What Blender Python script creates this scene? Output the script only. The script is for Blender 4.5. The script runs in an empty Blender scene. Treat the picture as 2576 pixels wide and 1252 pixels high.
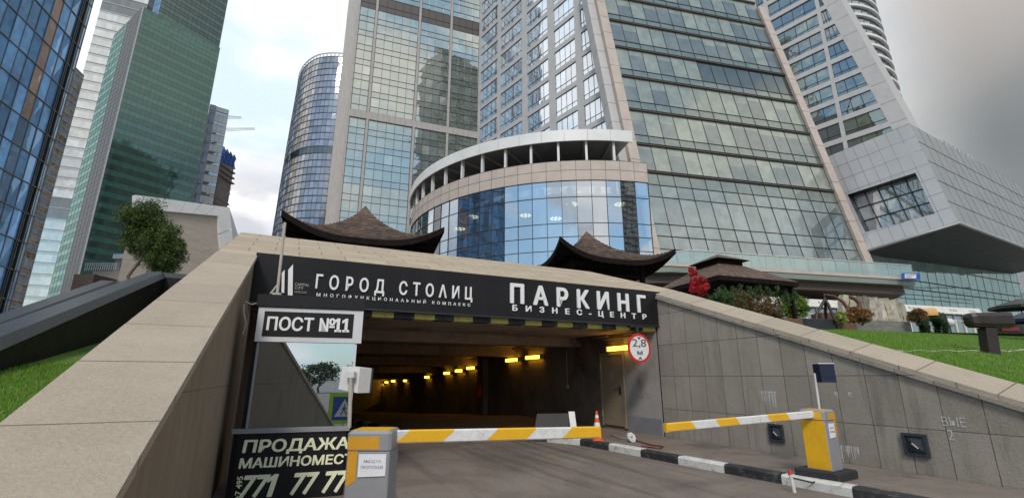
import bpy, math, random
from mathutils import Vector, Matrix, noise
R = math.radians
random.seed(7)
scene = bpy.context.scene
COL = scene.collection

# ------------------------------------------------------------------ camera
PITCH = R(15.1); EYE = 1.6; F = 1200.0; CX, CY = 1288.0, 626.0
cam = bpy.data.cameras.new('camera'); cam_o = bpy.data.objects.new('camera', cam); COL.objects.link(cam_o)
cam.sensor_width = 36.0; cam.lens = 36.0 * F / 2576.0
cam.clip_start = 0.05; cam.clip_end = 3000
cam_o.location = (0, 0, EYE); cam_o.rotation_euler = (R(90) + PITCH, 0, 0)
scene.camera = cam_o

# ------------------------------------------------------------------ sky
SUN_EL, SUN_AZ = 40.0, 184.0      # azimuth measured from +Y towards +X
world = bpy.data.worlds.new('World'); scene.world = world; world.use_nodes = True
wt = world.node_tree; wn, wl = wt.nodes, wt.links
for n in list(wn): wn.remove(n)
w_out = wn.new('ShaderNodeOutputWorld'); w_bg = wn.new('ShaderNodeBackground'); w_bg.inputs[1].default_value = 0.1
wl.new(w_bg.outputs[0], w_out.inputs[0])
sky = wn.new('ShaderNodeTexSky'); sky.sky_type = 'NISHITA'; sky.sun_disc = False
sky.sun_elevation = R(SUN_EL); sky.sun_rotation = R(SUN_AZ); sky.air_density = 1.6; sky.ozone_density = 2.5
tc = wn.new('ShaderNodeTexCoord'); sep = wn.new('ShaderNodeSeparateXYZ'); wl.new(tc.outputs['Generated'], sep.inputs[0])
def wmath(op, a, b=None, c=None, clamp=False):
    m = wn.new('ShaderNodeMath'); m.operation = op; m.use_clamp = clamp
    for i, v in enumerate((a, b, c)):
        if v is None: continue
        if isinstance(v, (int, float)): m.inputs[i].default_value = v
        else: wl.new(v, m.inputs[i])
    return m.outputs[0]
def wmix(f, a, b):
    m = wn.new('ShaderNodeMix'); m.data_type = 'RGBA'
    if isinstance(f, (int, float)): m.inputs[0].default_value = f
    else: wl.new(f, m.inputs[0])
    for i, v in ((6, a), (7, b)):
        if isinstance(v, tuple): m.inputs[i].default_value = v
        else: wl.new(v, m.inputs[i])
    return m.outputs[2]
def wsmooth(v, a, b):
    m = wn.new('ShaderNodeMapRange'); m.interpolation_type = 'SMOOTHSTEP'
    wl.new(v, m.inputs[0]); m.inputs[1].default_value = a; m.inputs[2].default_value = b
    return m.outputs[0]
X_, Y_, Z_ = sep.outputs
def wnoise(scale, detail, sx=1, sy=1, sz=2.2, off=0.0, dist=0.0):
    mp = wn.new('ShaderNodeMapping'); mp.inputs['Scale'].default_value = (sx, sy, sz); mp.inputs['Location'].default_value = (off, off * .7, off * .3)
    wl.new(tc.outputs['Generated'], mp.inputs[0])
    t = wn.new('ShaderNodeTexNoise'); t.inputs['Scale'].default_value = scale; t.inputs['Detail'].default_value = detail
    t.inputs['Distortion'].default_value = dist; wl.new(mp.outputs[0], t.inputs['Vector']); return t.outputs[0]
n1 = wnoise(3.2, 7, dist=.3); n2 = wnoise(2.0, 5, off=3.1, dist=.4)
cloud = wmix(wsmooth(n1, .36, .60), (7.9, 9.4, 10.6, 1), (12.2, 12.1, 11.8, 1))
# low lavender clouds on the left, low over the horizon
lowm = wmath('MULTIPLY', wsmooth(Z_, .45, .30), wsmooth(n2, .45, .58))
cloud = wmix(wmath('MULTIPLY', lowm, .7), cloud, (5.4, 5.3, 6.0, 1))
# heavy storm cloud on the right: warm grey above, blue grey below
az = wmath('ARCTAN2', X_, Y_)
elv = wmath('ARCSINE', Z_)
storm = wmix(wsmooth(elv, .62, .34), (5.6, 5.1, 4.8, 1), (2.3, 2.5, 2.6, 1))
storm = wmix(wmath('MULTIPLY', wsmooth(n2, .4, .62), .15), storm, (6.5, 6.1, 5.8, 1))
sm = wmath('MULTIPLY', wsmooth(az, .58, .86), wsmooth(az, 1.9, 1.3))
cloud = wmix(sm, cloud, storm)
# blue openings behind the viewer
back = wmath('MULTIPLY', wsmooth(Y_, .1, -.25), wsmooth(wnoise(1.6, 6, off=7.7, dist=.5), .42, .53))
vs_ = wn.new('ShaderNodeVectorMath'); vs_.operation = 'MULTIPLY'; wl.new(sky.outputs[0], vs_.inputs[0]); vs_.inputs[1].default_value = (1.5, 1.95, 2.3)
skyb = wmix(.6, vs_.outputs[0], (3.4, 5.6, 7.6, 1))
skyc = wmix(wmath('MULTIPLY', back, .92), cloud, skyb)
wl.new(skyc, w_bg.inputs[0])

# ------------------------------------------------------------------ sun
sl = bpy.data.lights.new('sun', 'SUN'); sl.energy = 2.0; sl.angle = R(12); sl.color = (1, .92, .82)
so = bpy.data.objects.new('sun', sl); COL.objects.link(so)
sd = Vector((math.sin(R(SUN_AZ)) * math.cos(R(SUN_EL)), math.cos(R(SUN_AZ)) * math.cos(R(SUN_EL)), math.sin(R(SUN_EL))))
so.rotation_euler = sd.to_track_quat('Z', 'Y').to_euler(); so.location = (0, -20, 40)

scene.view_settings.view_transform = 'Standard'; scene.view_settings.look = 'None'
scene.view_settings.exposure = 0.03; scene.view_settings.gamma = 1.0
scene.render.engine = 'CYCLES'
scene.cycles.max_bounces = 6; scene.cycles.glossy_bounces = 4; scene.cycles.diffuse_bounces = 3; scene.cycles.transmission_bounces = 4

# ------------------------------------------------------------------ survey helpers (photo measurements to metres)
cp, sp_ = math.cos(PITCH), math.sin(PITCH)
def ray(px, py):
    x = (px - CX) / F; y = (CY - py) / F
    return Vector((x, cp - y * sp_, y * cp + sp_))
CAM = Vector((0, 0, EYE))
def PY(px, py, Y):
    d = ray(px, py); return CAM + d * (Y / d.y)
def PZ(px, py, z):
    d = ray(px, py); return CAM + d * ((z - EYE) / d.z)
def PP(px, py, p, n):
    d = ray(px, py); return CAM + d * ((p - CAM).dot(n) / d.dot(n))
U = Vector((math.cos(R(25.8)), math.sin(R(25.8)), 0)); V = Vector((U.y, -U.x, 0)); O = Vector((-4.94, 8.98, 0)); UP = Vector((0, 0, 1))
def L(a, s, z): return O + U * a + V * s + UP * z
def toL(p):
    d = p - O; return d.dot(U), d.dot(V), d.z
def PS(px, py, s):
    a = toL(PP(px, py, L(0, s, 0), V)); return a[0], a[2]
def PA(px, py, a):
    r = toL(PP(px, py, L(a, 0, 0), U)); return r[1], r[2]
def XYof(px, py, Y):
    p = PY(px, py, Y); return Vector((p.x, p.y, 0))
def zat(px, py, Y): return PY(px, py, Y).z

# ------------------------------------------------------------------ materials
MATS = {}
def _nodes(name):
    m = bpy.data.materials.new(name); m.use_nodes = True; nt = m.node_tree
    for n in list(nt.nodes): nt.nodes.remove(n)
    o = nt.nodes.new('ShaderNodeOutputMaterial'); MATS[name] = m
    return m, nt.nodes, nt.links, o
def c4(c): return (c[0], c[1], c[2], 1)
def mixc(N, K, f, a, b, mode='MIX'):
    m = N.new('ShaderNodeMix'); m.data_type = 'RGBA'; m.blend_type = mode
    for i, v in ((0, f), (6, a), (7, b)):
        if isinstance(v, (int, float)): m.inputs[i].default_value = v
        elif isinstance(v, tuple): m.inputs[i].default_value = v
        else: K.new(v, m.inputs[i])
    return m.outputs[2]
def noisen(N, K, vec, scale, detail=5, rough=.6, dist=0):
    t = N.new('ShaderNodeTexNoise'); t.inputs['Scale'].default_value = scale; t.inputs['Detail'].default_value = detail
    t.inputs['Roughness'].default_value = rough; t.inputs['Distortion'].default_value = dist
    if vec is not None: K.new(vec, t.inputs['Vector'])
    return t.outputs[0]
def ramp(N, K, v, a, b, lo=0., hi=1.):
    m = N.new('ShaderNodeMapRange'); m.interpolation_type = 'SMOOTHSTEP'; K.new(v, m.inputs[0])
    m.inputs[1].default_value = a; m.inputs[2].default_value = b; m.inputs[3].default_value = lo; m.inputs[4].default_value = hi
    return m.outputs[0]
def attr(N, name='tint'):
    a = N.new('ShaderNodeAttribute'); a.attribute_name = name; return a
def mat(name, col, rough=.7, var=.25, scale=2.0, fine=40, bump=.1, metal=0, tint=False, stain=None, stain_scale=.5, spec=.5, stretch=None):
    """painted / stone / concrete surface with blotches, grain and a fine bump"""
    m, N, K, o = _nodes(name)
    b = N.new('ShaderNodeBsdfPrincipled'); K.new(b.outputs[0], o.inputs[0])
    g = N.new('ShaderNodeNewGeometry'); vec = g.outputs['Position']
    if stretch:
        mp = N.new('ShaderNodeMapping'); mp.inputs['Scale'].default_value = stretch; K.new(vec, mp.inputs[0]); vec = mp.outputs[0]
    big = noisen(N, K, vec, scale, 6, .65); sm_ = noisen(N, K, vec, fine, 3, .7)
    lo = tuple(x * (1 - var) for x in col); hi = tuple(min(1, x * (1 + var)) for x in col)
    c = mixc(N, K, ramp(N, K, big, .3, .7), c4(lo), c4(hi))
    c = mixc(N, K, ramp(N, K, sm_, .25, .75, 0, .5), c, c4(tuple(x * .75 for x in col)))
    if stain:
        c = mixc(N, K, ramp(N, K, noisen(N, K, vec, stain_scale, 7, .7, .6), .5, .68, 0, .75), c, c4(stain))
    if tint: c = mixc(N, K, 1.0, c, attr(N).outputs['Color'], 'MULTIPLY')
    K.new(c, b.inputs['Base Color']) if not isinstance(c, tuple) else None
    b.inputs['Metallic'].default_value = metal; b.inputs['Specular IOR Level'].default_value = spec
    r = N.new('ShaderNodeMapRange'); K.new(big, r.inputs[0]); r.inputs[3].default_value = max(.02, rough - .12); r.inputs[4].default_value = min(1, rough + .12)
    K.new(r.outputs[0], b.inputs['Roughness'])
    if bump:
        bp = N.new('ShaderNodeBump'); bp.inputs['Strength'].default_value = bump; bp.inputs['Distance'].default_value = .02
        K.new(sm_, bp.inputs['Height']); K.new(bp.outputs[0], b.inputs['Normal'])
    return m
def tile_mat(name, c1, c2, mortar, w, h, joint=.012, rough=.7, offset=0., fine=60, bump=.25, streak=None, freq=2, blot=.3):
    """stone cladding: uv in metres, each slab its own tone"""
    m, N, K, o = _nodes(name)
    b = N.new('ShaderNodeBsdfPrincipled'); K.new(b.outputs[0], o.inputs[0]); b.inputs['Roughness'].default_value = rough
    uv = N.new('ShaderNodeUVMap'); uv.uv_map = 'uv'
    t = N.new('ShaderNodeTexBrick'); K.new(uv.outputs[0], t.inputs['Vector'])
    t.inputs['Scale'].default_value = 1; t.inputs['Brick Width'].default_value = w; t.inputs['Row Height'].default_value = h
    t.inputs['Mortar Size'].default_value = joint * .5; t.inputs['Mortar Smooth'].default_value = .2; t.offset = offset; t.offset_frequency = freq; t.squash = 1
    t.inputs['Color1'].default_value = c4(c1); t.inputs['Color2'].default_value = c4(c2); t.inputs['Mortar'].default_value = c4(mortar)
    g = N.new('ShaderNodeNewGeometry'); vec = g.outputs['Position']
    big = noisen(N, K, vec, 1.3, 7, .7, .4); sm_ = noisen(N, K, vec, fine, 4, .75)
    c = mixc(N, K, ramp(N, K, big, .35, .7, 0, blot), t.outputs[0], c4(tuple(x * .5 for x in c1)))
    c = mixc(N, K, ramp(N, K, sm_, .3, .75, 0, .45), c, c4(tuple(min(1, x * 1.45) for x in c2)))
    if streak:
        mp = N.new('ShaderNodeMapping'); mp.inputs['Scale'].default_value = (1, 1, .12); K.new(vec, mp.inputs[0])
        st = noisen(N, K, mp.outputs[0], 3.0, 6, .7)
        c = mixc(N, K, ramp(N, K, st, .48, .75, 0, .42), c, c4(streak))
    K.new(c, b.inputs['Base Color'])
    bp = N.new('ShaderNodeBump'); bp.inputs['Strength'].default_value = bump; bp.inputs['Distance'].default_value = .015
    add = N.new('ShaderNodeMath'); add.operation = 'MULTIPLY_ADD'; K.new(t.outputs['Fac'], add.inputs[0]); add.inputs[1].default_value = -1.2; K.new(sm_, add.inputs[2])
    K.new(add.outputs[0], bp.inputs['Height']); K.new(bp.outputs[0], b.inputs['Normal'])
    return m
def glass_mat(name, refl=.45, tintc=(.9, .95, 1), rough=.02, wav=.06, wscale=.25, base=(1, 1, 1), fmax=1.0):
    """curtain wall pane: what lies behind it (tint attribute; on a few faces it holds a painted reflection) under a mirror coat, slightly wavy"""
    m, N, K, o = _nodes(name)
    d = N.new('ShaderNodeBsdfPrincipled'); d.inputs['Roughness'].default_value = .5
    d.inputs['Specular IOR Level'].default_value = 0
    c = mixc(N, K, 1.0, attr(N).outputs['Color'], c4(base), 'MULTIPLY'); 
    g = N.new('ShaderNodeNewGeometry')
    c = mixc(N, K, ramp(N, K, noisen(N, K, g.outputs['Position'], .6, 4), .3, .7, 0, .35), c, (0.02, .025, .025, 1))
    K.new(c, d.inputs['Base Color'])
    gl = N.new('ShaderNodeBsdfGlossy'); gl.inputs['Roughness'].default_value = rough; gl.inputs['Color'].default_value = c4(tintc)
    fr = N.new('ShaderNodeFresnel'); fr.inputs['IOR'].default_value = 1.5
    mr = N.new('ShaderNodeMapRange'); K.new(fr.outputs[0], mr.inputs[0]); mr.inputs[1].default_value = .04; mr.inputs[3].default_value = refl; mr.inputs[4].default_value = fmax
    mx = N.new('ShaderNodeMixShader'); K.new(mr.outputs[0], mx.inputs[0]); K.new(d.outputs[0], mx.inputs[1]); K.new(gl.outputs[0], mx.inputs[2])
    K.new(mx.outputs[0], o.inputs[0])
    bp = N.new('ShaderNodeBump'); bp.inputs['Strength'].default_value = wav; bp.inputs['Distance'].default_value = 1.0
    K.new(noisen(N, K, g.outputs['Position'], wscale, 2, .4), bp.inputs['Height']); K.new(bp.outputs[0], gl.inputs['Normal'])
    return m
def emit_mat(name, col, s):
    m, N, K, o = _nodes(name); e = N.new('ShaderNodeEmission'); e.inputs[0].default_value = c4(col); e.inputs[1].default_value = s
    K.new(e.outputs[0], o.inputs[0]); return m
def clear_mat(name, col, alpha):
    m, N, K, o = _nodes(name)
    t = N.new('ShaderNodeBsdfTransparent'); t.inputs[0].default_value = c4(col)
    gl = N.new('ShaderNodeBsdfGlossy'); gl.inputs['Roughness'].default_value = .03
    d = N.new('ShaderNodeBsdfDiffuse'); d.inputs[0].default_value = c4(tuple(x * .6 for x in col))
    m1 = N.new('ShaderNodeMixShader'); m1.inputs[0].default_value = .35; K.new(d.outputs[0], m1.inputs[1]); K.new(gl.outputs[0], m1.inputs[2])
    m2 = N.new('ShaderNodeMixShader'); m2.inputs[0].default_value = alpha; K.new(t.outputs[0], m2.inputs[1]); K.new(m1.outputs[0], m2.inputs[2])
    K.new(m2.outputs[0], o.inputs[0]); return m
def leaf_mat(name, cols, trans=.25):
    m, N, K, o = _nodes(name)
    g = N.new('ShaderNodeNewGeometry')
    a = attr(N)
    c = mixc(N, K, 1.0, a.outputs['Color'], c4(cols), 'MULTIPLY')
    d = N.new('ShaderNodeBsdfPrincipled'); d.inputs['Roughness'].default_value = .5; K.new(c, d.inputs['Base Color'])
    t = N.new('ShaderNodeBsdfTranslucent'); K.new(c, t.inputs[0])
    mx = N.new('ShaderNodeMixShader'); mx.inputs[0].default_value = trans; K.new(d.outputs[0], mx.inputs[1]); K.new(t.outputs[0], mx.inputs[2])
    K.new(mx.outputs[0], o.inputs[0]); return m

tile_mat('coping', (.41, .335, .255), (.335, .275, .21), (.07, .05, .035), .72, .93, .020, .75, 0, 38, .9, blot=.35)
tile_mat('coping_top', (.46, .365, .265), (.36, .285, .20), (.09, .065, .045), .95, .50, .022, .75, .5, 38, .9, blot=.35)
tile_mat('granite', (.335, .295, .245), (.25, .22, .183), (.03, .028, .025), .51, .82, .014, .8, 0, 30, .8, streak=(.06, .054, .046), blot=.45)
tile_mat('granite_left', (.24, .185, .125), (.20, .155, .105), (.04, .036, .03), 2.6, 1.5, .008, .85, 0, 40, .4, streak=(.05, .04, .03), blot=.4)
def asphalt_material():
    m, N, K, o = _nodes('asphalt'); b = N.new('ShaderNodeBsdfPrincipled'); K.new(b.outputs[0], o.inputs[0])
    g = N.new('ShaderNodeNewGeometry'); p = g.outputs['Position']
    mp = N.new('ShaderNodeMapping'); mp.inputs['Rotation'].default_value = (0, 0, R(-25.8)); K.new(p, mp.inputs[0])
    mp2 = N.new('ShaderNodeMapping'); mp2.inputs['Scale'].default_value = (1.6, .12, 1); K.new(mp.outputs[0], mp2.inputs[0])
    c = mixc(N, K, ramp(N, K, noisen(N, K, p, .55, 7, .7, .8), .32, .68), (.155, .122, .10, 1), (.25, .20, .165, 1))
    c = mixc(N, K, ramp(N, K, noisen(N, K, mp2.outputs[0], 1.3, 5, .65, .3), .50, .66, 0, .6), c, (.075, .058, .048, 1))
    c = mixc(N, K, ramp(N, K, noisen(N, K, p, 3.2, 6, .75, .5), .60, .72, 0, .55), c, (.28, .235, .20, 1))
    c = mixc(N, K, ramp(N, K, noisen(N, K, p, 5.5, 3, .5, .2), .70, .74, 0, .7), c, (.045, .038, .034, 1))
    fine = noisen(N, K, p, 60, 4, .85); c = mixc(N, K, ramp(N, K, fine, .42, .68, 0, .55), c, (.06, .05, .043, 1))
    K.new(c, b.inputs['Base Color']); b.inputs['Roughness'].default_value = .82
    bp = N.new('ShaderNodeBump'); bp.inputs['Strength'].default_value = .6; bp.inputs['Distance'].default_value = .012; K.new(fine, bp.inputs['Height']); K.new(bp.outputs[0], b.inputs['Normal'])
asphalt_material()
mat('sidewalk', (.20, .16, .13), .85, .15, 1.5, 80, .3, stain=(.08, .066, .058), stain_scale=.7)
mat('concrete', (.34, .265, .21), .85, .25, 1.2, 30, .3, stain=(.08, .06, .05))
mat('tunnel_wall', (.21, .165, .13), .9, .3, .7, 30, .3, stain=(.05, .04, .032))
mat('plaster', (.36, .335, .32), .85, .1, 1.5, 40, .15, stain=(.22, .16, .115), stain_scale=.9)
mat('skirting', (.22, .22, .24), .8, .15, 2, 40, .1)
mat('sign_black', (.014, .013, .015), .5, .2, 2, 30, .03, spec=.22)
mat('letter_white', (.78, .77, .75), .5, .03, 5, 50, 0)
mat('letter_cream', (.86, .86, .62), .5, .04, 5, 50, 0)
mat('letter_grey', (.38, .36, .33), .5, .1, 5, 50, 0)
mat('frame_white', (.62, .61, .62), .45, .06, 3, 60, .03)
mat('kerb_white', (.62, .60, .56), .8, .12, 6, 50, .25, stain=(.22, .2, .18), stain_scale=5)
mat('kerb_black', (.028, .027, .028), .75, .3, 6, 50, .25, stain=(.12, .11, .10), stain_scale=6)
mat('stripe_yellow', (.50, .44, .12), .7, .15, 6, 50, .1, stain=(.2, .18, .08), stain_scale=4)
mat('barrier_yellow', (.78, .42, .015), .38, .05, 5, 60, .02, stain=(.6, .33, .03), stain_scale=2)
mat('barrier_orange', (.62, .30, .02), .42, .05, 5, 60, .02)
mat('barrier_grey', (.27, .265, .28), .5, .06, 5, 120, .05)
mat('barrier_white', (.70, .68, .66), .45, .08, 5, 60, .02, stain=(.45, .43, .4), stain_scale=8)
mat('rubber', (.025, .024, .026), .8, .3, 5, 60, .2)
mat('navy', (.012, .018, .045), .35, .1, 5, 60, 0)
mat('device_white', (.60, .58, .57), .5, .05, 5, 60, .02)
mat('pole_beige', (.42, .38, .33), .55, .1, 5, 60, .02)
mat('paper', (.75, .74, .78), .7, .03, 5, 60, .02)
mat('ink', (.12, .12, .13), .8, .05, 5, 60, 0)
mat('black_granite', (.009, .009, .010), .55, .3, 4, 90, .04, spec=.2, stain=(.02, .018, .02), stain_scale=.8)
mat('black_granite_cap', (.045, .05, .056), .35, .2, 4, 90, .04, spec=.6)
mat('stone_pink', (.50, .42, .37), .7, .10, .7, 12, .1, stain=(.42, .35, .31), stain_scale=.25)
mat('stone_pier', (.40, .37, .35), .7, .08, .7, 12, .1)
mat('stone_grey', (.50, .48, .47), .7, .08, .5, 12, .06)
mat('metal_grey', (.62, .61, .62), .42, .05, .4, 12, .02, metal=.1)
mat('metal_side', (.33, .34, .34), .38, .08, .4, 12, .02, metal=.2)
mat('white_panel', (.70, .69, .68), .45, .06, .4, 12, .02)
mat('cream_stone', (.42, .36, .30), .8, .15, .5, 10, .2, stretch=(1, 1, 6), stain=(.36, .3, .25))
mat('soffit_dark', (.040, .036, .034), .5, .15, .4, 12, .02)
mat('soffit_brown', (.075, .052, .040), .6, .12, .5, 12, .02)
mat('mullion_dark', (.035, .038, .04), .4, .1, 2, 12, 0, metal=.3)
mat('mullion_grey', (.16, .165, .17), .45, .1, 2, 12, 0, metal=.3)
mat('mullion_light', (.42, .42, .43), .45, .1, 2, 12, 0)
mat('glass_edge', (.20, .225, .19), .35, .08, .5, 12, 0)
mat('louvre', (.085, .07, .065), .6, .1, 2, 12, 0)
mat('shingle', (.105, .066, .048), .85, .35, 5, 30, .6, tint=True)
mat('dark_wood', (.013, .009, .008), .9, .4, 4, 30, .2, spec=.1)
mat('wood_red', (.13, .065, .04), .7, .3, 6, 30, .2, stretch=(1, 1, 4))
mat('soil', (.05, .035, .025), .95, .3, 4, 30, .4)
mat('bark', (.11, .085, .065), .9, .3, 8, 60, .5)
mat('rock', (.33, .30, .265), .85, .35, 2.5, 25, .6, tint=True, stain=(.16, .15, .13), stain_scale=1.5, stretch=(2, 2, .5))
mat('slate_base', (.19, .18, .165), .8, .3, 1.5, 25, .5, stretch=(1, 1, 4), stain=(.1, .09, .07))
mat('bronze', (.026, .017, .015), .45, .3, 3, 40, .1)
mat('rust', (.12, .06, .045), .8, .3, 5, 40, .2)
mat('fabric_orange', (.62, .33, .12), .8, .1, 4, 60, .1)
mat('awning', (.66, .63, .58), .7, .06, 2, 40, .05)
mat('traffic_orange', (.72, .10, .02), .5, .1, 5, 60, .02)
mat('sign_red', (.60, .03, .03), .4, .05, 5, 60, 0)
mat('sign_blue', (.01, .07, .40), .4, .05, 5, 60, 0)
mat('sign_lime', (.42, .72, .02), .5, .05, 5, 60, 0)
mat('tarp_blue', (.05, .11, .32), .7, .2, .5, 5, .3)
mat('building_raw', (.16, .13, .115), .9, .3, .4, 3, .2)
mat('door_paint', (.30, .245, .17), .5, .06, 3, 60, .03)
mat('steel_white', (.55, .56, .57), .4, .05, 3, 30, 0)
mat('stain_white', (.52, .51, .49), .9, .3, 20, 60, .1)
mat('vent_metal', (.035, .042, .052), .45, .2, 8, 60, .05)
mat('pebble', (.52, .49, .42), .8, .2, 6, 60, .2)
mat('plaza_paving', (.22, .2, .18), .85, .15, 1, 30, .2)
mat('cable', (.16, .03, .02), .6, .1, 8, 60, 0)
glass_mat('glass_tower', .40, (.86, .86, .79), .015, .012, .35)
glass_mat('glass_blue', .16, (.6, .8, 1.0), .02, .03, .25, fmax=.6)
glass_mat('glass_green', .12, (.6, .8, .72), .05, .01, .3, fmax=.35)
glass_mat('glass_drum', .55, (.80, .88, .97), .01, .02, .35)
glass_mat('glass_office', .17, (.82, .88, .85), .02, .006, .3, fmax=.5)
glass_mat('glass_sky', .58, (.93, .96, 1), .01, .006, .35)
glass_mat('glass_window', .30, (.8, .86, .88), .02, .05, .4)
glass_mat('glass_base', .30, (.66, .82, .80), .03, .02, .3)
glass_mat('glass_far', .16, (.8, .85, .95), .08, .0, .3, fmax=.3)
glass_mat('glass_booth', .62, (.74, .83, .92), .004, .0, .3)
clear_mat('glass_rail', (.72, .85, .80), .45)
emit_mat('lamp_yellow', (1.0, .50, .04), 7.5)
emit_mat('lamp_warm', (1.0, .85, .5), 2.2)
leaf_mat('leaf', (1, 1, 1))

def grass_material():
    m, N, K, o = _nodes('grass')
    b = N.new('ShaderNodeBsdfPrincipled'); b.inputs['Roughness'].default_value = .9; K.new(b.outputs[0], o.inputs[0])
    g = N.new('ShaderNodeNewGeometry'); p = g.outputs['Position']
    c = mixc(N, K, ramp(N, K, noisen(N, K, p, 1.1, 6), .3, .7), (.05, .125, .008, 1), (.12, .22, .015, 1))
    c = mixc(N, K, ramp(N, K, noisen(N, K, p, 30, 4), .35, .7, 0, .6), c, (.03, .075, .006, 1))
    K.new(c, b.inputs['Base Color'])
    bp = N.new('ShaderNodeBump'); bp.inputs['Strength'].default_value = .8; bp.inputs['Distance'].default_value = .04
    K.new(noisen(N, K, p, 45, 4), bp.inputs['Height']); K.new(bp.outputs[0], b.inputs['Normal'])
grass_material()

# ------------------------------------------------------------------ mesh helpers
class MB:
    def __init__(s, mats=('concrete',), uvfn=None):
        s.v = []; s.f = []; s.m = []; s.t = []; s.mats = list(mats); s.uvfn = uvfn; s.smooth = []
    def mi(s, m):
        if m is None: return 0
        if m not in s.mats: s.mats.append(m)
        return s.mats.index(m)
    def poly(s, pts, m=None, tint=(1, 1, 1), smooth=False):
        b = len(s.v); s.v += [tuple(p) for p in pts]; s.f.append(tuple(range(b, b + len(pts)))); s.m.append(s.mi(m)); s.t.append(tint); s.smooth.append(smooth)
    def faces(s, vs, fs, m=None, tint=(1, 1, 1), smooth=False):
        b = len(s.v); s.v += [tuple(p) for p in vs]
        k = s.mi(m)
        for f in fs: s.f.append(tuple(b + i for i in f)); s.m.append(k); s.t.append(tint); s.smooth.append(smooth)
    def hexa(s, c, m=None, tint=(1, 1, 1)):
        """8 corners: bottom ring 0-3, top ring 4-7"""
        s.faces(c, [(3, 2, 1, 0), (4, 5, 6, 7), (0, 1, 5, 4), (1, 2, 6, 5), (2, 3, 7, 6), (3, 0, 4, 7)], m, tint)
    def box(s, p0, p1, m=None, fr=None, tint=(1, 1, 1), bev=0):
        """axis box between two corners in frame fr(a,s,z)"""
        x0, y0, z0 = p0; x1, y1, z1 = p1
        if fr is None: fr = lambda a, b, c: Vector((a, b, c))
        if bev:
            e = bev
            ring = [(x0 + e, y0), (x1 - e, y0), (x1, y0 + e), (x1, y1 - e), (x1 - e, y1), (x0 + e, y1), (x0, y1 - e), (x0, y0 + e)]
            cx, cy = (x0 + x1) / 2, (y0 + y1) / 2
            def ins(q): return (q[0] + (e if q[0] < cx else -e) * .8, q[1] + (e if q[1] < cy else -e) * .8)
            lv = [[fr(q[0], q[1], z0) for q in ring], [fr(q[0], q[1], z1 - e) for q in ring], [fr(*ins(q), z1) for q in ring]]
            vs = sum(lv, []); fs = []
            for k in range(2):
                for i in range(8):
                    j = (i + 1) % 8; fs.append((k * 8 + i, k * 8 + j, k * 8 + 8 + j, k * 8 + 8 + i))
            fs.append(tuple(range(16, 24))); fs.append(tuple(range(7, -1, -1)))
            s.faces(vs, fs, m, tint); return
        c = [fr(x0, y0, z0), fr(x1, y0, z0), fr(x1, y1, z0), fr(x0, y1, z0), fr(x0, y0, z1), fr(x1, y0, z1), fr(x1, y1, z1), fr(x0, y1, z1)]
        s.hexa(c, m, tint)
    def bar(s, p0, p1, w, n, m=None, d=.1, back=.02):
        """bar from p0 to p1, full width vector w, standing d proud along n"""
        w = w * .5
        c = [p0 - w - n * back, p0 + w - n * back, p0 + w + n * d, p0 - w + n * d, p1 - w - n * back, p1 + w - n * back, p1 + w + n * d, p1 - w + n * d]
        s.hexa(c, m)
    def tube(s, pts, r, m=None, seg=10, cap=True, smooth=True):
        pts = [Vector(p) for p in pts]; rs = r if isinstance(r, (list, tuple)) else [r] * len(pts)
        vs = []; ref = None
        for i, p in enumerate(pts):
            d = (pts[min(i + 1, len(pts) - 1)] - pts[max(i - 1, 0)]).normalized()
            if ref is None: ref = d.orthogonal().normalized()
            ref = (ref - d * ref.dot(d)).normalized(); b = d.cross(ref)
            for k in range(seg):
                a = 2 * math.pi * k / seg; vs.append(p + (ref * math.cos(a) + b * math.sin(a)) * rs[i])
        fs = [(i * seg + k, i * seg + (k + 1) % seg, (i + 1) * seg + (k + 1) % seg, (i + 1) * seg + k) for i in range(len(pts) - 1) for k in range(seg)]
        s.faces(vs, fs, m, smooth=smooth)
        if cap:
            s.poly([vs[k] for k in range(seg - 1, -1, -1)], m); s.poly(vs[-seg:], m)
    def blob(s, c, rx, ry, rz, m=None, amp=.15, fq=1.5, seg=14, rings=9, tint=(1, 1, 1), smooth=True, seed=0):
        vs = []; fs = []
        for i in range(rings + 1):
            th = math.pi * i / rings
            for k in range(seg):
                ph = 2 * math.pi * k / seg
                d = Vector((math.sin(th) * math.cos(ph), math.sin(th) * math.sin(ph), math.cos(th)))
                q = 1 + amp * noise.noise(d * fq + Vector((seed, seed * 2.1, 0)))
                vs.append(Vector(c) + Vector((d.x * rx * q, d.y * ry * q, d.z * rz * q)))
        for i in range(rings):
            for k in range(seg):
                fs.append((i * seg + k, (i + 1) * seg + k, (i + 1) * seg + (k + 1) % seg, i * seg + (k + 1) % seg))
        s.faces(vs, fs, m, tint, smooth)
    def build(s, name, parent=None):
        me = bpy.data.meshes.new(name)
        off = Vector((0, 0, 0))
        p = parent
        while p is not None: off += p.location; p = p.parent
        me.from_pydata([tuple(Vector(v) - off) for v in s.v], [], s.f)
        for m in s.mats: me.materials.append(MATS[m])
        me.polygons.foreach_set('material_index', s.m); me.polygons.foreach_set('use_smooth', s.smooth)
        at = me.attributes.new('tint', 'FLOAT_COLOR', 'FACE')
        at.data.foreach_set('color', [x for t in s.t for x in (t[0], t[1], t[2], 1)])
        if s.uvfn:
            uv = me.uv_layers.new(name='uv'); buf = []
            for f in s.f:
                P = [Vector(s.v[i]) for i in f]; n = (P[1] - P[0]).cross(P[2] - P[0])
                for q in P: buf += list(s.uvfn(q, n))
            uv.data.foreach_set('uv', buf)
        me.update()
        o = bpy.data.objects.new(name, me); COL.objects.link(o)
        if parent is not None: o.parent = parent
        return o
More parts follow.
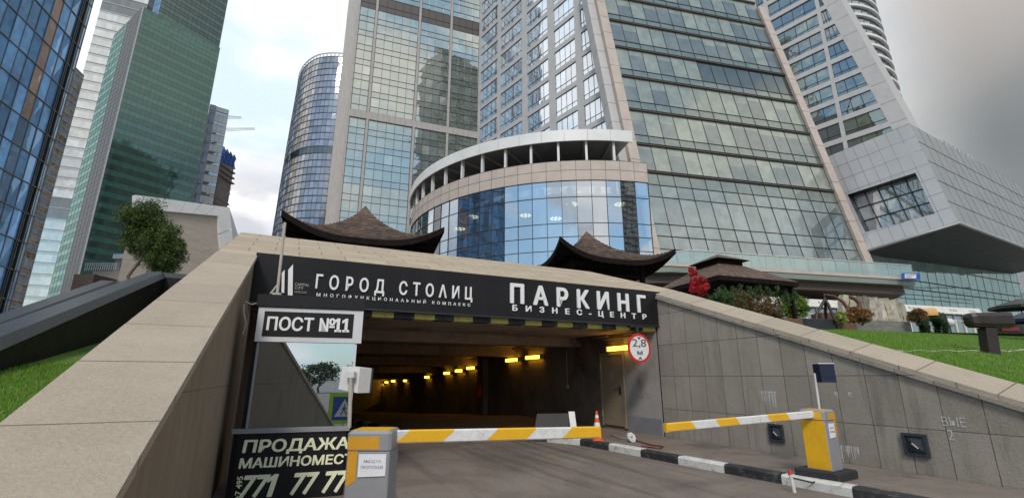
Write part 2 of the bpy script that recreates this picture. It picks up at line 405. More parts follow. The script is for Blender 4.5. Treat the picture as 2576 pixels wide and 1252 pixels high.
def tag(o, label=None, cat=None, group=None, kind=None):
    if label: o['label'] = label
    if cat: o['category'] = cat
    if group: o['group'] = group
    if kind: o['kind'] = kind
    return o
def thing(name, label, cat, loc=(0, 0, 0), group=None):
    o = bpy.data.objects.new(name, None); o.empty_display_size = .3; COL.objects.link(o); o.location = loc
    return tag(o, label, cat, group)
def kids(o): return [c for c in bpy.data.objects if c.parent == o]
def copy_tree(o, parent=None):
    c = o.copy(); COL.objects.link(c); c.parent = parent
    for k in kids(o): copy_tree(k, c)
    return c
def Luv(p, n):
    a, s, z = toL(p)
    na, ns, nz = abs(n.dot(U)), abs(n.dot(V)), abs(n.z)
    if nz > max(na, ns): return (a, s)
    if na > ns: return (s, z)
    return (a, z)

def lerp2(q, u, v):
    BL, BR, TR, TL = q
    return (BL * (1 - u) + BR * u) * (1 - v) + (TL * (1 - u) + TR * u) * v
def qn(q, out=None):
    n = (q[1] - q[0]).cross(q[3] - q[0]).normalized()
    return n
def vq(p0, p1, z0, z1):
    """vertical quad over two ground points"""
    return (Vector((p0.x, p0.y, z0)), Vector((p1.x, p1.y, z0)), Vector((p1.x, p1.y, z1)), Vector((p0.x, p0.y, z1)))
rj = random.Random(5)
def pane(mb, q, u0, u1, v0, v1, m, tint, n, jit=.012, umax=None, inset=0):
    A = [(u0, v0), (u1, v0), (u1, v1), (u0, v1)]
    if umax: A = [(min(u, umax(v)), v) for u, v in A]
    if A[1][0] - A[0][0] < 1e-4 and A[2][0] - A[3][0] < 1e-4: return False
    P = [lerp2(q, u, v) - n * (inset + rj.uniform(0, jit)) for u, v in A]
    mb.poly(P, m, tint); return True
def facade(parent, q, us, rows, gm, tintf, mull='mullion_dark', mw=.07, md=.08, hw=.07, hd=.08, row_name='window_row', grid_name='mullion_grid', jit=.012, hlines=None, skip=None):
    """rows: (v0,v1,kind). One part per row of panes, one mullion grid"""
    n = qn(q); ud = (q[1] - q[0]).normalized(); vd = (q[3] - q[0]).normalized()
    for j, (v0, v1, kind) in enumerate(rows):
        mb = MB([gm])
        for i in range(len(us) - 1):
            if skip and skip(i, j, kind): continue
            t = tintf(i, j, kind)
            mm = gm
            if len(t) == 4: mm = t[3]
            pane(mb, q, us[i], us[i + 1], v0, v1, mm, t[:3], n, jit)
        if mb.f: mb.build(row_name if kind == 'g' else ('spandrel_row' if kind == 's' else kind), parent)
    g = MB([mull])
    va, vb = rows[0][0], rows[-1][1]
    for u in us: g.bar(lerp2(q, u, va), lerp2(q, u, vb), ud * mw, n, mull, md)
    hs = hlines if hlines is not None else [r[0] for r in rows] + [vb]
    for v in hs: g.bar(lerp2(q, us[0], v), lerp2(q, us[-1], v), vd * hw, n, mull, hd)
    g.build(grid_name, parent)
def core(parent, q, depth, m, name='core', inset=.15):
    n = qn(q); P = [p - n * inset for p in q]; D = [p - n * depth for p in q]
    D = [Vector((d.x, d.y, p.z)) for d, p in zip(D, P)]
    mb = MB([m]); mb.faces(P + D, [(0, 1, 2, 3), (5, 4, 7, 6), (4, 0, 3, 7), (1, 5, 6, 2), (3, 2, 6, 7), (4, 5, 1, 0)]); return mb.build(name, parent)

FONT_CACHE = {}
def text_mesh(s, bold=0.0, spacing=1.0):
    cu = bpy.data.curves.new('t', 'FONT'); cu.body = s; cu.size = 1; cu.offset = bold; cu.space_character = spacing; cu.resolution_u = 4
    ob = bpy.data.objects.new('t', cu); COL.objects.link(ob)
    dg = bpy.context.evaluated_depsgraph_get(); dg.update()
    me = bpy.data.meshes.new_from_object(ob.evaluated_get(dg))
    vs = [v.co.copy() for v in me.vertices]; fs = [tuple(p.vertices) for p in me.polygons]
    bpy.data.objects.remove(ob); bpy.data.curves.remove(cu); bpy.data.meshes.remove(me)
    return vs, fs
def letters(name, s, org, ux, uz, w, h, nrm, m, parent, bold=.01, spacing=1.0, th=.02, slant=0, split=True, foot=False):
    """text fitted to the rectangle org + ux*w + uz*h, raised th along nrm; each letter a mesh of its own"""
    extra = max(0, bold - .008); vs, fs = text_mesh(s, min(bold, .008), spacing)
    x0 = min(v.x for v in vs); x1 = max(v.x for v in vs); y0 = min(v.y for v in vs); y1 = max(v.y for v in vs)
    def mp(v, d):
        fx = (v.x - x0) / (x1 - x0); fy = (v.y - y0) / (y1 - y0)
        return org + ux * (fx * w + slant * fy * h) + uz * (fy * h) + nrm * d
    par = list(range(len(vs)))
    def find(i):
        while par[i] != i: par[i] = par[par[i]]; i = par[i]
        return i
    for f in fs:
        for k in f[1:]: par[find(k)] = find(f[0])
    comp = {}
    for f in fs: comp.setdefault(find(f[0]), []).append(f)
    groups = []
    for fl_ in sorted(comp.values(), key=lambda fl_: min(vs[i].x for f in fl_ for i in f)):
        a_ = min(vs[i].x for f in fl_ for i in f); b_ = max(vs[i].x for f in fl_ for i in f)
        if groups and (not split or a_ < groups[-1][1] - .25 * min(b_ - a_, groups[-1][1] - groups[-1][0])): groups[-1][1] = max(groups[-1][1], b_); groups[-1][2] += fl_
        else: groups.append([a_, b_, list(fl_)])
    out = None
    chars = [ch for ch in s if not ch.isspace()]
    for gi, (ga, gb, fl_) in enumerate(groups):
        cidx = gi if len(chars) == len(groups) else gi - len(groups)
        if split and (len(chars) == len(groups) or ('№' in s and -cidx <= 2)) and chars[cidx] == '1':
            k0 = len(vs); hh = y1 - y0; f_ = .17; w1 = .13 + extra; xr = gb
            if foot: xr = gb - .09
            xl = xr - w1; Q = [(xl, y0), (xr, y0), (xr, y0 + hh), (xl, y0 + hh), (xl, y0 + hh * .97), (xl, y0 + hh * .80), (xl - f_, y0 + hh * .66), (xl - f_, y0 + hh * .84)]
            fl_ = [(k0, k0 + 1, k0 + 2, k0 + 3), (k0 + 7, k0 + 6, k0 + 5, k0 + 4)]
            if foot: Q += [(xl - .12, y0), (xr + .12, y0), (xr + .12, y0 + .11), (xl - .12, y0 + .11)]; fl_.append((k0 + 8, k0 + 9, k0 + 10, k0 + 11))
            vs = vs + [Vector((x, y, 0)) for x, y in Q]
        ids = sorted({i for f in fl_ for i in f}); ix = {i: k for k, i in enumerate(ids)}; nv = len(ids)
        V2 = [mp(vs[i], th) for i in ids] + [mp(vs[i], 0) for i in ids]; F1 = [tuple(ix[i] for i in f) for f in fl_]
        ec = {}
        for f in F1:
            for k in range(len(f)): e = frozenset((f[k], f[(k + 1) % len(f)])); ec[e] = ec.get(e, 0) + 1
        F2 = list(F1)
        for f in F1:
            for k in range(len(f)):
                p, q = f[k], f[(k + 1) % len(f)]
                if ec[frozenset((p, q))] == 1: F2.append((q, p, nv + p, nv + q))
        mb = MB([m]); mb.faces(V2, F2, m)
        if extra > 0:
            ex = extra * .9 * w / (x1 - x0); ez = extra * .7 * h / (y1 - y0)
            for q_, (dx, dz) in enumerate(((1, 0), (-1, 0), (.7, .7), (-.7, .7), (.7, -.7), (-.7, -.7), (0, 1), (0, -1))):
                o_ = ux * (dx * ex) + uz * (dz * ez) - nrm * (.0003 * (q_ + 1)); mb.faces([v + o_ for v in V2], F2, m)
        out = mb.build(name if not split else 'letter', parent)
    return out
def sign_letters(name, s, px0, px1, pyt, pyb, sp, m, parent, **k):
    """place on portal-parallel plane s=sp: left/right px at the row's ends, top/bottom py at the LEFT end"""
    a0, zt = PS(px0, pyt, sp); _, zb = PS(px0, pyb, sp)
    a1, _ = PS(px1, pyb, sp)
    return letters(name, s, L(a0, sp, zb), U, UP, a1 - a0, zt - zb, V, m, parent, **k)
# ================================================================== SETTING: road, ramp, terrain
def zc(s): return 3.90 - .37 * s
def fl(s): return 0.0 if s > -8 else (s + 8) * .055          # tunnel floor
W_P = 9.9                                                     # clear width of the portal
CW = .68                                                      # coping width
def struct(name, mb): return tag(mb.build(name), kind='structure')

mb = MB(['plaza_paving'])
hole = [L(-.2, 12, -.03), L(W_P + .2, 12, -.03), L(W_P + .2, -80, -.03), L(-.2, -80, -.03)]
B = 1400
out = [Vector((-B, -B, -.03)), Vector((B, -B, -.03)), Vector((B, B, -.03)), Vector((-B, B, -.03))]
for i in range(4): mb.poly([out[i], out[(i + 1) % 4], hole[(i + 1) % 4], hole[i]])
struct('ground', mb)
mb = MB(['asphalt'])
S_ = [45, 12.3, 9, 6, 4, 2, 0, -2, -4, -6, -8, -20, -40, -78]
for i in range(len(S_) - 1):
    s0, s1 = S_[i], S_[i + 1]; a0, a1 = (-25, 32) if s0 > 12.3 else (-.12, W_P + .12)
    mb.poly([L(a0, s0, fl(s0)), L(a1, s0, fl(s0)), L(a1, s1, fl(s1)), L(a0, s1, fl(s1))])
struct('road', mb)

# kerb line (a at s): follows the right wall, swings left inside the tunnel
KP = [(12.2, 8.35), (9, 8.15), (7, 8.05), (5, 7.92), (2.6, 7.74), (.8, 7.65), (-.7, 7.45), (-1.5, 6.9), (-2.2, 6.1), (-2.9, 5.3), (-3.6, 4.6), (-4.6, 4.0), (-7, 3.6), (-12, 3.5), (-30, 3.5), (-60, 3.5)]
def kerb_pts():
    pts = []
    for i in range(len(KP) - 1):
        n_ = 8 if i < 11 else 3
        for k in range(n_):
            t = k / n_
            p0 = KP[max(i - 1, 0)]; p1 = KP[i]; p2 = KP[i + 1]; p3 = KP[min(i + 2, len(KP) - 1)]
            f = lambda j: .5 * (2 * p1[j] + (p2[j] - p0[j]) * t + (2 * p0[j] - 5 * p1[j] + 4 * p2[j] - p3[j]) * t * t + (3 * p1[j] - p0[j] - 3 * p2[j] + p3[j]) * t ** 3)
            pts.append((f(0), f(1)) if i < 11 else (p1[0] + (p2[0] - p1[0]) * t, p1[1] + (p2[1] - p1[1]) * t))
    pts.append(KP[-1]); return pts
kp = [L(a, s, fl(s)) for s, a in kerb_pts()]
# resample by arc length
cum = [0]
for i in range(1, len(kp)): cum.append(cum[-1] + (kp[i] - kp[i - 1]).length)
def kat(d):
    for i in range(1, len(kp)):
        if cum[i] >= d or i == len(kp) - 1:
            t = (d - cum[i - 1]) / (cum[i] - cum[i - 1]); return kp[i - 1].lerp(kp[i], max(0, min(1, t)))
mb = MB(['sidewalk'])
for i in range(len(kp) - 1):
    p, q = kp[i], kp[i + 1]; sa, sb = toL(p)[1], toL(q)[1]
    mb.poly([p + UP * .13, L(W_P, sa, p.z + .13), L(W_P, sb, q.z + .13), q + UP * .13])
struct('sidewalk', mb)
d = 0.35; k = 0; KB = 0
krng = random.Random(3)
LK = 1.02
while d < 26:
    p, q = kat(d), kat(d + LK - .012); t = (q - p).normalized(); nn = Vector((t.y, -t.x, 0))
    if nn.dot(U) < 0: nn = -nn
    m = 'kerb_black' if k % 2 else 'kerb_white'
    b = MB([m]); h = .15 + krng.uniform(-.006, .006); w = .16
    sh = .02
    prof = [(-.02, -.02), (-.02, h - .03), (sh * .6, h), (w, h), (w, -.02)]
    A = [p + nn * x + UP * z for x, z in prof]; Bq = [q + nn * x + UP * z for x, z in prof]
    n_ = len(prof)
    b.faces(A + Bq, [(i, i + 1, n_ + i + 1, n_ + i) for i in range(n_ - 1)] + [tuple(range(n_)), tuple(range(2 * n_ - 1, n_ - 1, -1))])
    sL = toL(p)[1]
    ORD = 'first second third fourth fifth sixth seventh eighth ninth tenth eleventh twelfth thirteenth fourteenth fifteenth sixteenth seventeenth eighteenth nineteenth twentieth'.split()
    k0 = KB
    if sL > 4.6: KB = k + 1; place = ORD[min(k, 19)] + ' from the frame edge, before the barrier base'
    else: place = ORD[min(k - KB, 19)] + ' stone inward from the barrier base'
    tag(b.build('kerb_stone'), ('black' if k % 2 else 'white') + ' painted kerb stone, ' + place, 'kerb stone', 'black and white kerb stones along the sidewalk')
    d += LK; k += 1

# terrain behind the walls
zP = 5.38
cL, cR = PY(2055, 829, 40), PY(2576, 846, 46); cR2 = cR + (cR - cL) * 1.2; cR2.z = cR.z
mb = MB(['plaza_paving'])
r0 = L(-CW, -4.05, zP); r1 = L(W_P + CW, -4.05, zP)
cl_, cr_, cr2_ = [Vector((p.x, p.y, p.z)) for p in (cL, cR, cR2)]
far = [Vector((190, 70, zP)), Vector((190, 170, zP)), Vector((-30, 170, zP))]
mb.poly([r1, cl_, far[0], far[1], far[2], r0]); mb.poly([cl_, cr_, cr2_, far[0]])
mb.poly([r0, far[2], far[2] - UP * 6, r0 - UP * 6])
struct('plaza', mb)
mb = MB(['grass', 'soil'])
def near(s): return L(W_P + CW, s, zc(s) + .06)
NB = 14
rows_ = []
ss = [-4 + 7.6 * i / 7 for i in range(8)] + [3.6 + 9 * i / 10 for i in range(1, 11)]
for i, s in enumerate(ss):
    if s <= 3.6: far_p = r1.lerp(cl_, (s + 4) / 7.6)
    else:
        t = (s - 3.6) / 9 * 2
        far_p = cl_.lerp(cr_, t) if t <= 1 else cr_.lerp(cr2_, t - 1)
    rr = []
    for k in range(NB + 1):
        t = k / NB; p = near(s).lerp(far_p, t); p.z += .28 * math.sin(math.pi * t) * (t > 0) * min(1, max(0, (s - 3) / 3)) * .6
        rr.append(p)
    rows_.append(rr)
for i in range(len(rows_) - 1):
    for k in range(NB):
        mb.poly([rows_[i][k], rows_[i + 1][k], rows_[i + 1][k + 1], rows_[i][k + 1]], 'soil' if ss[i] < 2.4 else 'grass', smooth=True)
struct('lawn', mb)
# left bank: short grass between the coping and the black granite walls
mb = MB(['grass'])
gs = [10.5, 8, 6, 4, 2, 0, -2, -4.2]
def gz(s): return 2.13 - .165 * s
for i in range(len(gs) - 1):
    mb.poly([L(-CW + .02, gs[i], gz(gs[i])), L(-CW + .02, gs[i + 1], gz(gs[i + 1])), L(-2.3, gs[i + 1], gz(gs[i + 1])), L(-2.3, gs[i], gz(gs[i]))])
struct('bank', mb)
mb = MB(['plaza_paving'])
mb.poly([L(-2.2, 11, .1), L(-60, 11, .1), L(-60, -4, 2.6), L(-2.2, -4, 2.6)]); mb.poly([L(-2.2, -4, 2.6), L(-60, -4, 2.6), L(-200, -150, 3), L(-CW, -150, 3), L(-CW, -4, 2.6)])
struct('left_terrace', mb)
# grass blades as one mass, on the near lawn and the bank
def grass_blades(name, n_, samp, hmin, hmax, w, parent=None):
    r = random.Random(11); g = MB(['leaf'])
    for _ in range(n_):
        p = samp(r); a = r.uniform(0, 6.28); dx = Vector((math.cos(a), math.sin(a), 0)) * w
        tip = p + UP * r.uniform(hmin, hmax) + Vector((r.uniform(-1, 1), r.uniform(-1, 1), 0)) * .02
        q = r.random(); c = (.10 + .10 * q * q, .20 + .12 * q, .008 + .012 * q) if r.random() > .06 else (.2, .19, .06)
        g.poly([p - dx, p + dx, tip], 'leaf', c)
    return tag(g.build(name), 'short green lawn grass growing behind the stone copings', 'grass', kind='stuff')
def samp_left(r):
    s = r.uniform(2.2, 7.5); return L(r.uniform(-2.18, -CW - .01), s, gz(s))
def samp_right(r):
    i = r.uniform(7.5, len(rows_) - 5.01); k = (r.random() ** 1.6) * (NB - .01)
    a, b = int(i), int(k); fi, fk = i - a, k - b
    return rows_[a][b].lerp(rows_[a + 1][b], fi).lerp(rows_[a][b + 1].lerp(rows_[a + 1][b + 1], fi), fk)
grass_blades('grass', 34000, samp_left, .015, .05, .003)
grass_blades('grass', 42000, samp_right, .03, .09, .008)

# ================================================================== the garage entrance
SX = -CW + .0
def coping_uv(p, n):
    a, s, z = toL(p)
    if abs(n.z) > .3 * n.length: return ((a + CW + .01) if a < 4 else (a - W_P + .01), s - .33 + 9.3)
    return (a * .3 + s, z * .2)
ent = thing('garage_entrance', 'sloping stone clad underground garage entrance with a wide dark driveway opening', 'garage entrance', tuple(L(W_P / 2, 0, 0)))
# left wing wall
def wing(a0, a1, m, name, smax=10.4, top=-.06):
    b = MB([m], uvfn=Luv)
    prof = [(0, -.3), (0, zc(0) + top), (smax, zc(smax) + top), (smax, -.3)]
    A = [L(a0, s, z) for s, z in prof]; Bq = [L(a1, s, z) for s, z in prof]
    b.faces(A + Bq, [(0, 1, 2, 3), (7, 6, 5, 4), (0, 4, 5, 1), (1, 5, 6, 2), (2, 6, 7, 3)]); return b.build(name, ent)
wing(-CW + .04, -.03, 'granite_left', 'left_wing_wall')
wing(W_P + .03, W_P + CW - .04, 'granite', 'right_wing_wall')
def coping_strip(name, a0, a1, tilt, s0, s1, m, step, th=.075):
    b = MB([m], uvfn=coping_uv)
    s = s0; rr = random.Random(2)
    while s < s1 - .01:
        e = .33 if s < .3 else min(s + step, s1); dz = rr.uniform(-.002, .002)
        c = []
        for zz in (-th, 0):
            c += [L(a0, s + .003, zc(s) + zz + dz), L(a1, s + .003, zc(s) + zz + tilt + dz), L(a1, e - .003, zc(e) + zz + tilt + dz), L(a0, e - .003, zc(e) + zz + dz)]
        b.hexa(c); s = e
    return b.build(name, ent)
coping_strip('left_coping', -CW, 0.0, 0, 0.01, 10.4, 'coping', .93)
coping_strip('right_coping', W_P, W_P + CW, .16, 0.01, 10.6, 'coping', .93)
b = MB(['granite'], uvfn=Luv)
for i in range(13):
    s = .02 + i * .8; e = s + .8
    b.hexa([L(W_P - .03, s, zc(s) - .14), L(W_P + .05, s, zc(s) - .14), L(W_P + .05, e, zc(e) - .14), L(W_P - .03, e, zc(e) - .14), L(W_P - .03, s, zc(s) - .078), L(W_P + .05, s, zc(s) - .078), L(W_P + .05, e, zc(e) - .078), L(W_P - .03, e, zc(e) - .078)])
b.build('coping_lip', ent)
# sloped roof slab over the portal
b = MB(['coping_top'], uvfn=lambda p, n: (toL(p)[0] + CW, toL(p)[1]) if abs(n.z) > .3 * n.length else (toL(p)[0], toL(p)[2]))
def rz(a, s): return zc(s) + (.16 * max(0, (a - W_P) / CW)) * (1 + s / 4)
acut = [-CW + (W_P + CW) * i / 11 for i in range(12)] + [W_P + CW]; na = 12
for i in range(na):
    for j in range(4):
        aa = [acut[i], acut[i + 1]]; s_ = [-4 + j, -3 + j]
        b.poly([L(aa[0], s_[0], rz(aa[0], s_[0])), L(aa[1], s_[0], rz(aa[1], s_[0])), L(aa[1], s_[1], rz(aa[1], s_[1])), L(aa[0], s_[1], rz(aa[0], s_[1]))])
b.poly([L(-CW, 0, 3.82), L(W_P + CW, 0, 3.82), L(W_P + CW, 0, zc(0) + .16), L(W_P, 0, zc(0)), L(-CW, 0, zc(0))])
b.poly([L(-CW, 0, 3.8), L(-CW, 0, zc(0)), L(-CW, -4, zc(-4)), L(-CW, -4, 2.5)])
b.poly([L(W_P + CW, 0, 3), L(W_P + CW, 0, zc(0) + .16), L(W_P + CW, -4, zc(-4)), L(W_P + CW, -4, 2.5)])
b.build('roof_slab', ent)
b = MB(['concrete']); b.box((-CW, -.55, 2.99), (W_P + CW, -.02, 3.80), fr=L); b.build('beam', ent)
b = MB(['concrete']); b.box((-CW, -4, 0), (0, -.02, 2.98), fr=L); b.build('left_pier', ent)
# striped lintel: alternating bands, each a part
nb = 22; sw = W_P / nb
for i in range(nb):
    b = MB(['stripe_yellow' if i % 2 else 'kerb_black']); w2 = sw
    b.box((i * sw + .001, -.30, 2.83), ((i + 1) * sw - .001, -.02 + .004 * (i % 2), 2.985), fr=L); b.build('lintel_stripe', ent)

# tunnel shell
tun = thing('tunnel', 'dark driveway tunnel descending behind the barriers, lit by yellow lamps', 'tunnel', tuple(L(W_P / 2, -1, 0)))
def cz(s): return 2.9 if s > -8 else 2.9 + fl(s)
SS = [-.30, -1.42, -8, -25, -50, -78]
for nm, a in (('left_wall', 0.0), ('right_wall', W_P)):
    b = MB(['tunnel_wall', 'plaster'])
    for i in range(len(SS) - 1):
        s0, s1 = SS[i], SS[i + 1]; b.poly([L(a, s0, fl(s0) - .1), L(a, s1, fl(s1) - .1), L(a, s1, cz(s1)), L(a, s0, cz(s0))], 'plaster' if (i == 0 and a > 1) else 'tunnel_wall')
    if a > 1: b.poly([L(a, 0, 0), L(a, -.30, 0), L(a, -.30, 2.83), L(a, 0, 2.83)], 'plaster')
    b.build(nm, tun)
b = MB(['concrete'])
for i in range(len(SS) - 1):
    s0, s1 = SS[i], SS[i + 1]; b.poly([L(0, s0, cz(s0)), L(W_P, s0, cz(s0)), L(W_P, s1, cz(s1)), L(0, s1, cz(s1))], 'concrete')
b.box((0, -4.3, 2.62), (W_P, -3.7, 2.91), 'concrete', fr=L)
for s in (-9, -14, -20, -27, -36): b.box((0, s - .25, cz(s) - .35), (W_P, s + .25, cz(s) + .02), 'concrete', fr=L)
b.build('ceiling', tun)
b = MB(['tunnel_wall']); b.poly([L(0, -77, -5), L(W_P, -77, -5), L(W_P, -77, 3), L(0, -77, 3)]); b.build('end_wall', tun)
b = MB(['plaster', 'skirting']); b.box((W_P - .035, -1.40, .13), (W_P, -.01, .55), 'skirting', fr=L); b.build('skirting_panel', tun)
b = MB(['tunnel_wall']); b.tube([L(W_P - .06, s, cz(s) - .12) for s in (-.6, -8, -25, -50)], .03); b.tube([L(W_P - .14, s, cz(s) - .05) for s in (-2, -8, -25, -50)], .045); b.build('pipe', tun)
b = MB(['tunnel_wall'])
for s in (-12.2,): b.box((W_P - .25, s - .4, -.3), (W_P, s + .4, 2.7), fr=L)
b.build('pilaster', tun)
b = MB(['letter_grey'])
s0, z0 = PA(1440, 905, W_P); s1, z1 = PA(1441, 985, W_P)
b.tube([L(W_P - .03, -4.6, 2.5), L(W_P - .03, -4.6, 1.35)], .012); b.box((W_P - .07, -4.66, 1.25), (W_P - .01, -4.54, 1.37), fr=L); b.build('cable_drop', tun)
b = MB(['sign_red']); b.box((W_P - .40, -12.0, .75), (W_P - .252, -12.35, 1.25), fr=L); b.build('hydrant_box', tun)

# steel door
b_s = [PA(1519, 1074, W_P)[0], PA(1575, 1078, W_P)[0]]
dr = thing('steel_door', 'closed beige steel door in the tunnel wall under a yellow lamp', 'door', tuple(L(W_P, -2, 0)))
b = MB(['door_paint']); b.box((W_P - .05, -2.52, .24), (W_P + .02, -1.52, 2.26), fr=L); b.build('door_leaf', dr)
b = MB(['door_paint'])
b.box((W_P - .07, -2.60, .2), (W_P, -2.53, 2.34), fr=L); b.box((W_P - .07, -1.51, .2), (W_P, -1.44, 2.34), fr=L); b.box((W_P - .068, -2.53, 2.27), (W_P, -1.51, 2.34), fr=L); b.build('door_frame', dr)
b = MB(['rubber']); b.box((W_P - .075, -1.68, 1.13), (W_P - .048, -1.60, 1.36), fr=L)
b.tube([L(W_P - .09, -1.64, 1.28), L(W_P - .11, -1.66, 1.28), L(W_P - .11, -1.86, 1.28)], .014); b.build('door_handle', dr)
b = MB(['letter_grey', 'ink']); b.box((W_P - .056, -2.16, 1.50), (W_P - .05, -1.96, 1.72), 'letter_grey', fr=L)
for k in range(4): b.box((W_P - .059, -2.13, 1.53 + .045 * k), (W_P - .055, -1.99, 1.545 + .045 * k), 'ink', fr=L)
b.build('notice_plate', dr)
for z in (.55, 1.95):
    b = MB(['letter_grey']); b.tube([L(W_P - .085, -2.53, z - .09), L(W_P - .085, -2.53, z + .09)], .018); b.build('hinge', dr)

# tunnel lamps along the right wall
def lamp_s(px, py): return PA(px, py, W_P - .12)
spots = [(1560, 875, 'first yellow tube lamp, above the steel door'), (1341, 898, 'brighter yellow tube lamp, second from the door'), (1288, 905, 'yellow tube lamp left of the paired bright one'),
         (1185, 925, 'yellow tube lamp nearest of the inner row of three'), (1155, 932, 'middle yellow tube lamp of the inner row of three'), (1125, 938, 'farthest yellow tube lamp of the inner row of three'),
         (1075, 948, 'lone yellow tube lamp beyond the row of three'), (1020, 957, 'lone small yellow lamp deep in the tunnel, before the last pair'), (990, 958, 'small yellow lamp of a close pair deep in the tunnel'),
         (973, 961, 'second small yellow lamp of the deep pair'), (962, 965, 'tiny yellow lamp just left of the deep pair'), (936, 979, 'tiny lone yellow lamp deep in the tunnel'),
         (916, 989, 'tiny yellow lamp, first of the row by the white cabinet'), (910, 992, 'tiny yellow lamp, second of the row by the white cabinet'), (903, 996, 'tiny yellow lamp, third of the row by the white cabinet'), (896, 1000, 'tiny yellow lamp, last of the row by the white cabinet')]
body = MB(['letter_grey']); body.box((-.07, -.68, -.05), (0, .68, .06), fr=lambda a, s, z: U * a + V * s + UP * z)
for ii, (px, py, lab) in enumerate(spots):
    s, z = lamp_s(px, py); s = max(s, -66)
    t = thing('tunnel_lamp', lab, 'lamp', tuple(L(W_P, s, z)), 'yellow tube lamps along the tunnel wall')
    hl = .60 if ii < 8 else .8
    fr_ = lambda a, b_, c: L(W_P, s, z) + U * a + V * b_ + UP * c
    b = MB(['letter_grey']); b.box((-.05, -hl - .04, -.06), (-.003, hl + .04, .08), fr=fr_); b.box((-.17, -hl - .07, -.08), (-.003, -hl - .01, .08), fr=fr_); b.box((-.17, hl + .01, -.08), (-.003, hl + .07, .08), fr=fr_); b.build('housing', t)
    b = MB(['lamp_yellow']); b.tube([L(W_P - .11, s - hl, z + .035), L(W_P - .11, s + hl, z + .035)], .03); b.tube([L(W_P - .11, s - hl, z - .035), L(W_P - .11, s + hl, z - .035)], .03); b.build('tube', t)

# ------------------------------------------------------------------ black sign over the opening
sg = thing('entrance_sign', 'long black sign panel over the tunnel mouth with raised white Cyrillic lettering', 'sign', tuple(L(0, .1, 2.98)))
b = MB(['sign_black']); b.box((-.02, 0.0, 2.98), (W_P + .16, .10, 3.93), fr=L); b.build('panel', sg)
b = MB(['mullion_dark']); b.box((-.03, .0, 2.945), (W_P + .17, .13, 2.978), fr=L); b.build('trim', sg)
SP = .104
sign_letters('lettering', 'ГОРОД СТОΛИЦ', 797, 1187, 689, 733, SP, 'letter_white', sg, bold=.024, spacing=1.85, th=.03)
sign_letters('lettering', 'МНОГОФУНКЦИОНАΛЬНЫЙ КОМПΛЕКС', 797, 1183, 734, 746.5, SP, 'letter_white', sg, bold=.02, spacing=2.1, th=.015)
sign_letters('lettering', 'ПАРКИНГ', 1284, 1622, 713, 761, SP, 'letter_white', sg, bold=.04, spacing=1.8, th=.035)
sign_letters('lettering', 'БИЗНЕС-ЦЕНТР', 1289, 1624, 766, 784, SP, 'letter_white', sg, bold=.035, spacing=2.7, th=.02)
sign_letters('lettering', 'CAPITAL', 742, 778, 711, 718, SP, 'letter_grey', sg, bold=.01, th=.01)
sign_letters('lettering', 'CITY', 742, 763, 720, 727, SP, 'letter_grey', sg, bold=.01, th=.01)
sign_letters('lettering', 'MOSCOW', 741, 772, 731, 736, SP, 'letter_grey', sg, bold=.0, th=.01)
for (x0, x1, yb, yt0, yt1) in ((708, 715, 736, 687, 679), (724, 736, 743, 679, 665)):
    b = MB(['letter_white']); A = []
    for px, py in ((x0, yb), (x1, yb + 1), (x1 + 1, yt1), (x0 + 1, yt0)):
        a, z = PS(px, py, SP); A.append((a, z))
    z_b = A[0][1]; b.faces([L(a, SP + .03, z) for a, z in A] + [L(a, SP, z) for a, z in A], [(0, 1, 2, 3), (0, 4, 5, 1), (1, 5, 6, 2), (2, 6, 7, 3), (3, 7, 4, 0)]); b.build('emblem_bar', sg)

# ------------------------------------------------------------------ security booth
SB = 2.3
ang_b = R(17.0); UB = Vector((math.cos(ang_b), math.sin(ang_b), 0)); VB = Vector((UB.y, -UB.x, 0))
OB = L(.22, SB, 0); OB = OB - UB * .22 - VB * SB      # frame whose local (.22, SB) sits at the wall
def LB_(a, s, z): return OB + UB * a + VB * s + UP * z
def PSB(px, py, s):
    p = PP(px, py, LB_(0, s, 0), VB); d_ = p - OB; return d_.dot(UB), p.z
L_keep, PS_keep, U_keep, V_keep = L, PS, U, V
L, PS, U, V = LB_, PSB, UB, VB
def Bz(py, px=740): return PS(px, py, SB)[1]
a_l = PS(640, 860, SB)[0]; a_r = PS(906, 860, SB)[0]
bo = thing('security_booth', 'narrow guard booth against the left wall with a mirror-like window and numbered white sign board', 'booth', tuple(L((a_l + a_r) / 2, SB - .6, 0)))
zt, zs, zw, zg = Bz(775), Bz(860), Bz(1072), Bz(1085)
b = MB(['sign_black']); b.box((a_l - .1, SB - 1.35, -.02), (a_r - .07, SB - .02, zg), fr=L); b.box((a_l - .1, SB - 1.35, zg + .002), (a_r - .1, SB - 1.25, zs), fr=L); b.build('body', bo)
b = MB(['sign_black']); b.box((a_l - .02, SB - .1, zg + .06), (a_l + .035, SB - .02, zs), fr=L); b.build('corner_post', bo)
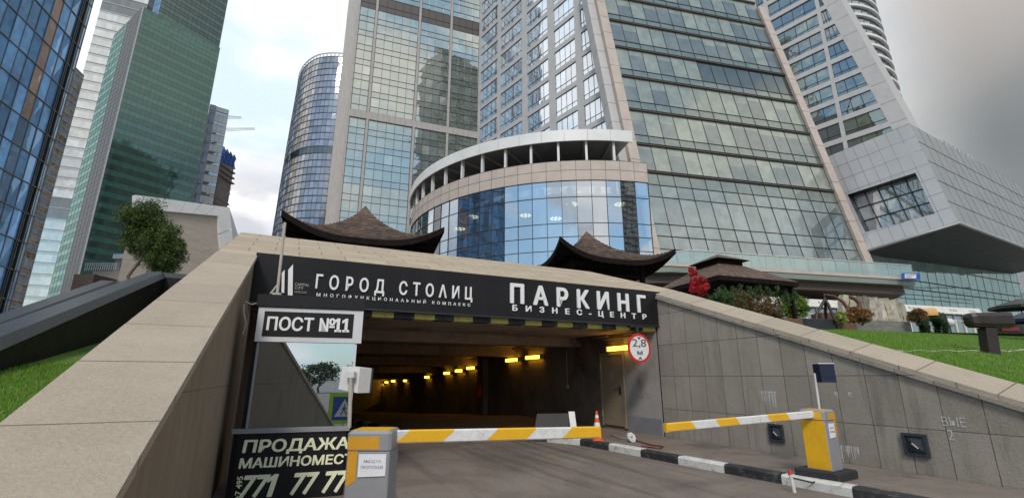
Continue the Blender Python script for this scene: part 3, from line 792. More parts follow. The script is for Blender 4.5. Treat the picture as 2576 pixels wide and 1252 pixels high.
# window: a flat pane a hand's breadth behind the frame
b = MB(['glass_booth']); b.poly([L(a_l + .0, SB - .04, zg + .06), L(a_r - .075, SB - .04, zg + .06), L(a_r - .075, SB - .04, zs + .005), L(a_l + .0, SB - .04, zs + .005)], tint=(.02, .022, .022)); b.build('window_pane', bo)
b = MB(['glass_booth']); b.poly([L(a_r - .075, SB - .04, zg + .06), L(a_r - .06, SB - .75, zg + .06), L(a_r - .06, SB - .75, zs + .005), L(a_r - .075, SB - .04, zs + .005)], tint=(.05, .1, .11)); b.build('side_pane', bo)
b = MB(['frame_white']); b.box((a_r - .078, SB - .05, zg + .057), (a_r - .045, SB - .0, zs - .002), fr=L); b.build('window_frame', bo)
b = MB(['barrier_grey']); b.box((a_l + .036, SB - .05, zg + .057), (a_l + .056, SB - .0, zs - .002), fr=L); b.build('window_frame', bo)
b = MB(['barrier_grey']); b.box((a_l - .12, SB - .06, zg - .005), (a_r - .05, SB + .03, zg + .055), fr=L); b.build('window_sill', bo)
b = MB(['sign_black']); b.box((a_l - .03, SB - 1.3, zt + .01), (a_r + .02, SB + .05, Bz(744)), fr=L); b.build('roof_box', bo)
sb = MB(['frame_white']); sb.box((a_l - .0, SB - .10, zs + .0), (a_r + .015, SB + .02, zt), fr=L); sbo = sb.build('sign_board', bo)
ai, ao = PS(663, 815, SB)[0], PS(889, 815, SB)[0]; zi0, zi1 = Bz(847), Bz(785)
b = MB(['sign_black']); b.box((ai, SB + .021, zi0), (ao, SB + .027, zi1), fr=L); b.build('name_panel', sbo)
a0, a1 = PS(673, 815, SB)[0], PS(878, 815, SB)[0]
letters('lettering', 'ПОСТ №11', L(a0, SB + .028, Bz(832)), U, UP, a1 - a0, Bz(798) - Bz(832), V, 'letter_white', sbo, bold=.03, th=.008, foot=True)
# advertising panel under the window
ap0, ap1 = PS(585, 1200, SB)[0], a_r - .09
b = MB(['sign_black']); b.box((ap0, SB - .018, -.02), (ap1, SB + .012, zg - .01), fr=L); adp = b.build('advert_panel', bo)
def adl(txt, x0, x1, yt, yb, **k):
    a0, a1 = PS(x0, 1150, SB + .013)[0], PS(x1, 1150, SB + .013)[0]; z1, z0 = PS(740, yt, SB + .013)[1], PS(740, yb, SB + .013)[1]
    letters('lettering', txt, L(a0, SB + .013, z0), U, UP, a1 - a0, z1 - z0, V, 'letter_cream', adp, th=.006, **k)
adl('ПРОДАЖА', 608, 874, 1102, 1139, bold=.035, slant=.08)
adl('МАШИНОМЕСТ', 604, 886, 1146, 1171, bold=.035, slant=.08)
adl('771\u2009 77 77', 612, 872, 1190, 1243, bold=.035, slant=.22)
a0 = PS(597, 1200, SB + .013)[0]; z0 = PS(740, 1247, SB + .013)[1]
letters('lettering', '+7 495', L(a0 + .07, SB + .013, z0), UP, -U, Bz(1190) - Bz(1247), .07, V, 'letter_cream', adp, bold=.02, th=.006)
# thin cream pole rising from the booth roof
fp = MB(['pole_beige']); pb = PS(697, 742, SB - .02); pt = PS(717, 560, SB - .02)
fp.tube([L(pb[0], SB - .02, pb[1] + .0), L(pt[0], SB - .02, pt[1])], .022); fp.box((pb[0] - .06, SB - .1, Bz(744) + .002), (pb[0] + .06, SB + .04, Bz(744) + .03), fr=L)
fp.tube([L(pb[0] - .09, SB - .02, Bz(744) + .02), L(pb[0], SB - .02, Bz(744) + .18)], .015)
tag(fp.build('flag_pole'), 'thin cream bare pole standing on the booth roof in front of the black sign', 'pole')
L, PS, U, V = L_keep, PS_keep, U_keep, V_keep
# hanging loose cables by the booth
cb = MB(['pole_beige']); cb.tube([L(.04, SB + .1, 2.62), L(.05, SB + .12, 2.5), L(.1, SB + .1, 2.35), L(.08, SB + .05, 2.2)], .012)
cb.tube([L(.04, SB + .1, 2.66), L(.14, SB + .06, 2.63), L(.2, SB, 2.66)], .010)
tag(cb.build('loose_cable'), 'loose beige cable hanging between the left wall and the booth', 'cable')

# ------------------------------------------------------------------ height limit sign
cxs, czs = PS(1608, 875, .16)
hs = thing('height_limit_sign', 'round red-rimmed height limit sign reading 2,8 m hanging from the striped lintel', 'road sign', tuple(L(cxs, .16, czs)))
rr_ = (PS(1608, 838, .16)[1] - PS(1608, 912, .16)[1]) / 2
def disc(b, a, s, z, r, th, m, seg=40):
    A = [L(a + r * math.cos(2 * math.pi * k / seg), s + th, z + r * math.sin(2 * math.pi * k / seg)) for k in range(seg)]
    Bq = [L(a + r * math.cos(2 * math.pi * k / seg), s, z + r * math.sin(2 * math.pi * k / seg)) for k in range(seg)]
    b.faces(A + Bq, [tuple(range(seg)), tuple(range(2 * seg - 1, seg - 1, -1))] + [(k, (k + 1) % seg, seg + (k + 1) % seg, seg + k) for k in range(seg)], m)
b = MB(['sign_red']); disc(b, cxs, .15, czs, rr_, .02, 'sign_red'); b.build('rim', hs)
b = MB(['letter_white']); disc(b, cxs, .171, czs, rr_ * .82, .003, 'letter_white'); b.build('face', hs)
letters('lettering', '2,8', L(cxs - .23, .175, czs - .0), U, UP, .46, .235, V, 'ink', hs, bold=.012, th=.003)
letters('lettering', 'м', L(cxs - .085, .175, czs - .175), U, UP, .17, .10, V, 'ink', hs, bold=.03, th=.003)
for sg_, zz in ((1, .31), (-1, -.31)):
    b = MB(['ink']); z0 = czs + zz * .97 * rr_ / .4; z1 = z0 - sg_ * .075
    b.faces([L(cxs - .07, .178, z0), L(cxs + .07, .178, z0), L(cxs, .178, z1)], [(0, 1, 2)]); b.build('arrow', hs)
b = MB(['rubber']); b.box((cxs - .22, .02, 2.9), (cxs + .22, .12, 2.945), fr=L); b.box((cxs - .03, .10, czs + rr_ * .9), (cxs + .03, .148, 2.93), fr=L); b.build('bracket', hs)

# ------------------------------------------------------------------ barriers
def barrier_cabinet(name, label, c, ang, h, w, d, note, front_yellow, base=True, zg0=0.0, loc_label=''):
    """c ground point, ang frame rotation. local x = width (face towards viewer), local y = depth (away)"""
    ca, sa = math.cos(ang), math.sin(ang)
    fr = lambda x, y, z: Vector((c.x + x * ca - y * sa, c.y + x * sa + y * ca, zg0 + z))
    t = thing(name, label, 'barrier', (c.x, c.y, zg0), 'barriers across the driveway')
    z0 = .12 if base else 0
    if base:
        b = MB(['rubber']); b.box((-w / 2 - .13, -d / 2 - .13, 0), (w / 2 + .13, d / 2 + .13, .12), fr=fr, bev=.02); b.build('base', t)
    hh = h * .845
    b = MB(['barrier_grey']); b.box((-w / 2 + .008, -d / 2 + .008, z0 + .001), (w / 2 - .008, d / 2 - .008, hh), fr=fr, bev=.012); b.build('body', t)
    b = MB(['barrier_grey']); b.box((-w / 2, -d / 2, hh + .004), (w / 2, d / 2, h), fr=fr, bev=.025); hd = b.build('head', t)
    b = MB(['barrier_yellow']); b.box((-w / 2 + .035, -d / 2 + .035, h + .0005), (w / 2 - .035, d / 2 - .035, h + .003), fr=fr); b.build('top_panel', hd)
    e = -d / 2 - .0015
    # orange stripe on the front, wrapping down the left side of the face
    b = MB(['barrier_orange']); b.box((-w / 2 + .012 if not front_yellow else -w * .18, e - .001, hh + .012), (w * .24 if not front_yellow else w / 2 - .02, e + .0015, h - .05), fr=fr); b.build('front_stripe', hd)
    b = MB(['barrier_orange']); xs = (-w / 2 + .02, -w * .24) if not front_yellow else (w * .30, w / 2 - .02)
    zl = h * .60 if not front_yellow else h * .62
    b.faces([fr(xs[0], e + .006, zl - .03), fr(xs[1], e + .006, zl + .02), fr(xs[1], e + .006, hh - .002), fr(xs[0], e + .006, hh - .002), fr(xs[0], e + .012, zl - .03), fr(xs[1], e + .012, zl + .02), fr(xs[1], e + .012, hh - .002), fr(xs[0], e + .012, hh - .002)], [(0, 1, 2, 3), (0, 4, 5, 1), (1, 5, 6, 2), (2, 6, 7, 3), (3, 7, 4, 0)]); b.build('side_stripe', t)
    if front_yellow:
        xl = -w / 2 - .0015
        b = MB(['barrier_yellow']); b.box((xl + .0, -d / 2 + .035, hh + .012), (xl + .004, d / 2 - .03, h - .03), fr=fr); b.build('side_panel', hd)
        b = MB(['barrier_yellow']); b.box((xl + .007, -d / 2 + .02, z0 + .01), (xl + .0105, d / 2 - .02, hh - .004), fr=fr); b.build('door_panel', t)
        b = MB(['letter_grey']); b.tube([fr(xl - .008, 0, hh + .08), fr(xl + .003, 0, hh + .08)], .011); b.build('lock', t)
    # paper note
    x0, x1, zz0, zz1 = note
    b = MB(['paper']); b.faces([fr(x0, e - .004, zz0), fr(x1, e - .003, zz0 + .01), fr(x1, e - .004, zz1), fr(x0, e - .003, zz1 + .0), fr(x0, e + .005, zz0), fr(x1, e + .005, zz0 + .01), fr(x1, e + .005, zz1), fr(x0, e + .005, zz1)], [(0, 1, 2, 3), (0, 4, 5, 1), (1, 5, 6, 2), (2, 6, 7, 3), (3, 7, 4, 0)]); nt = b.build('paper_notice', t)
    ux = Vector((ca, sa, 0)); nv = Vector((sa, -ca, 0)); W_ = x1 - x0; H_ = zz1 - zz0
    letters('lettering', 'ВЪЕЗД ПО', split=False, org=fr(x0 + W_ * .20, e - .0045, zz0 + H_ * .60), ux=ux, uz=UP, w=W_ * .62, h=H_ * .14, nrm=nv, m='ink', parent=nt, bold=.0, th=.0006)
    letters('lettering', 'ПРОПУСКАМ', split=False, org=fr(x0 + W_ * .10, e - .0045, zz0 + H_ * .36), ux=ux, uz=UP, w=W_ * .80, h=H_ * .14, nrm=nv, m='ink', parent=nt, bold=.0, th=.0006)
    return t, fr
def boom(par, p0, p1, hgt, th, nstr, first, skew=.16):
    t = par
    d = (p1 - p0); Lh = d.length; d.normalize(); nv = Vector((d.y, -d.x, 0)).normalized()
    if nv.y > 0: nv = -nv
    vz = d.cross(nv).normalized()
    if vz.z < 0: vz = -vz
    P = lambda x, y, z: p0 + d * x + nv * y + vz * z
    b = MB(['barrier_white'])
    e = .012; pr = [(-th / 2 + e, -hgt / 2), (th / 2 - e, -hgt / 2), (th / 2, -hgt / 2 + e), (th / 2, hgt / 2 - e), (th / 2 - e, hgt / 2), (-th / 2 + e, hgt / 2), (-th / 2, hgt / 2 - e), (-th / 2, -hgt / 2 + e)]
    A = [P(0, y, z) for y, z in pr]; Bq = [P(Lh, y, z) for y, z in pr]
    b.faces(A + Bq, [(i, (i + 1) % 8, 8 + (i + 1) % 8, 8 + i) for i in range(8)] + [tuple(range(8)), tuple(range(15, 7, -1))]); t = b.build('arm', t)
    for (x0, x1) in nstr:
        b = MB(['barrier_yellow']); y1 = th / 2 + .0015; zt_ = hgt / 2 - e; sk = skew
        q = [(x0, -zt_ ), (x1, -zt_), (min(x1 + sk, Lh), zt_), (x0 + sk if x0 > .001 else x0, zt_)]
        b.poly([P(x, y1, z) for x, z in q]); b.poly([P(q[3][0], y1, zt_), P(q[2][0], y1, zt_), P(q[2][0], th / 2 - e, hgt / 2 + .0015), P(q[3][0], th / 2 - e, hgt / 2 + .0015)])
        b.poly([P(q[3][0], th / 2 - e, hgt / 2 + .0015), P(q[2][0], th / 2 - e, hgt / 2 + .0015), P(q[2][0], -th / 2 + e, hgt / 2 + .0015), P(q[3][0], -th / 2 + e, hgt / 2 + .0015)])
        b.poly([P(q[0][0], -th / 2 - .0015, -zt_), P(q[1][0], -th / 2 - .0015, -zt_), P(q[2][0], -th / 2 - .0015, zt_), P(q[3][0], -th / 2 - .0015, zt_)])
        b.poly([P(q[0][0], y1, -zt_), P(q[1][0], y1, -zt_), P(q[1][0], 0, -hgt / 2 - .0015), P(q[0][0], 0, -hgt / 2 - .0015)])
        b.build('yellow_stripe', t)
    b = MB(['barrier_yellow' if first else 'rubber']); b.hexa([P(Lh, -th / 2, -hgt / 2), P(Lh + .02, -th / 2, -hgt / 2), P(Lh + .02, th / 2, -hgt / 2), P(Lh, th / 2, -hgt / 2), P(Lh, -th / 2, hgt / 2), P(Lh + .02, -th / 2, hgt / 2), P(Lh + .02, th / 2, hgt / 2), P(Lh, th / 2, hgt / 2)]); b.build('end_cap', t)
    return t
# left cabinet
Yc = 4.75
pl, pr_ = PY(873, 1100, Yc), PY(984, 1100, Yc)
cw = (pr_ - pl).length; H1 = zat(930, 1083, Yc)
c1 = (pl + pr_) / 2; c1.z = 0; c1.y += .19
nl0, nl1 = PY(903, 1148, Yc), PY(972, 1148, Yc); nz1, nz0 = zat(930, 1141, Yc), zat(930, 1199, Yc)
cab1, fr1 = barrier_cabinet('barrier_gate', 'barrier with grey and orange cabinet before the advert panel and the longer striped arm', c1, R(0), H1, cw, .38, (nl0.x - c1.x, nl1.x - c1.x, nz0, nz1), False, base=False)
pA = PY(988, 1098, 5.0); pB = PY(1505, 1086, 5.95)
Lb = (pB - pA).length
def fx(px): return (px - 988) / (1505 - 988)
def arm_x(px, p0, p1):
    # parameter on the arm seen at pixel column px
    best = 0; be = 1e9
    for i in range(401):
        q = p0.lerp(p1, i / 400); f = q.y * cp + (q.z - EYE) * sp_; x = CX + F * q.x / f
        if abs(x - px) < be: be = abs(x - px); best = i / 400
    return best * (p1 - p0).length
boom(cab1, pA, pB, .125, .05, [(arm_x(995, pA, pB), arm_x(1113, pA, pB)), (arm_x(1222, pA, pB), arm_x(1322, pA, pB)), (arm_x(1412, pA, pB), Lb)], True, skew=.12)
# white box on pole, left
pc = PY(886, 952, 5.1)
wb = thing('reader_box', 'white electrical box seen from behind on a slim pole over the left barrier cabinet', 'control box', (pc.x, pc.y, H1))
b = MB(['pole_beige']); b.tube([Vector((PY(878, 1080, 5.05).x, 5.05, H1)), Vector((PY(883, 945, 5.05).x, 5.05, pc.z + .02))], .020); b.build('pole', wb)
q = lambda x, y, Y: PY(x, y, Y)
b = MB(['device_white'])
bk = [q(851, 978, 5.10), q(899, 988, 5.10), q(906, 925, 5.12), q(862, 920, 5.12)]
dv = Vector((.085, .16, .0))
b.faces(bk + [p + dv for p in bk], [(0, 1, 2, 3), (7, 6, 5, 4), (0, 4, 5, 1), (1, 5, 6, 2), (2, 6, 7, 3), (3, 7, 4, 0)]); b.build('case', wb)
b = MB(['device_white']); c_ = q(881, 942, 5.05); b.box((c_.x - .045, 5.03, c_.z - .03), (c_.x + .045, 5.10, c_.z + .03)); b.build('bracket', wb)
b = MB(['rubber']); e0 = bk[1] + dv; e1 = bk[2] + dv; b.tube([e0, e1], .012); b.build('door_seal', wb)
# right cabinet on the sidewalk
zs_ = .13
pc2 = PZ(2090, 1202, zs_); c2 = Vector((pc2.x, pc2.y + .10, 0))
H2 = zat(2080, 1030, c2.y - .15) - zs_
ang2 = R(33)
cab2, fr2 = barrier_cabinet('barrier_gate', 'barrier with yellow-sided cabinet on the right sidewalk and the shorter striped arm', c2, ang2, H2, .36, .38, (-.10, .075, H2 * .585, H2 * .80), True, base=True, zg0=zs_)
pA2 = fr2(-.18, -.02, H2 - .07); pB2 = PY(1676, 1075, 6.6)
Lb2 = (pB2 - pA2).length
S2 = [(arm_x(1984, pA2, pB2), arm_x(1936, pA2, pB2)), (arm_x(1858, pA2, pB2), arm_x(1808, pA2, pB2)), (arm_x(1748, pA2, pB2), Lb2)]
boom(cab2, pA2, pB2, .11, .05, S2, True, skew=.07)
pn = PY(2068, 938, c2.y + .25)
nb_ = thing('reader_box', 'dark navy boxed card reader on a thin pole behind the right cabinet', 'control box', (pn.x, pn.y, zs_))
b = MB(['frame_white']); b.tube([Vector((PY(2056, 1020, pn.y).x, pn.y, zs_)), Vector((PY(2052, 955, pn.y).x, pn.y, pn.z))], .018); b.build('pole', nb_)
b = MB(['navy'])
hw_ = (PY(2086, 938, pn.y).x - PY(2049, 938, pn.y).x) / 2; hh_ = (zat(2068, 916, pn.y) - zat(2068, 962, pn.y)) / 2
b.box((pn.x - hw_, pn.y - .16, pn.z - hh_), (pn.x + hw_, pn.y + .04, pn.z + hh_), bev=.01); b.box((pn.x - hw_ - .006, pn.y - .17, pn.z - hh_ * .42), (pn.x + hw_ + .006, pn.y - .161, pn.z - hh_ * .36)); b.build('case', nb_)
b = MB(['frame_white']); b.box((pn.x - hw_ - .008, pn.y - .15, pn.z + hh_ + .001), (pn.x + hw_ + .008, pn.y + .05, pn.z + hh_ + .015)); b.build('hood', nb_)
# short marker post with red head at the kerb
mp_ = PZ(1999, 1238, 0)
mk = thing('marker_post', 'small worn white marker post with a red cap at the kerb edge', 'post', (mp_.x, mp_.y, 0))
b = MB(['kerb_white']); b.tube([(mp_.x, mp_.y, 0), (mp_.x - .02, mp_.y + .01, .24)], .026); b.build('stake', mk)
b = MB(['sign_red']); b.tube([(mp_.x - .021, mp_.y + .01, .243), (mp_.x - .026, mp_.y + .01, .30)], [.03, .022]); b.build('cap', mk)
cb = MB(['rubber']); g0 = Vector((mp_.x - .02, mp_.y, .2)); g1 = fr2(-.25, -.1, .02)
cb.tube([g0, g0.lerp(g1, .3) - UP * .03, g0.lerp(g1, .6) - UP * .06, g1], .012); tag(cb.build('power_cable'), 'short dark cable between the marker post and the right cabinet base', 'cable')

# ------------------------------------------------------------------ small things in the mouth of the tunnel
cn = PZ(1504, 1108, .13)
co = thing('traffic_cone', 'tall orange and white striped traffic cone in front of the steel door', 'traffic cone', (cn.x, cn.y, .13))
def cyl(b, c, r0, r1, z0, z1, m, seg=20):
    b.tube([Vector((c.x, c.y, z0)), Vector((c.x, c.y, z1))], [r0, r1], m, seg)
Hc = zat(1502, 1036, cn.y) - .13
b = MB(['traffic_orange']); b.box((cn.x - .13, cn.y - .13, .131), (cn.x + .13, cn.y + .13, .16), bev=.01)
b.build('base', co)
def rc(t): return .125 * (1 - t) + .022 * t
segs = [(0, .42, 'traffic_orange'), (.42, .60, 'letter_white'), (.60, .76, 'traffic_orange'), (.76, .86, 'letter_white'), (.86, 1.0, 'traffic_orange')]
for t0, t1, m in segs:
    b = MB([m]); cyl(b, cn, rc(t0), rc(t1), .16 + Hc * t0 + .0005, .16 + Hc * t1, m); b.build('band', co)
bd = MB(['white_panel']); p0 = PZ(1448, 1104, .13); zb_ = zat(1448, 1036, p0.y)
bd.hexa([Vector((p0.x - .09, p0.y, .131)), Vector((p0.x + .07, p0.y + .02, .131)), Vector((p0.x + .07, p0.y + .05, .131)), Vector((p0.x - .09, p0.y + .03, .131)), Vector((p0.x - .13, p0.y + .25, zb_)), Vector((p0.x + .03, p0.y + .27, zb_)), Vector((p0.x + .03, p0.y + .30, zb_)), Vector((p0.x - .13, p0.y + .28, zb_))])
tag(bd.build('board'), 'narrow white board leaning in the tunnel left of the cone', 'board')
bd = MB(['soffit_dark']); p0 = PZ(1395, 1100, .13); zb_ = zat(1395, 1040, p0.y + .8)
bd.hexa([p0 + Vector((-.5, .6, 0)), p0 + Vector((.45, .8, 0)), p0 + Vector((.45, .84, 0)), p0 + Vector((-.5, .64, 0)), Vector((p0.x - .4, p0.y + .8, zb_)), Vector((p0.x + .5, p0.y + 1., zb_)), Vector((p0.x + .5, p0.y + 1.04, zb_)), Vector((p0.x - .4, p0.y + .84, zb_))])
tag(bd.build('board'), 'wide grey board standing behind the narrow white one in the tunnel', 'board')
pd = PZ(1594, 1112, .13); pd = toL(pd)
b = MB(['kerb_white', 'ink'])
fr8 = []
for th_, s8 in ((.0, 1), (.035, 1)):
    for k in range(8):
        a = math.pi / 8 + k * math.pi / 4; fr8.append(L(pd[0] + .115 * math.cos(a), pd[1] - th_ - .05 * (1 + math.sin(a)), .13 + .115 * (1 + math.sin(a)) * .95))
b.faces(fr8, [tuple(range(8)), tuple(range(15, 7, -1))] + [(k, (k + 1) % 8, 8 + (k + 1) % 8, 8 + k) for k in range(8)])
b.faces([L(pd[0] + .022 * math.cos(k), pd[1] + .004 - .05, .13 + .115 + .03 * math.sin(k)) for k in [i * .785 for i in range(8)]], [tuple(range(8))], 'ink')
tag(b.build('concrete_foot'), 'octagonal white sign foot leaning on the wall right of the door', 'sign foot')
for pts, m, lab in (([(1580, 1100), (1610, 1110), (1640, 1118), (1668, 1122), (1660, 1127), (1625, 1122), (1600, 1120)], 'cable', 'red hose lying on the sidewalk below the plaster wall'),
                    ([(1535, 1092), (1560, 1101), (1582, 1103), (1600, 1104)], 'barrier_grey', 'grey metal strip lying in front of the steel door')):
    b = MB([m]); P = []
    for k in range(len(pts) - 1):
        for t in (0, .5): P.append(PZ(pts[k][0] * (1 - t) + pts[k + 1][0] * t, pts[k][1] * (1 - t) + pts[k + 1][1] * t, .15))
    b.tube(P, .014); tag(b.build('hose' if m == 'cable' else 'metal_strip'), lab, 'hose' if m == 'cable' else 'metal strip')

# recessed wall lights and stains on the right granite wall
for (x, y, hw2, hh2, lab) in ((1952, 1088, .16, .17, 'small square dark recessed wall light behind the right barrier arm'), (2303, 1118, .17, .17, 'square dark recessed wall light right of the yellow-sided cabinet')):
    s, z = PA(x, y, W_P)
    t = thing('wall_light', lab, 'wall light', tuple(L(W_P, s, z)), 'recessed lights in the right granite wall')
    b = MB(['vent_metal']); 
    for (s0, s1, z0, z1) in ((-hw2, hw2, hh2 - .04, hh2), (-hw2, hw2, -hh2, -hh2 + .04), (-hw2, -hw2 + .04, -hh2 + .04, hh2 - .04), (hw2 - .04, hw2, -hh2 + .04, hh2 - .04)):
        b.box((W_P - .02, s + s0, z + z0), (W_P + .03, s + s1, z + z1), fr=L)
    b.build('frame', t)
    b = MB(['vent_metal']); c = L(W_P - .035, s, z); k4 = [L(W_P + .02, s + a * (hw2 - .04), z + e * (hh2 - .04)) for a, e in ((-1, -1), (1, -1), (1, 1), (-1, 1))]
    for k in range(4): b.poly([k4[k], k4[(k + 1) % 4], c])
    b.build('cover', t)
    b = MB(['letter_grey']); b.tube([L(W_P - .04, s - .03, z + .02), L(W_P - .045, s + .05, z - .05)], .012); b.build('hook', t)
rs = random.Random(9)
for (x0, x1, y0, y1) in ((1912, 1950, 983, 1045), (2096, 2104, 985, 1010), (2130, 2138, 985, 1008), (2112, 2155, 1118, 1175), (1940, 1948, 1045, 1080)):
    b = MB(['stain_white']); s0, z1 = PA(x0, y0, W_P); s1, _ = PA(x1, y0, W_P); _, z0 = PA(x0, y1, W_P); nn = 9 if x1 - x0 > 20 else 3
    for k in range(nn):
        sm_ = s0 + (s1 - s0) * (k + rs.random() * .7) / nn; w_ = rs.uniform(.006, .016); ln = (z1 - z0) * rs.uniform(.3, 1)
        b.poly([L(W_P + .027, sm_ - w_, z1), L(W_P + .027, sm_ + w_, z1), L(W_P + .027, sm_ + w_ * .8, z1 - ln * .6), L(W_P + .027, sm_, z1 - ln), L(W_P + .027, sm_ - w_ * .9, z1 - ln * .5)])
    if x0 == 1912: b.poly([L(W_P + .0275, s0, z1), L(W_P + .0275, s1, z1), L(W_P + .0275, s1, z1 - .03), L(W_P + .0275, s0, z1 - .015)])
    b.build('lime_streak', ent)
# chalk graffiti
s0, z0 = PA(2378, 1108, W_P); s1, z1 = PA(2424, 1050, W_P)
letters('chalk_writing', 'ВЫЕ', L(W_P + .026, s0, z0 + (z1 - z0) * .62), V, UP, s1 - s0, (z1 - z0) * .38, -U, 'stain_white', ent, bold=-.005, th=.003)
letters('chalk_writing', '2', L(W_P + .026, s0 + .04, z0 + (z1 - z0) * .05), V, UP, .07, (z1 - z0) * .42, -U, 'stain_white', ent, bold=-.005, th=.003)
# ================================================================== BUILDINGS
def uniform(a, b, n): return [a + (b - a) * i / n for i in range(n + 1)]
def rows_h(z0, z1, H, pat):
    """rows over height z0..z1 (metres) with storey height H split by pat [(fraction, kind)] -> v in 0..1"""
    out = []; z = z0; T = z1 - z0
    while z < z1 - .01:
        for fr_, k in pat:
            e = min(z + H * fr_, z1)
            if e > z + .05: out.append(((z - z0) / T, (e - z0) / T, k))
            z = e
            if z >= z1: break
    return out
def jt(c, a=.15):
    k = 1 + rj.uniform(-a, a); return tuple(min(1, x * k) for x in c)
tr = random.Random(21)

# ---- T1: mirror blue tower at the left edge
far = XYof(140, 350, 60); dirn = Vector((-.262, .965, 0)); near_ = far - dirn * 50
q = vq(near_, far, 0, 92)
t = thing('glass_tower', 'mirror blue glass tower with slanting pane lines at the left edge of the view', 'tower', tuple(near_.lerp(far, .5)))
core(t, q, 25, 'mullion_dark', 'core')
dcol = [0, .55, 1.1, 1.6, 2.1] + [2.1 + 1.6 * k for k in range(1, 30)]; dcol = [x for x in dcol if x <= 50]; us = [1 - x / 50 for x in dcol][::-1]; ncol = len(us) - 1; rw = rows_h(0, 92, 3.7, [(1, 'g')])
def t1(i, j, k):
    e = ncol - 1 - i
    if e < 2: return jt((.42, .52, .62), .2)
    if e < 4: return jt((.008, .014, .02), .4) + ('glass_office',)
    if e == 6: return jt((.46, .28, .18) if 8 < j < 15 else (.10, .2, .36), .3)  # warm panes: reflection of a neighbouring building painted into the tint
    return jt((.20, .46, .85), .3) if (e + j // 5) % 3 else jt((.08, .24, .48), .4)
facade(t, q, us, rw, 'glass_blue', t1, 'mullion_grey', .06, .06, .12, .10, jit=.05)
b = MB(['mullion_dark']); n = qn(q)
for e in (1.1, 2.1):
    u = 1 - e / 50; b.bar(lerp2(q, u, 0), lerp2(q, u, 1), dirn * .16, n, 'mullion_dark', .15)
b.build('fin', t)

# ---- T2b: narrow tower with tan stripes
p0 = XYof(75, 560, 95); p1 = XYof(112, 560, 99); zt_ = zat(192, 178, 97)
q = vq(p0, p1, 0, zt_); t = thing('striped_tower', 'narrow pale tower with tan horizontal stripes squeezed behind the blue tower', 'tower', tuple(p0))
core(t, q, 12, 'stone_grey')
def t2(i, j, k): return jt((.34, .36, .40), .15) if k == 'g' else jt((.42, .30, .17), .2)
facade(t, q, uniform(0, 1, 3), rows_h(0, zt_, 3.4, [(.55, 'g'), (.45, 's')]), 'glass_tower', t2, 'mullion_light', .05, .05, .15, .1)

# ---- T2: silver panel tower
p0 = XYof(150, 400, 200); p1 = XYof(330, 200, 208)
q = vq(p0, p1, 0, 250); t = thing('panel_tower', 'tall silver tower clad in staggered pale panels left of the green tower', 'tower', tuple(p0.lerp(p1, .5)))
core(t, q, 30, 'stone_grey'); n = qn(q); T = 250; H = 5.0
j = 0; z = 0
while z < T:
    dark = (j % 22 in (14, 15)) ; mb = MB(['glass_tower', 'white_panel'])
    uu = [0] + [((i + (.5 if j % 2 else 0)) / 9) for i in range(1, 9)] + [1]
    for i in range(len(uu) - 1):
        g_ = j * .01
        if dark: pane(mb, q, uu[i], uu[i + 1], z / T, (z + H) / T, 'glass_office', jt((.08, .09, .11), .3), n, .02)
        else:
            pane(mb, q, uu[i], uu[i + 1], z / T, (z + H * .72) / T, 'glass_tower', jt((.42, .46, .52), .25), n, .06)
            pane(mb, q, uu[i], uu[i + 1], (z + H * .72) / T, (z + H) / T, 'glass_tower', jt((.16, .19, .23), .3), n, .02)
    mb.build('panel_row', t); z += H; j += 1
b = MB(['mullion_light'])
for k in range(j): b.bar(lerp2(q, 0, k * H / T), lerp2(q, 1, k * H / T), UP * .3, n, None, .25)
b.build('ledge', t)

# ---- T3: green tower, pale left face and dark front face
D = 140
c0 = XYof(306, 245, D); fd = Vector((.549, .836, 0)); 
pr2 = ray(526, 270); k_ = 0
for s_ in range(1, 4000):
    p = c0 + fd * (s_ * .02)
    if p.x / p.y >= pr2.x / pr2.y: k_ = s_ * .02; break
c1_ = c0 + fd * k_; ztop = zat(363, 18, D); ztop1 = ztop
ld = Vector((-.836, .549, 0)); pl2 = ray(258, 204); kk = 0
for s_ in range(1, 4000):
    p = c0 + ld * (s_ * .02)
    if p.x / p.y <= pl2.x / pl2.y: kk = s_ * .02; break
c2_ = c0 + ld * kk
t = thing('green_tower', 'dark green striped office tower with one paler narrow side', 'tower', tuple(c0))
qa = vq(c0, c1_, 0, ztop); qb = vq(c2_, c0, 0, ztop)
core(t, qa, 14, 'mullion_dark')
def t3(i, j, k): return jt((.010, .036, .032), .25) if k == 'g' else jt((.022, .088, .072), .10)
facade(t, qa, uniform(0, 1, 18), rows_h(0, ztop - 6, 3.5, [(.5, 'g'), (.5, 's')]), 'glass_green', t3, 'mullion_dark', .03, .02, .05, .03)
mb = MB(['glass_green']); qq = vq(c0, c1_, ztop - 6, ztop); pane(mb, qq, 0, 1, 0, 1, 'glass_green', (.025, .095, .078), qn(qq)); mb.build('parapet_panel', t)
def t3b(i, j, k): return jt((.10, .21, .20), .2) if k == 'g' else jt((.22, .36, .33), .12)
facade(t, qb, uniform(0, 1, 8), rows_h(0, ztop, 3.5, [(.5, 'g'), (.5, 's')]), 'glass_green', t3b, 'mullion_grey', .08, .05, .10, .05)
b = MB(['mullion_light']); b.bar(lerp2(qa, 0, 0), lerp2(qa, 0, 1), fd * .3, qn(qa), None, .2); b.build('corner_fin', t)

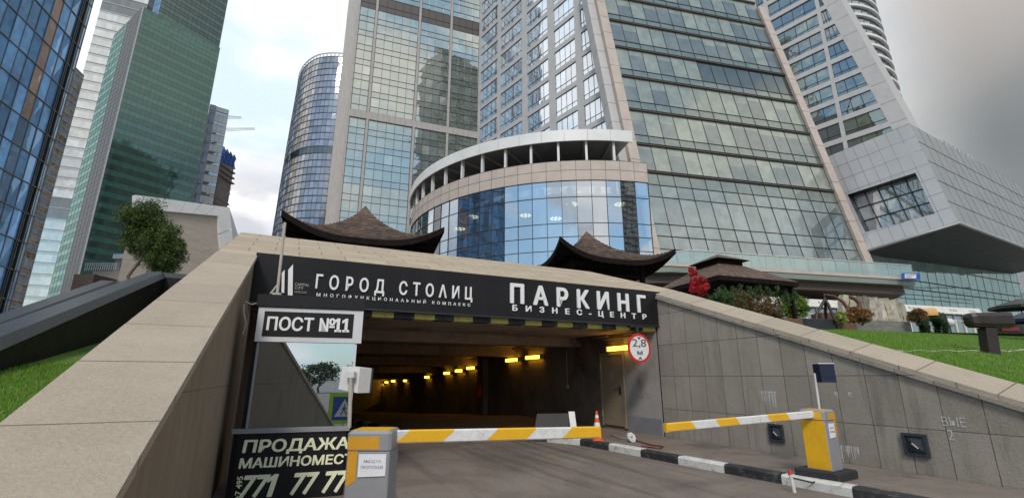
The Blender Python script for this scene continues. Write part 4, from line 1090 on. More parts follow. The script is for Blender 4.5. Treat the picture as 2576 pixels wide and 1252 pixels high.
# ---- T4: tall olive grey tower behind the green one
p0 = XYof(400, 30, 200); p1 = XYof(566, 40, 226)
q = vq(p0, p1, 0, 300); t = thing('dark_tower', 'tall dark olive tower with fine horizontal lines rising behind the green tower', 'tower', tuple(p0))
core(t, q, 30, 'mullion_dark')
def t4(i, j, k): return jt((.035, .05, .045), .3) if k == 'g' else jt((.075, .095, .085), .15)
facade(t, q, uniform(0, 1, 14), rows_h(0, 300, 4.6, [(.45, 'g'), (.55, 's')]), 'glass_green', t4, 'mullion_dark', .08, .05, .15, .08)
p2 = XYof(383, 30, 202)
q = vq(p2, p0, 0, 300); facade(t, q, uniform(0, 1, 3), rows_h(0, 300, 4.6, [(1, 'g')]), 'glass_blue', lambda i, j, k: jt((.12, .22, .33), .2), 'mullion_grey', .08, .05, .15, .08, row_name='side_window_row')

# ---- T5: white building right of the green tower
p0 = XYof(505, 400, 172); pm = XYof(519, 400, 173); p1 = XYof(555, 400, 176); zt_ = zat(550, 271, 174)
t = thing('white_tower', 'pale grey tower with a blue edge strip just right of the green tower', 'tower', tuple(p0))
q = vq(p0, p1, 0, zt_); core(t, q, 20, 'stone_grey')
q1 = vq(pm, p1, 0, zt_)
facade(t, q1, uniform(0, 1, 3), rows_h(0, zt_ - 2, 4.3, [(.3, 'g'), (.7, 's')]), 'glass_tower', lambda i, j, k: jt((.12, .16, .2), .2) if k == 'g' else jt((.62, .64, .65), .06) + (('white_panel',)), 'mullion_light', .08, .05, .12, .08)
q2 = vq(p0, pm, 0, zt_)
facade(t, q2, uniform(0, 1, 2), rows_h(0, zt_ - 2, 4.3, [(1, 'g')]), 'glass_blue', lambda i, j, k: jt((.08, .12, .2), .3), 'mullion_light', .6, .3, .4, .3, row_name='side_window_row')
b = MB(['white_panel']); b.bar(lerp2(q, 0, 1) - UP * 1, lerp2(q, 1, 1) - UP * 1, UP * 2, qn(q), None, .3); b.build('parapet', t)

# ---- T6: raw tower under construction with blue tarp, two crane jibs
Yc_ = 200; t = thing('unfinished_tower', 'unfinished concrete tower with ragged floors and a blue tarpaulin on top', 'construction', tuple(XYof(570, 450, Yc_)))
zT = zat(575, 385, Yc_); zB = zat(575, 535, Yc_); H = (zT - zB) / 11
for k in range(-14, 11):
    z = zB + k * H; w0 = 541 + tr.uniform(-3, 2) - 0; w1 = 588 + tr.uniform(-5, 5)
    a = XYof(w0, 450, Yc_); c = XYof(w1, 450, Yc_ + 12); c.x = min(c.x, XYof(w1, 450, Yc_).x)
    mb = MB(['building_raw']); mb.box((a.x, Yc_, z), (c.x, Yc_ + 12, z + .6)); mb.build('floor_slab', t)
mb = MB(['building_raw']); a = XYof(545, 450, Yc_); c = XYof(580, 450, Yc_ + 12); mb.box((a.x, Yc_ + 2, 0), (c.x, Yc_ + 11, zT - 1))
for k in range(9):
    x = a.x + (c.x - a.x) * k / 8; mb.box((x, Yc_ + .4, 0), (x + .5, Yc_ + 1.0, zT))
mb.build('frame', t)
tp = MB(['tarp_blue']); n_ = 12
for i in range(n_):
    for j in range(5):
        def TP(i, j):
            x = XYof(553 + 40 * i / n_, 420, Yc_).x; top = zat(570, 366 + (i / n_) * 30 + (6 if i % 3 == 0 else 0), Yc_); bot = zat(570, 408 + (i / n_) * 18, Yc_)
            return Vector((x, Yc_ - .8 + .5 * math.sin(i * 2.3 + j), top + (bot - top) * j / 5))
        tp.poly([TP(i, j), TP(i, j + 1), TP(i + 1, j + 1), TP(i + 1, j)])
tp.build('tarpaulin', t)
for (x0, y0, x1, y1, Yk, lab, bx, by) in ((560, 295, 606, 296, 240, 'upper shorter crane jib reaching right behind the pale grey tower', 549, 293), (556, 327, 640, 324, 235, 'lower longer crane jib reaching right over the unfinished tower', 545, 329)):
    t = thing('tower_crane', lab, 'crane', tuple(XYof(bx, by, Yk)), 'construction cranes behind the pale grey tower')
    A, Bq = PY(x0, y0, Yk), PY(x1, y1, Yk); b = MB(['steel_white'])
    off = [Vector((0, 0, 0)), Vector((0, 1.6, 0)), Vector((0, .8, 1.5))]
    for o_ in off: b.tube([A + o_, Bq + o_ * .5], .13, seg=5)
    N_ = 16
    for i in range(N_):
        s0, s1 = i / N_, (i + 1) / N_; f = lambda s, o_: (A + o_).lerp(Bq + o_ * .5, s)
        b.tube([f(s0, off[0]), f(s1, off[2])], .07, seg=4, cap=False); b.tube([f(s0, off[2]), f(s1, off[0])], .07, seg=4, cap=False)
    b.build('jib', t)
    b = MB(['steel_white']); bp_ = PY(bx, by, Yk); z1 = bp_.z + 3
    for dx, dy in ((0, 0), (1.6, 0), (0, 1.6), (1.6, 1.6)): b.tube([(bp_.x + dx, Yk + dy, 0), (bp_.x + dx, Yk + dy, z1)], .15, seg=5)
    b.tube([(bp_.x, Yk + .8, bp_.z), A + off[1] * .5], .2, seg=5); b.build('mast', t)

# ---- pavilion with white panel rim, left of the entrance
t = thing('stone_pavilion', 'beige stone block with a white panelled rim behind the round tree', 'building', tuple(XYof(480, 600, 45)))
A = PY(340, 490, 40); B1 = PY(577, 522, 48); dv_ = Vector((B1.x - A.x, B1.y - A.y, 0)).normalized(); nq = Vector((dv_.y, -dv_.x, 0))
pp = lambda px, py, o_=0: PP(px, py, A + nq * o_, nq)
top_l, top_r, bl, br_, sb_, sc_ = pp(340, 490), pp(577, 522), pp(340, 524), pp(548, 543), pp(556, 640), pp(589, 640)
low = lambda p, z=2.4: Vector((p.x, p.y, z))
b = MB(['cream_stone']); W_ = [low(bl), low(sb_), sb_, br_, bl]; W_ = [p - nq * .25 for p in W_]; bk2 = [p + Vector((p.x, p.y, 0)).normalized() * 10 for p in W_]
b.faces(W_ + bk2, [(0, 1, 2, 3, 4), (0, 4, 9, 5), (4, 3, 8, 9)]); b.build('wall', t)
for i in range(6):
    b = MB(['white_panel']); u0, u1 = i / 6 + .002, (i + 1) / 6 - .002
    P = [bl.lerp(br_, u0), bl.lerp(br_, u1), top_l.lerp(top_r, u1), top_l.lerp(top_r, u0)]
    b.hexa([P[0] - nq * .5, P[1] - nq * .5, P[1] + nq * .02, P[0] + nq * .02, P[3] - nq * .5, P[2] - nq * .5, P[2] + nq * .02, P[3] + nq * .02]); b.build('rim_panel', t)
b = MB(['white_panel']); m1, m2 = br_.lerp(sb_, .45), top_r.lerp(sc_, .45)
for P in ((m1 - UP * .04, m2 - UP * .04, top_r, br_), (sb_, sc_, m2 - UP * .12, m1 - UP * .12)):
    b.hexa([P[0] - nq * .5, P[1] - nq * .5, P[1] + nq * .03, P[0] + nq * .03, P[3] - nq * .5, P[2] - nq * .5, P[2] + nq * .03, P[3] + nq * .03])
b.build('side_panel', t)
b = MB(['white_panel']); bk_s = Vector((-.35, 1, 0)) * 9; b.poly([top_r, sc_, sc_ + bk_s, top_r + bk_s - UP * 2.2]); b.build('return_panel', t)

# low terrace building far left with railing
t = thing('low_building', 'low beige terrace building with a window band left of the round tree', 'building', tuple(XYof(270, 680, 60)))
A = PY(212, 700, 58); C_ = PY(330, 640, 62); zl, zh = 0, zat(270, 690, 60)
b = MB(['cream_stone']); b.box((A.x, 59, 0), (C_.x + 12, 75, zat(270, 682, 59))); b.box((PY(291, 650, 62).x, 62, 0), (PY(400, 650, 62).x, 75, zat(290, 645, 62))); b.build('wall', t)
b = MB(['glass_window']); x0, x1 = PY(300, 665, 61.9).x, PY(325, 665, 61.9).x; z0, z1 = zat(300, 676, 61.9), zat(300, 663, 61.9)
for k in range(4): b.poly([(x0 + (x1 - x0) * k / 4 + .1, 61.95, z0), (x0 + (x1 - x0) * (k + 1) / 4, 61.95, z0), (x0 + (x1 - x0) * (k + 1) / 4, 61.95, z1), (x0 + (x1 - x0) * k / 4 + .1, 61.95, z1)], tint=(.03, .04, .06))
b.build('window', t)
b = MB(['white_panel']); b.box((PY(286, 650, 61.7).x, 61.5, zat(290, 652, 62)), (PY(345, 650, 61.7).x, 61.94, zat(290, 641, 62))); b.build('fascia', t)
b = MB(['steel_white']); xa, xb = PY(212, 672, 58.8).x, PY(290, 672, 58.8).x; zr = zat(270, 682, 59)
for k in range(15): x = xa + (xb - xa) * k / 14; b.tube([(x, 58.9, zr), (x, 58.9, zr + 1)], .04, seg=5)
for hz in (.35, .7, 1.0): b.tube([(xa, 58.9, zr + hz), (xb, 58.9, zr + hz)], .04, seg=5)
b.build('railing', t)
b = MB(['soffit_brown']); b.box((PY(184, 700, 50).x, 50, 0), (PY(235, 700, 50).x, 54, zat(200, 689, 50))); tag(b.build('planter_box'), 'brown box wall at the foot of the green tower, left of the low terrace building', 'planter')

# ---- T7: curved tower, sloping roof, dark bands
t = thing('curved_tower', 'distant curved glass tower with a slanting rounded top, left of the central tower', 'tower', tuple(XYof(775, 500, 160)))
RT = 22.0; YT = 165; pe = XYof(690, 480, YT); ctr = Vector((pe.x + RT * .98, YT + 8, 0))
def S7(u, v):
    a = math.pi * (1.10 + .62 * u)              # from the left tangent towards the viewer
    top = 1.0
    zt_ = zat(840, 150, 155) - max(0, (.50 - u)) ** 1.5 * 14
    z = zt_ * v
    rr_ = RT * (1 - .10 * (v ** 2)) if True else RT
    return ctr + Vector((rr_ * math.cos(a), rr_ * math.sin(a), z))
def patch(parent, S, us, vs, gm, tintf, mull, w=.1, d=.08, name='window_row', gname='mullion_grid', jit=.02, kindf=None, hw=None, hlines=None):
    def nrm(u, v):
        e = .002; return (S(u + e, v) - S(u - e, v)).cross(S(u, v + e) - S(u, v - e)).normalized()
    for j in range(len(vs) - 1):
        mb = MB([gm])
        for i in range(len(us) - 1):
            n = nrm((us[i] + us[i + 1]) / 2, (vs[j] + vs[j + 1]) / 2); tt = tintf(i, j); mm = tt[3] if len(tt) == 4 else gm
            mb.poly([S(us[i], vs[j]) - n * rj.uniform(0, jit), S(us[i + 1], vs[j]) - n * rj.uniform(0, jit), S(us[i + 1], vs[j + 1]) - n * rj.uniform(0, jit), S(us[i], vs[j + 1]) - n * rj.uniform(0, jit)], mm, tt[:3])
        mb.build(name if kindf is None else kindf(j), parent)
    g = MB([mull]); hw = hw or w
    for u in us:
        for j in range(len(vs) - 1):
            n = nrm(min(max(u, .001), .999), vs[j]); ud = (S(u + .002, vs[j]) - S(u - .002, vs[j])).normalized(); g.bar(S(u, vs[j]), S(u, vs[j + 1]), ud * w, n, mull, d)
    for v in (hlines or vs):
        for i in range(len(us) - 1):
            n = nrm((us[i] + us[i + 1]) / 2, v); g.bar(S(us[i], v), S(us[i + 1], v), UP * hw, n, mull, d)
    g.build(gname, parent)
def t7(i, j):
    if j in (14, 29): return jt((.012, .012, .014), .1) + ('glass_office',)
    return jt((.46, .41, .38), .3) if 13 > i > 8 else jt((.20, .22, .28), .35)  # tan columns: highlight stripe on the curve, painted into the tint
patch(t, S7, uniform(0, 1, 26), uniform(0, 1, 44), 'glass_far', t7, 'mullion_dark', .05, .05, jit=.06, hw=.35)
b = MB(['steel_white'])
for i in range(26):
    p, q_ = S7(i / 26, 1), S7((i + 1) / 26, 1); b.tube([p + UP * 1.5, q_ + UP * 1.5], .25, seg=5); b.tube([p, p + UP * 1.5], .2, seg=5)
b.build('roof_railing', t)
mb = MB(['mullion_dark']); P7 = [S7(i / 26, 0) for i in range(27)]; Q7 = [S7(i / 26, .999) for i in range(27)]
P8 = [ctr + (p - ctr) * .97 for p in P7]; 
bk_ = [Vector((ctr.x + 18, ctr.y + 20, z)) for z in (0, Q7[-1].z)]
mb.faces([Vector((p.x + .5, p.y + .5, p.z)) for p in P7] + [Vector((p.x + .5, p.y + .5, p.z)) for p in Q7] + bk_, [(i, i + 1, 28 + i, 27 + i) for i in range(26)] + [tuple(range(27, 54)) + (55,)]); mb.build('core', t)

# ---- T8: central office tower
F8 = Vector((.936, .351, 0)); a0_ = XYof(858, 470, 90)
def hit(p, d, px, py):
    r = ray(px, py); k = (r.x * p.y - r.y * p.x) / (d.x * r.y - d.y * r.x); return p + d * k
a1_ = hit(a0_, F8, 1205, 230); W8 = (a1_ - a0_).length
zb8 = zat(871, 292, a0_.y); ZT = 112
t = thing('office_tower', 'grey green glass office tower with beige piers in the centre background', 'tower', tuple(a0_.lerp(a1_, .5)))
q = vq(a0_, a1_, 0, ZT); core(t, q, 26, 'stone_pink', inset=.3); n = qn(q)
pier = [0, .137, .481, .745, 1.0]; npn = [2, 5, 4, 4]; us = []
for b_i in range(4):
    a, c = pier[b_i], pier[b_i + 1]; e = .012
    us += [a + e + (c - a - 2 * e) * k / npn[b_i] for k in range(npn[b_i] + 1)]
cuts = {2, 8, 13}      # gaps over piers
H = 3.75; zb_top = zat(870, 276, a0_.y)
lo_rows = []; z = zb8
while z > 4:
    lo_rows += [(z - H * .62, z, 'g'), (z - H, z - H * .62, 's')]; z -= H
hi_rows = []; z = zb_top + .2
while z < ZT - 1:
    hi_rows += [(z, z + H * .38, 's'), (z + H * .38, z + H, 'g')]; z += H
zl0 = zat(895, 26, a0_.y)
rows_all = sorted([(a / ZT, c / ZT, k) for a, c, k in lo_rows + hi_rows if c <= ZT])
mbs = {}
for j, (v0, v1, k) in enumerate(rows_all):
    mb = MB(['glass_tower'])
    louv = v0 * ZT > zl0 - 1 and v0 * ZT < zl0 + 3.0
    for i in range(len(us) - 1):
        if i in cuts: continue
        if louv: pane(mb, q, us[i], us[i + 1], v0, v1, 'louvre', (1, 1, 1), n, .0)
        else:
            c = (.18, .215, .20) if k == 'g' else (.15, .175, .165)
            if tr.random() < .13 and k == 'g': c = (.32, .35, .32)
            pane(mb, q, us[i], us[i + 1], v0, v1, 'glass_tower', jt(c, .22), n, .016)
    mb.build('louvre_row' if louv else ('window_row' if k == 'g' else 'spandrel_row'), t)
g = MB(['mullion_dark'])
for i, u in enumerate(us): g.bar(lerp2(q, u, 0), lerp2(q, u, 1), F8 * .07, n, None, .07)
for v0, v1, k in rows_all:
    for b_i in range(4): g.bar(lerp2(q, pier[b_i], v0), lerp2(q, pier[b_i + 1], v0), UP * .07, n, None, .07)
g.build('mullion_grid', t)
for u in pier:
    b = MB(['stone_pier']); z = 0
    while z < ZT:
        b.bar(lerp2(q, u, z / ZT), lerp2(q, u, min(1, (z + H - .04) / ZT)), F8 * (.019 * W8), n, None, .28); z += H
    b.build('pier', t)
b = MB(['stone_pier']); nseg = 24
for i in range(nseg): b.bar(lerp2(q, i / nseg + .0005, (zb8 + .75) / ZT), lerp2(q, (i + 1) / nseg - .0005, (zb8 + .75) / ZT), UP * (zb_top - zb8 + .1), n, None, .33)
b.build('stone_band', t)
# stepped left side
s1_ = XYof(822, 560, 112); qs = vq(s1_, a0_, 0, ZT - 4); ns = qn(qs)
mb = MB(['stone_pink', 'glass_tower'])
mb.poly([p - ns * .05 for p in qs], 'stone_pink'); mb.build('side_wall', t)
for k in range(5):
    u = .12 + .18 * k; b = MB(['glass_tower']); z = 6; jj = 0
    while z < ZT - 8: pane(b, qs, u, u + .09, z / (ZT - 4), (z + H * .7) / (ZT - 4), 'glass_tower', jt((.13, .15, .16), .3), ns, 0, inset=-.06); z += H
    b.build('side_window_column', t)
b = MB(['stone_grey'])
for k in range(6): u = .04 + .18 * k; b.bar(lerp2(qs, u, 0), lerp2(qs, u, 1), (a0_ - s1_).normalized() * .5, ns, None, .5)
b.build('side_fin', t)

# ---- T9 + T10: the leaning stone edged building
F9 = Vector((-.614, .789, 0)); e0 = Vector((a1_.x - .2, a1_.y - .3, 0)); e1 = hit(e0, -F9, 1583, 330); W9 = (e1 - e0).length
ZT9 = 125.0
q9 = vq(e0, e1, 0, ZT9); n9 = qn(q9)
t = thing('slanted_building', 'beige stone building with slanting parallelogram windows and a leaning glass front', 'building', tuple(e1))
pn9 = e1; 
def uof(px, py):      # u on the face plane at a pixel
    p = PP(px, py, e1, n9); return (p - e0).dot(-F9) / W9, p.z / ZT9
uA, vA = uof(1562, 325); uB, vB = uof(1488, 0)
umax9 = lambda v: uA + .022 + (v - vA) * (uB - uA) / (vB - vA)
bays = []
for x0, x1 in ((1209, 1251), (1259, 1313), (1326, 1380), (1396, 1450), (1466, 1520), (1530, 1580)):
    bays.append((uof(x0, 200)[0], uof(x1, 200)[0]))
H9 = 4.95; vz0 = uof(1430, 215)[1] * ZT9
zlist = []; z = vz0 - H9 * 9
while z < ZT9 - H9: zlist.append(z); z += H9
wall = MB(['stone_grey'])
prev = 0
def wq(mb, u0, u1, z0, z1, um, q, ZT, n, off=0, m=None):
    A = [(u0, z0), (u1, z0), (u1, z1), (u0, z1)]
    P = [lerp2(q, min(u, um(z / ZT)), z / ZT) + n * off for u, z in A]
    if (P[1] - P[0]).length < .02 and (P[2] - P[3]).length < .02: return None
    mb.poly(P, m); return P
for bi, (u0, u1) in enumerate(bays):
    for k in range(25): wq(wall, prev, u0, k * 5, k * 5 + 5, umax9, q9, ZT9, n9)
    prev = u1
for seg_z in range(0, 25): wq(wall, bays[-1][1], 1.2, seg_z * 5, seg_z * 5 + 5, umax9, q9, ZT9, n9)
for bi, (u0, u1) in enumerate(bays):
    zz = 0
    for z in zlist:
        wq(wall, u0, u1, zz, z, umax9, q9, ZT9, n9); zz = z + H9 * .80
    for k in range(5):
        za = zz + (ZT9 - zz) * k / 5; wq(wall, u0, u1, za, zz + (ZT9 - zz) * (k + 1) / 5, umax9, q9, ZT9, n9)
wall.build('stone_wall', t)
inner = lambda v: umax9(v) - .035
def window(parent, q, ZT, n, u0, u1, z0, z1, um, npan, rec, tints, gm, mull='mullion_dark', bar=.06, name='window', rev='stone_grey'):
    A = [(u0, z0), (u1, z0), (u1, z1), (u0, z1)]
    P = [lerp2(q, min(u, um(z / ZT)), z / ZT) for u, z in A]
    if (P[1] - P[0]).length < .4 and (P[2] - P[3]).length < .4: return
    mb = MB([gm, rev, mull]); I = [p - n * rec for p in P]
    for k in range(4): mb.poly([P[k], P[(k + 1) % 4], I[(k + 1) % 4], I[k]], rev)
    for k in range(npan):
        a, c = k / npan, (k + 1) / npan
        for (e, f, tn) in ((0, .26, 0), (.26, 1, 1)):
            f4 = lambda u, v: (I[0] * (1 - u) + I[1] * u) * (1 - v) + (I[3] * (1 - u) + I[2] * u) * v
            mb.poly([f4(a, e) - n * rj.uniform(0, .015), f4(c, e) - n * rj.uniform(0, .015), f4(c, f) - n * rj.uniform(0, .015), f4(a, f) - n * rj.uniform(0, .015)], gm, jt(tints[min(tn, len(tints) - 1)], .4))
    ud = (I[1] - I[0]).normalized() if (I[1] - I[0]).length > .1 else (I[2] - I[3]).normalized()
    for k in range(npan + 1):
        mb.bar(I[0].lerp(I[1], k / npan), I[3].lerp(I[2], k / npan), ud * bar, n, mull, .06)
    for v in (0, .26, 1): mb.bar(I[0].lerp(I[3], v), I[1].lerp(I[2], v), UP * bar, n, mull, .06)
    mb.build(name, parent)
for z in zlist:
    if z + H9 * .7 < 18: continue
    for bi, (u0, u1) in enumerate(bays):
        window(t, q9, ZT9, n9, u0, u1, z, z + H9 * .80, inner, 4 if bi else 3, .18, [(.30, .42, .58), (.38, .50, .66)], 'glass_sky' , bar=.045, rev='stone_grey')  # pale blue tints stand in for sky reflected in the panes

# leaning front face (T10)
d10 = Vector((.972, .235, 0))
BL = PY(1668, 690, 62.5); BR = hit(Vector((BL.x, BL.y, 0)), d10, 2188, 690)
fwd = lambda p: p.y * cp + (p.z - EYE) * sp_
BL = Vector((BL.x, BL.y, zat(1668, 690, BL.y))); BR = Vector((BR.x, BR.y, BL.z))
TL = PY(1503, -60, 69.5)
dTR = ray(1872, -60); 
sTR = None; best = 1e9
for i in range(100, 600):
    p = TL + d10 * (i * .1); f = fwd(p); x = CX + F * p.x / f; 
    if abs(x - (1895 - .423 * 60 + .4 * (CY - F * (-p.y * sp_ + (p.z - EYE) * cp) / f - (-60)))) < best: best = abs(x - (1895 - .423 * 60 + .4 * (CY - F * (-p.y * sp_ + (p.z - EYE) * cp) / f + 60))); sTR = i * .1
TR = TL + d10 * sTR
q10 = (BL, BR, TR, TL); n10 = qn(q10)
# v positions from the left edge of the face in the photo
def v10(py):
    lo, hi = -.2, 1.2
    for _ in range(40):
        m_ = (lo + hi) / 2; p = lerp2(q10, 0, m_); f = fwd(p); y = CY - F * (-p.y * sp_ + (p.z - EYE) * cp) / f
        if y > py: lo = m_
        else: hi = m_
    return (lo + hi) / 2
r3y = lambda y: y * .5104
led = [r3y(100), r3y(232), r3y(375), r3y(540), r3y(710), r3y(845)]     # storey ledges at the left edge
vb = [v10(y) for y in led]
low = [v10(r3y(y)) for y in (905, 965, 1100, 1160, 1225, 1290)]
rows10 = []
vv = low[::-1]
vv = [0.0] + [v for v in vv if v > .01]
for a, c in zip(vv[:-1], vv[1:]): rows10.append((a, c, 'g'))
rows10.append((vv[-1], vb[5], 's'))
for k in range(5, 0, -1):
    a, c = vb[k], vb[k - 1]; m_ = a + (c - a) * .28
    if k == 5: rows10.append((a, c, 'G'))
    else: rows10 += [(a, m_, 's'), (m_, c, 'G')]
st = vb[0] - vb[1]; a = vb[0]
while a < 1.0:
    rows10 += [(a, a + st * .28, 's'), (a + st * .28, a + st * .98, 'G')]; a += st * .98
def t10(i, j, k):
    if k == 's': return jt((.16, .18, .155), .1)
    if k == 'g': return jt((.22, .25, .25), .2)
    if j in (13,) and i > 5: return jt((.045, .05, .05), .15)
    return jt((.285, .30, .245), .12) if tr.random() < .42 else jt((.16, .168, .157), .15)
us10 = uniform(0.0, 1.0, 13)
names = {'g': 'window_row', 'G': 'window_row', 's': 'spandrel_row'}
for j, (v0, v1, k) in enumerate(rows10):
    mb = MB(['glass_office'])
    for i in range(13):
        c = t10(i, j, k)
        if k == 'G' and c[0] < .26 and not (j == 13 and i > 5):
            e = v0 + (v1 - v0) * tr.choice([.72, .8, .85, .6])      # blind pulled part way down
            pane(mb, q10, us10[i], us10[i + 1], v0, e, 'glass_office', c, n10, .006); pane(mb, q10, us10[i], us10[i + 1], e, v1, 'glass_office', jt((.26, .28, .23), .1), n10, .006)
        else: pane(mb, q10, us10[i], us10[i + 1], v0, v1, 'glass_office', c, n10, .012 if k != 'g' else .03)
    mb.build(names[k], t)
g = MB(['mullion_dark']); vd = (TL - BL).normalized()
for u in us10: g.bar(lerp2(q10, u, 0), lerp2(q10, u, 1), d10 * .065, n10, None, .06)
for v0, v1, k in rows10: g.bar(lerp2(q10, 0, v0), lerp2(q10, 1, v0), vd * .07, n10, None, .08)
g.build('mullion_grid', t)
for v in vb + [vb[0] + st * .98 * (k + 1) for k in range(3)]:
    b = MB(['louvre']); b.bar(lerp2(q10, .0, v), lerp2(q10, 1, v), vd * .14, n10, None, .30); b.bar(lerp2(q10, .01, v) + vd * .26, lerp2(q10, 1, v) + vd * .26, vd * .05, n10, None, .28); b.build('ledge', t)
# stone piers along both leaning edges
def pier_box(name, p0, p1, wv, n, dp, m, nst=16, sink=1.5):
    b = MB([m])
    for i in range(nst):
        a = p0.lerp(p1, i / nst + .0006); c = p0.lerp(p1, (i + 1) / nst - .0006)
        b.hexa([a - n * sink, a + wv - n * sink, a + wv + n * dp, a + n * dp, c - n * sink, c + wv - n * sink, c + wv + n * dp, c + n * dp])
    b.build(name, t)
pier_box('left_pier', BL - d10 * 1.55, TL - d10 * 1.55, d10 * 1.55, n10, .55, 'stone_pink')
pier_box('left_pier_inner', BL - d10 * 2.9 - n10 * .6, TL - d10 * 2.9 - n10 * .6, d10 * 1.34, n10, .35, 'stone_grey')
pier_box('right_pier', BR, TR, d10 * 1.5, n10, .55, 'stone_pink')
qc = [p - n10 * 1.0 for p in q10]; Dq = [p + Vector((0, 28, 0)) for p in qc]
mb = MB(['stone_grey']); mb.faces(qc + Dq, [(0, 1, 2, 3), (1, 5, 6, 2), (3, 2, 6, 7), (4, 0, 3, 7)]); mb.build('core', t)
mb = MB(['stone_grey']); mb.hexa([Vector((p.x, p.y, z)) for z in (0, BL.z) for p in (BL - d10 * 2, BR + d10, BR + d10 + Vector((0, 12, 0)), BL - d10 * 2 + Vector((0, 12, 0)))]); mb.build('podium_wall', t)

# ---- T14: round podium drum
Cc = Vector((10.6, 87.6, 0)); RD = 29.3; Yn = Cc.y - RD
zf1, zf0 = zat(1500, 329, Yn), zat(1500, 357, Yn); zo0 = zat(1500, 404, Yn); zb0 = zat(1500, 453, Yn)
t = thing('round_podium', 'round glass podium with a stone band and an open roof terrace under a white fascia', 'building', (Cc.x, Yn, 0))
aL, aR = math.pi * 1.03, math.pi * 1.5 + math.asin(max(-1, min(1, (hit(Vector((BL.x - 1.8, BL.y, 0)), d10, 1620, 560).x - Cc.x) / RD)))
def Dp(ang, z, r=RD): return Cc + Vector((r * math.cos(ang), r * math.sin(ang), z))
# pane columns: about 2 m wide
nD = int((aR - aL) * RD / 1.95)
def SD(u, v, z0=2.0, z1=None): 
    z1 = zb0 if z1 is None else z1
    return Dp(aL + (aR - aL) * u, z0 + (z1 - z0) * v)
gl_y = [453, 494, 560, 594, 629, 664, 700]; zs_g = [zat(1500, y, Yn) for y in gl_y]; zs_g.append(5.4); zs_g = sorted(zs_g); zs_g[-1] = zb0
vsD = [(z - 2.0) / (zb0 - 2.0) for z in zs_g]
m, N, K, o = _nodes('glass_clear')
tb = N.new('ShaderNodeBsdfTransparent'); tb.inputs[0].default_value = (.42, .5, .5, 1)
gl = N.new('ShaderNodeBsdfGlossy'); gl.inputs['Roughness'].default_value = .01; gl.inputs[0].default_value = (.88, .93, 1, 1)
fr_ = N.new('ShaderNodeFresnel'); fr_.inputs[0].default_value = 1.5
mr = N.new('ShaderNodeMapRange'); K.new(fr_.outputs[0], mr.inputs[0]); mr.inputs[1].default_value = .04; mr.inputs[3].default_value = .5; mr.inputs[4].default_value = 1
ad = N.new('ShaderNodeMixShader'); K.new(mr.outputs[0], ad.inputs[0]); K.new(tb.outputs[0], ad.inputs[1]); K.new(gl.outputs[0], ad.inputs[2]); K.new(ad.outputs[0], o.inputs[0])
patch(t, SD, uniform(0, 1, nD), vsD, 'glass_clear', lambda i, j: (1, 1, 1), 'mullion_dark', .07, .07, jit=.02)
# interior floors, back wall, columns, lamps
b = MB(['plaster', 'white_panel'])
for z in (zs_g[-2] + .2, zs_g[-4] - .15, 8.5):
    nn = 30
    for i in range(nn):
        a, c = aL + (aR - aL) * i / nn, aL + (aR - aL) * (i + 1) / nn
        b.hexa([Dp(a, z, RD - 9), Dp(a, z, RD - .35), Dp(c, z, RD - .35), Dp(c, z, RD - 9), Dp(a, z + .4, RD - 9), Dp(a, z + .4, RD - .35), Dp(c, z + .4, RD - .35), Dp(c, z + .4, RD - 9)], 'plaster')
for i in range(30):
    a, c = aL + (aR - aL) * i / 30, aL + (aR - aL) * (i + 1) / 30
    b.poly([Dp(a, 4, RD - 8.9), Dp(c, 4, RD - 8.9), Dp(c, zb0, RD - 8.9), Dp(a, zb0, RD - 8.9)], 'plaster')
b.build('interior', t)
for i in range(12):
    b = MB(['white_panel']); a = aL + (aR - aL) * (i + .5) / 12; p = Dp(a, 0, RD - 2.6); b.tube([(p.x, p.y, 5), (p.x, p.y, zb0)], .42); b.build('interior_column', t)
for k, (px, py) in enumerate(((1440, 513), (1398, 549), (1322, 541), (1190, 545), (1158, 575), (1560, 513))):
    d_ = ray(px, py); r_ = RD - 3; oc = CAM - Cc; A_ = d_.x ** 2 + d_.y ** 2; B_ = 2 * (oc.x * d_.x + oc.y * d_.y); C2 = oc.x ** 2 + oc.y ** 2 - r_ ** 2; disc_ = B_ * B_ - 4 * A_ * C2
    if disc_ < 0: continue
    p = CAM + d_ * ((-B_ - math.sqrt(disc_)) / (2 * A_)); b = MB(['lamp_warm'])
    for j in range(8):
        an = j * math.pi / 4; c = p + Vector((math.cos(an), math.sin(an), 0)) * .62; b.tube([c, c - UP * .1], .18, seg=8)
    b.tube([p, p - UP * .1], .22, seg=8); b.build('ring_lamp', t)
# stone band of two courses
def SB_(u, v): return Dp(aL + (aR - aL) * u, zb0 + (zo0 - zb0) * v, RD + .12)
patch(t, SB_, uniform(0, 1, nD), [0, .52, 1], 'stone_pink', lambda i, j: (1, 1, 1), 'louvre', .05, .015, name='stone_course', gname='joint', jit=.0)
_p = CAM; d_ = ray(1590, 345); oc = CAM - Cc; r_ = RD + .4; A_ = d_.x ** 2 + d_.y ** 2; B_ = 2 * (oc.x * d_.x + oc.y * d_.y); C2 = oc.x ** 2 + oc.y ** 2 - r_ ** 2
_h = CAM + d_ * ((-B_ - math.sqrt(B_ * B_ - 4 * A_ * C2)) / (2 * A_)); aR_full = aR; aR = math.pi * 1.5 + math.asin((_h.x - Cc.x) / r_)
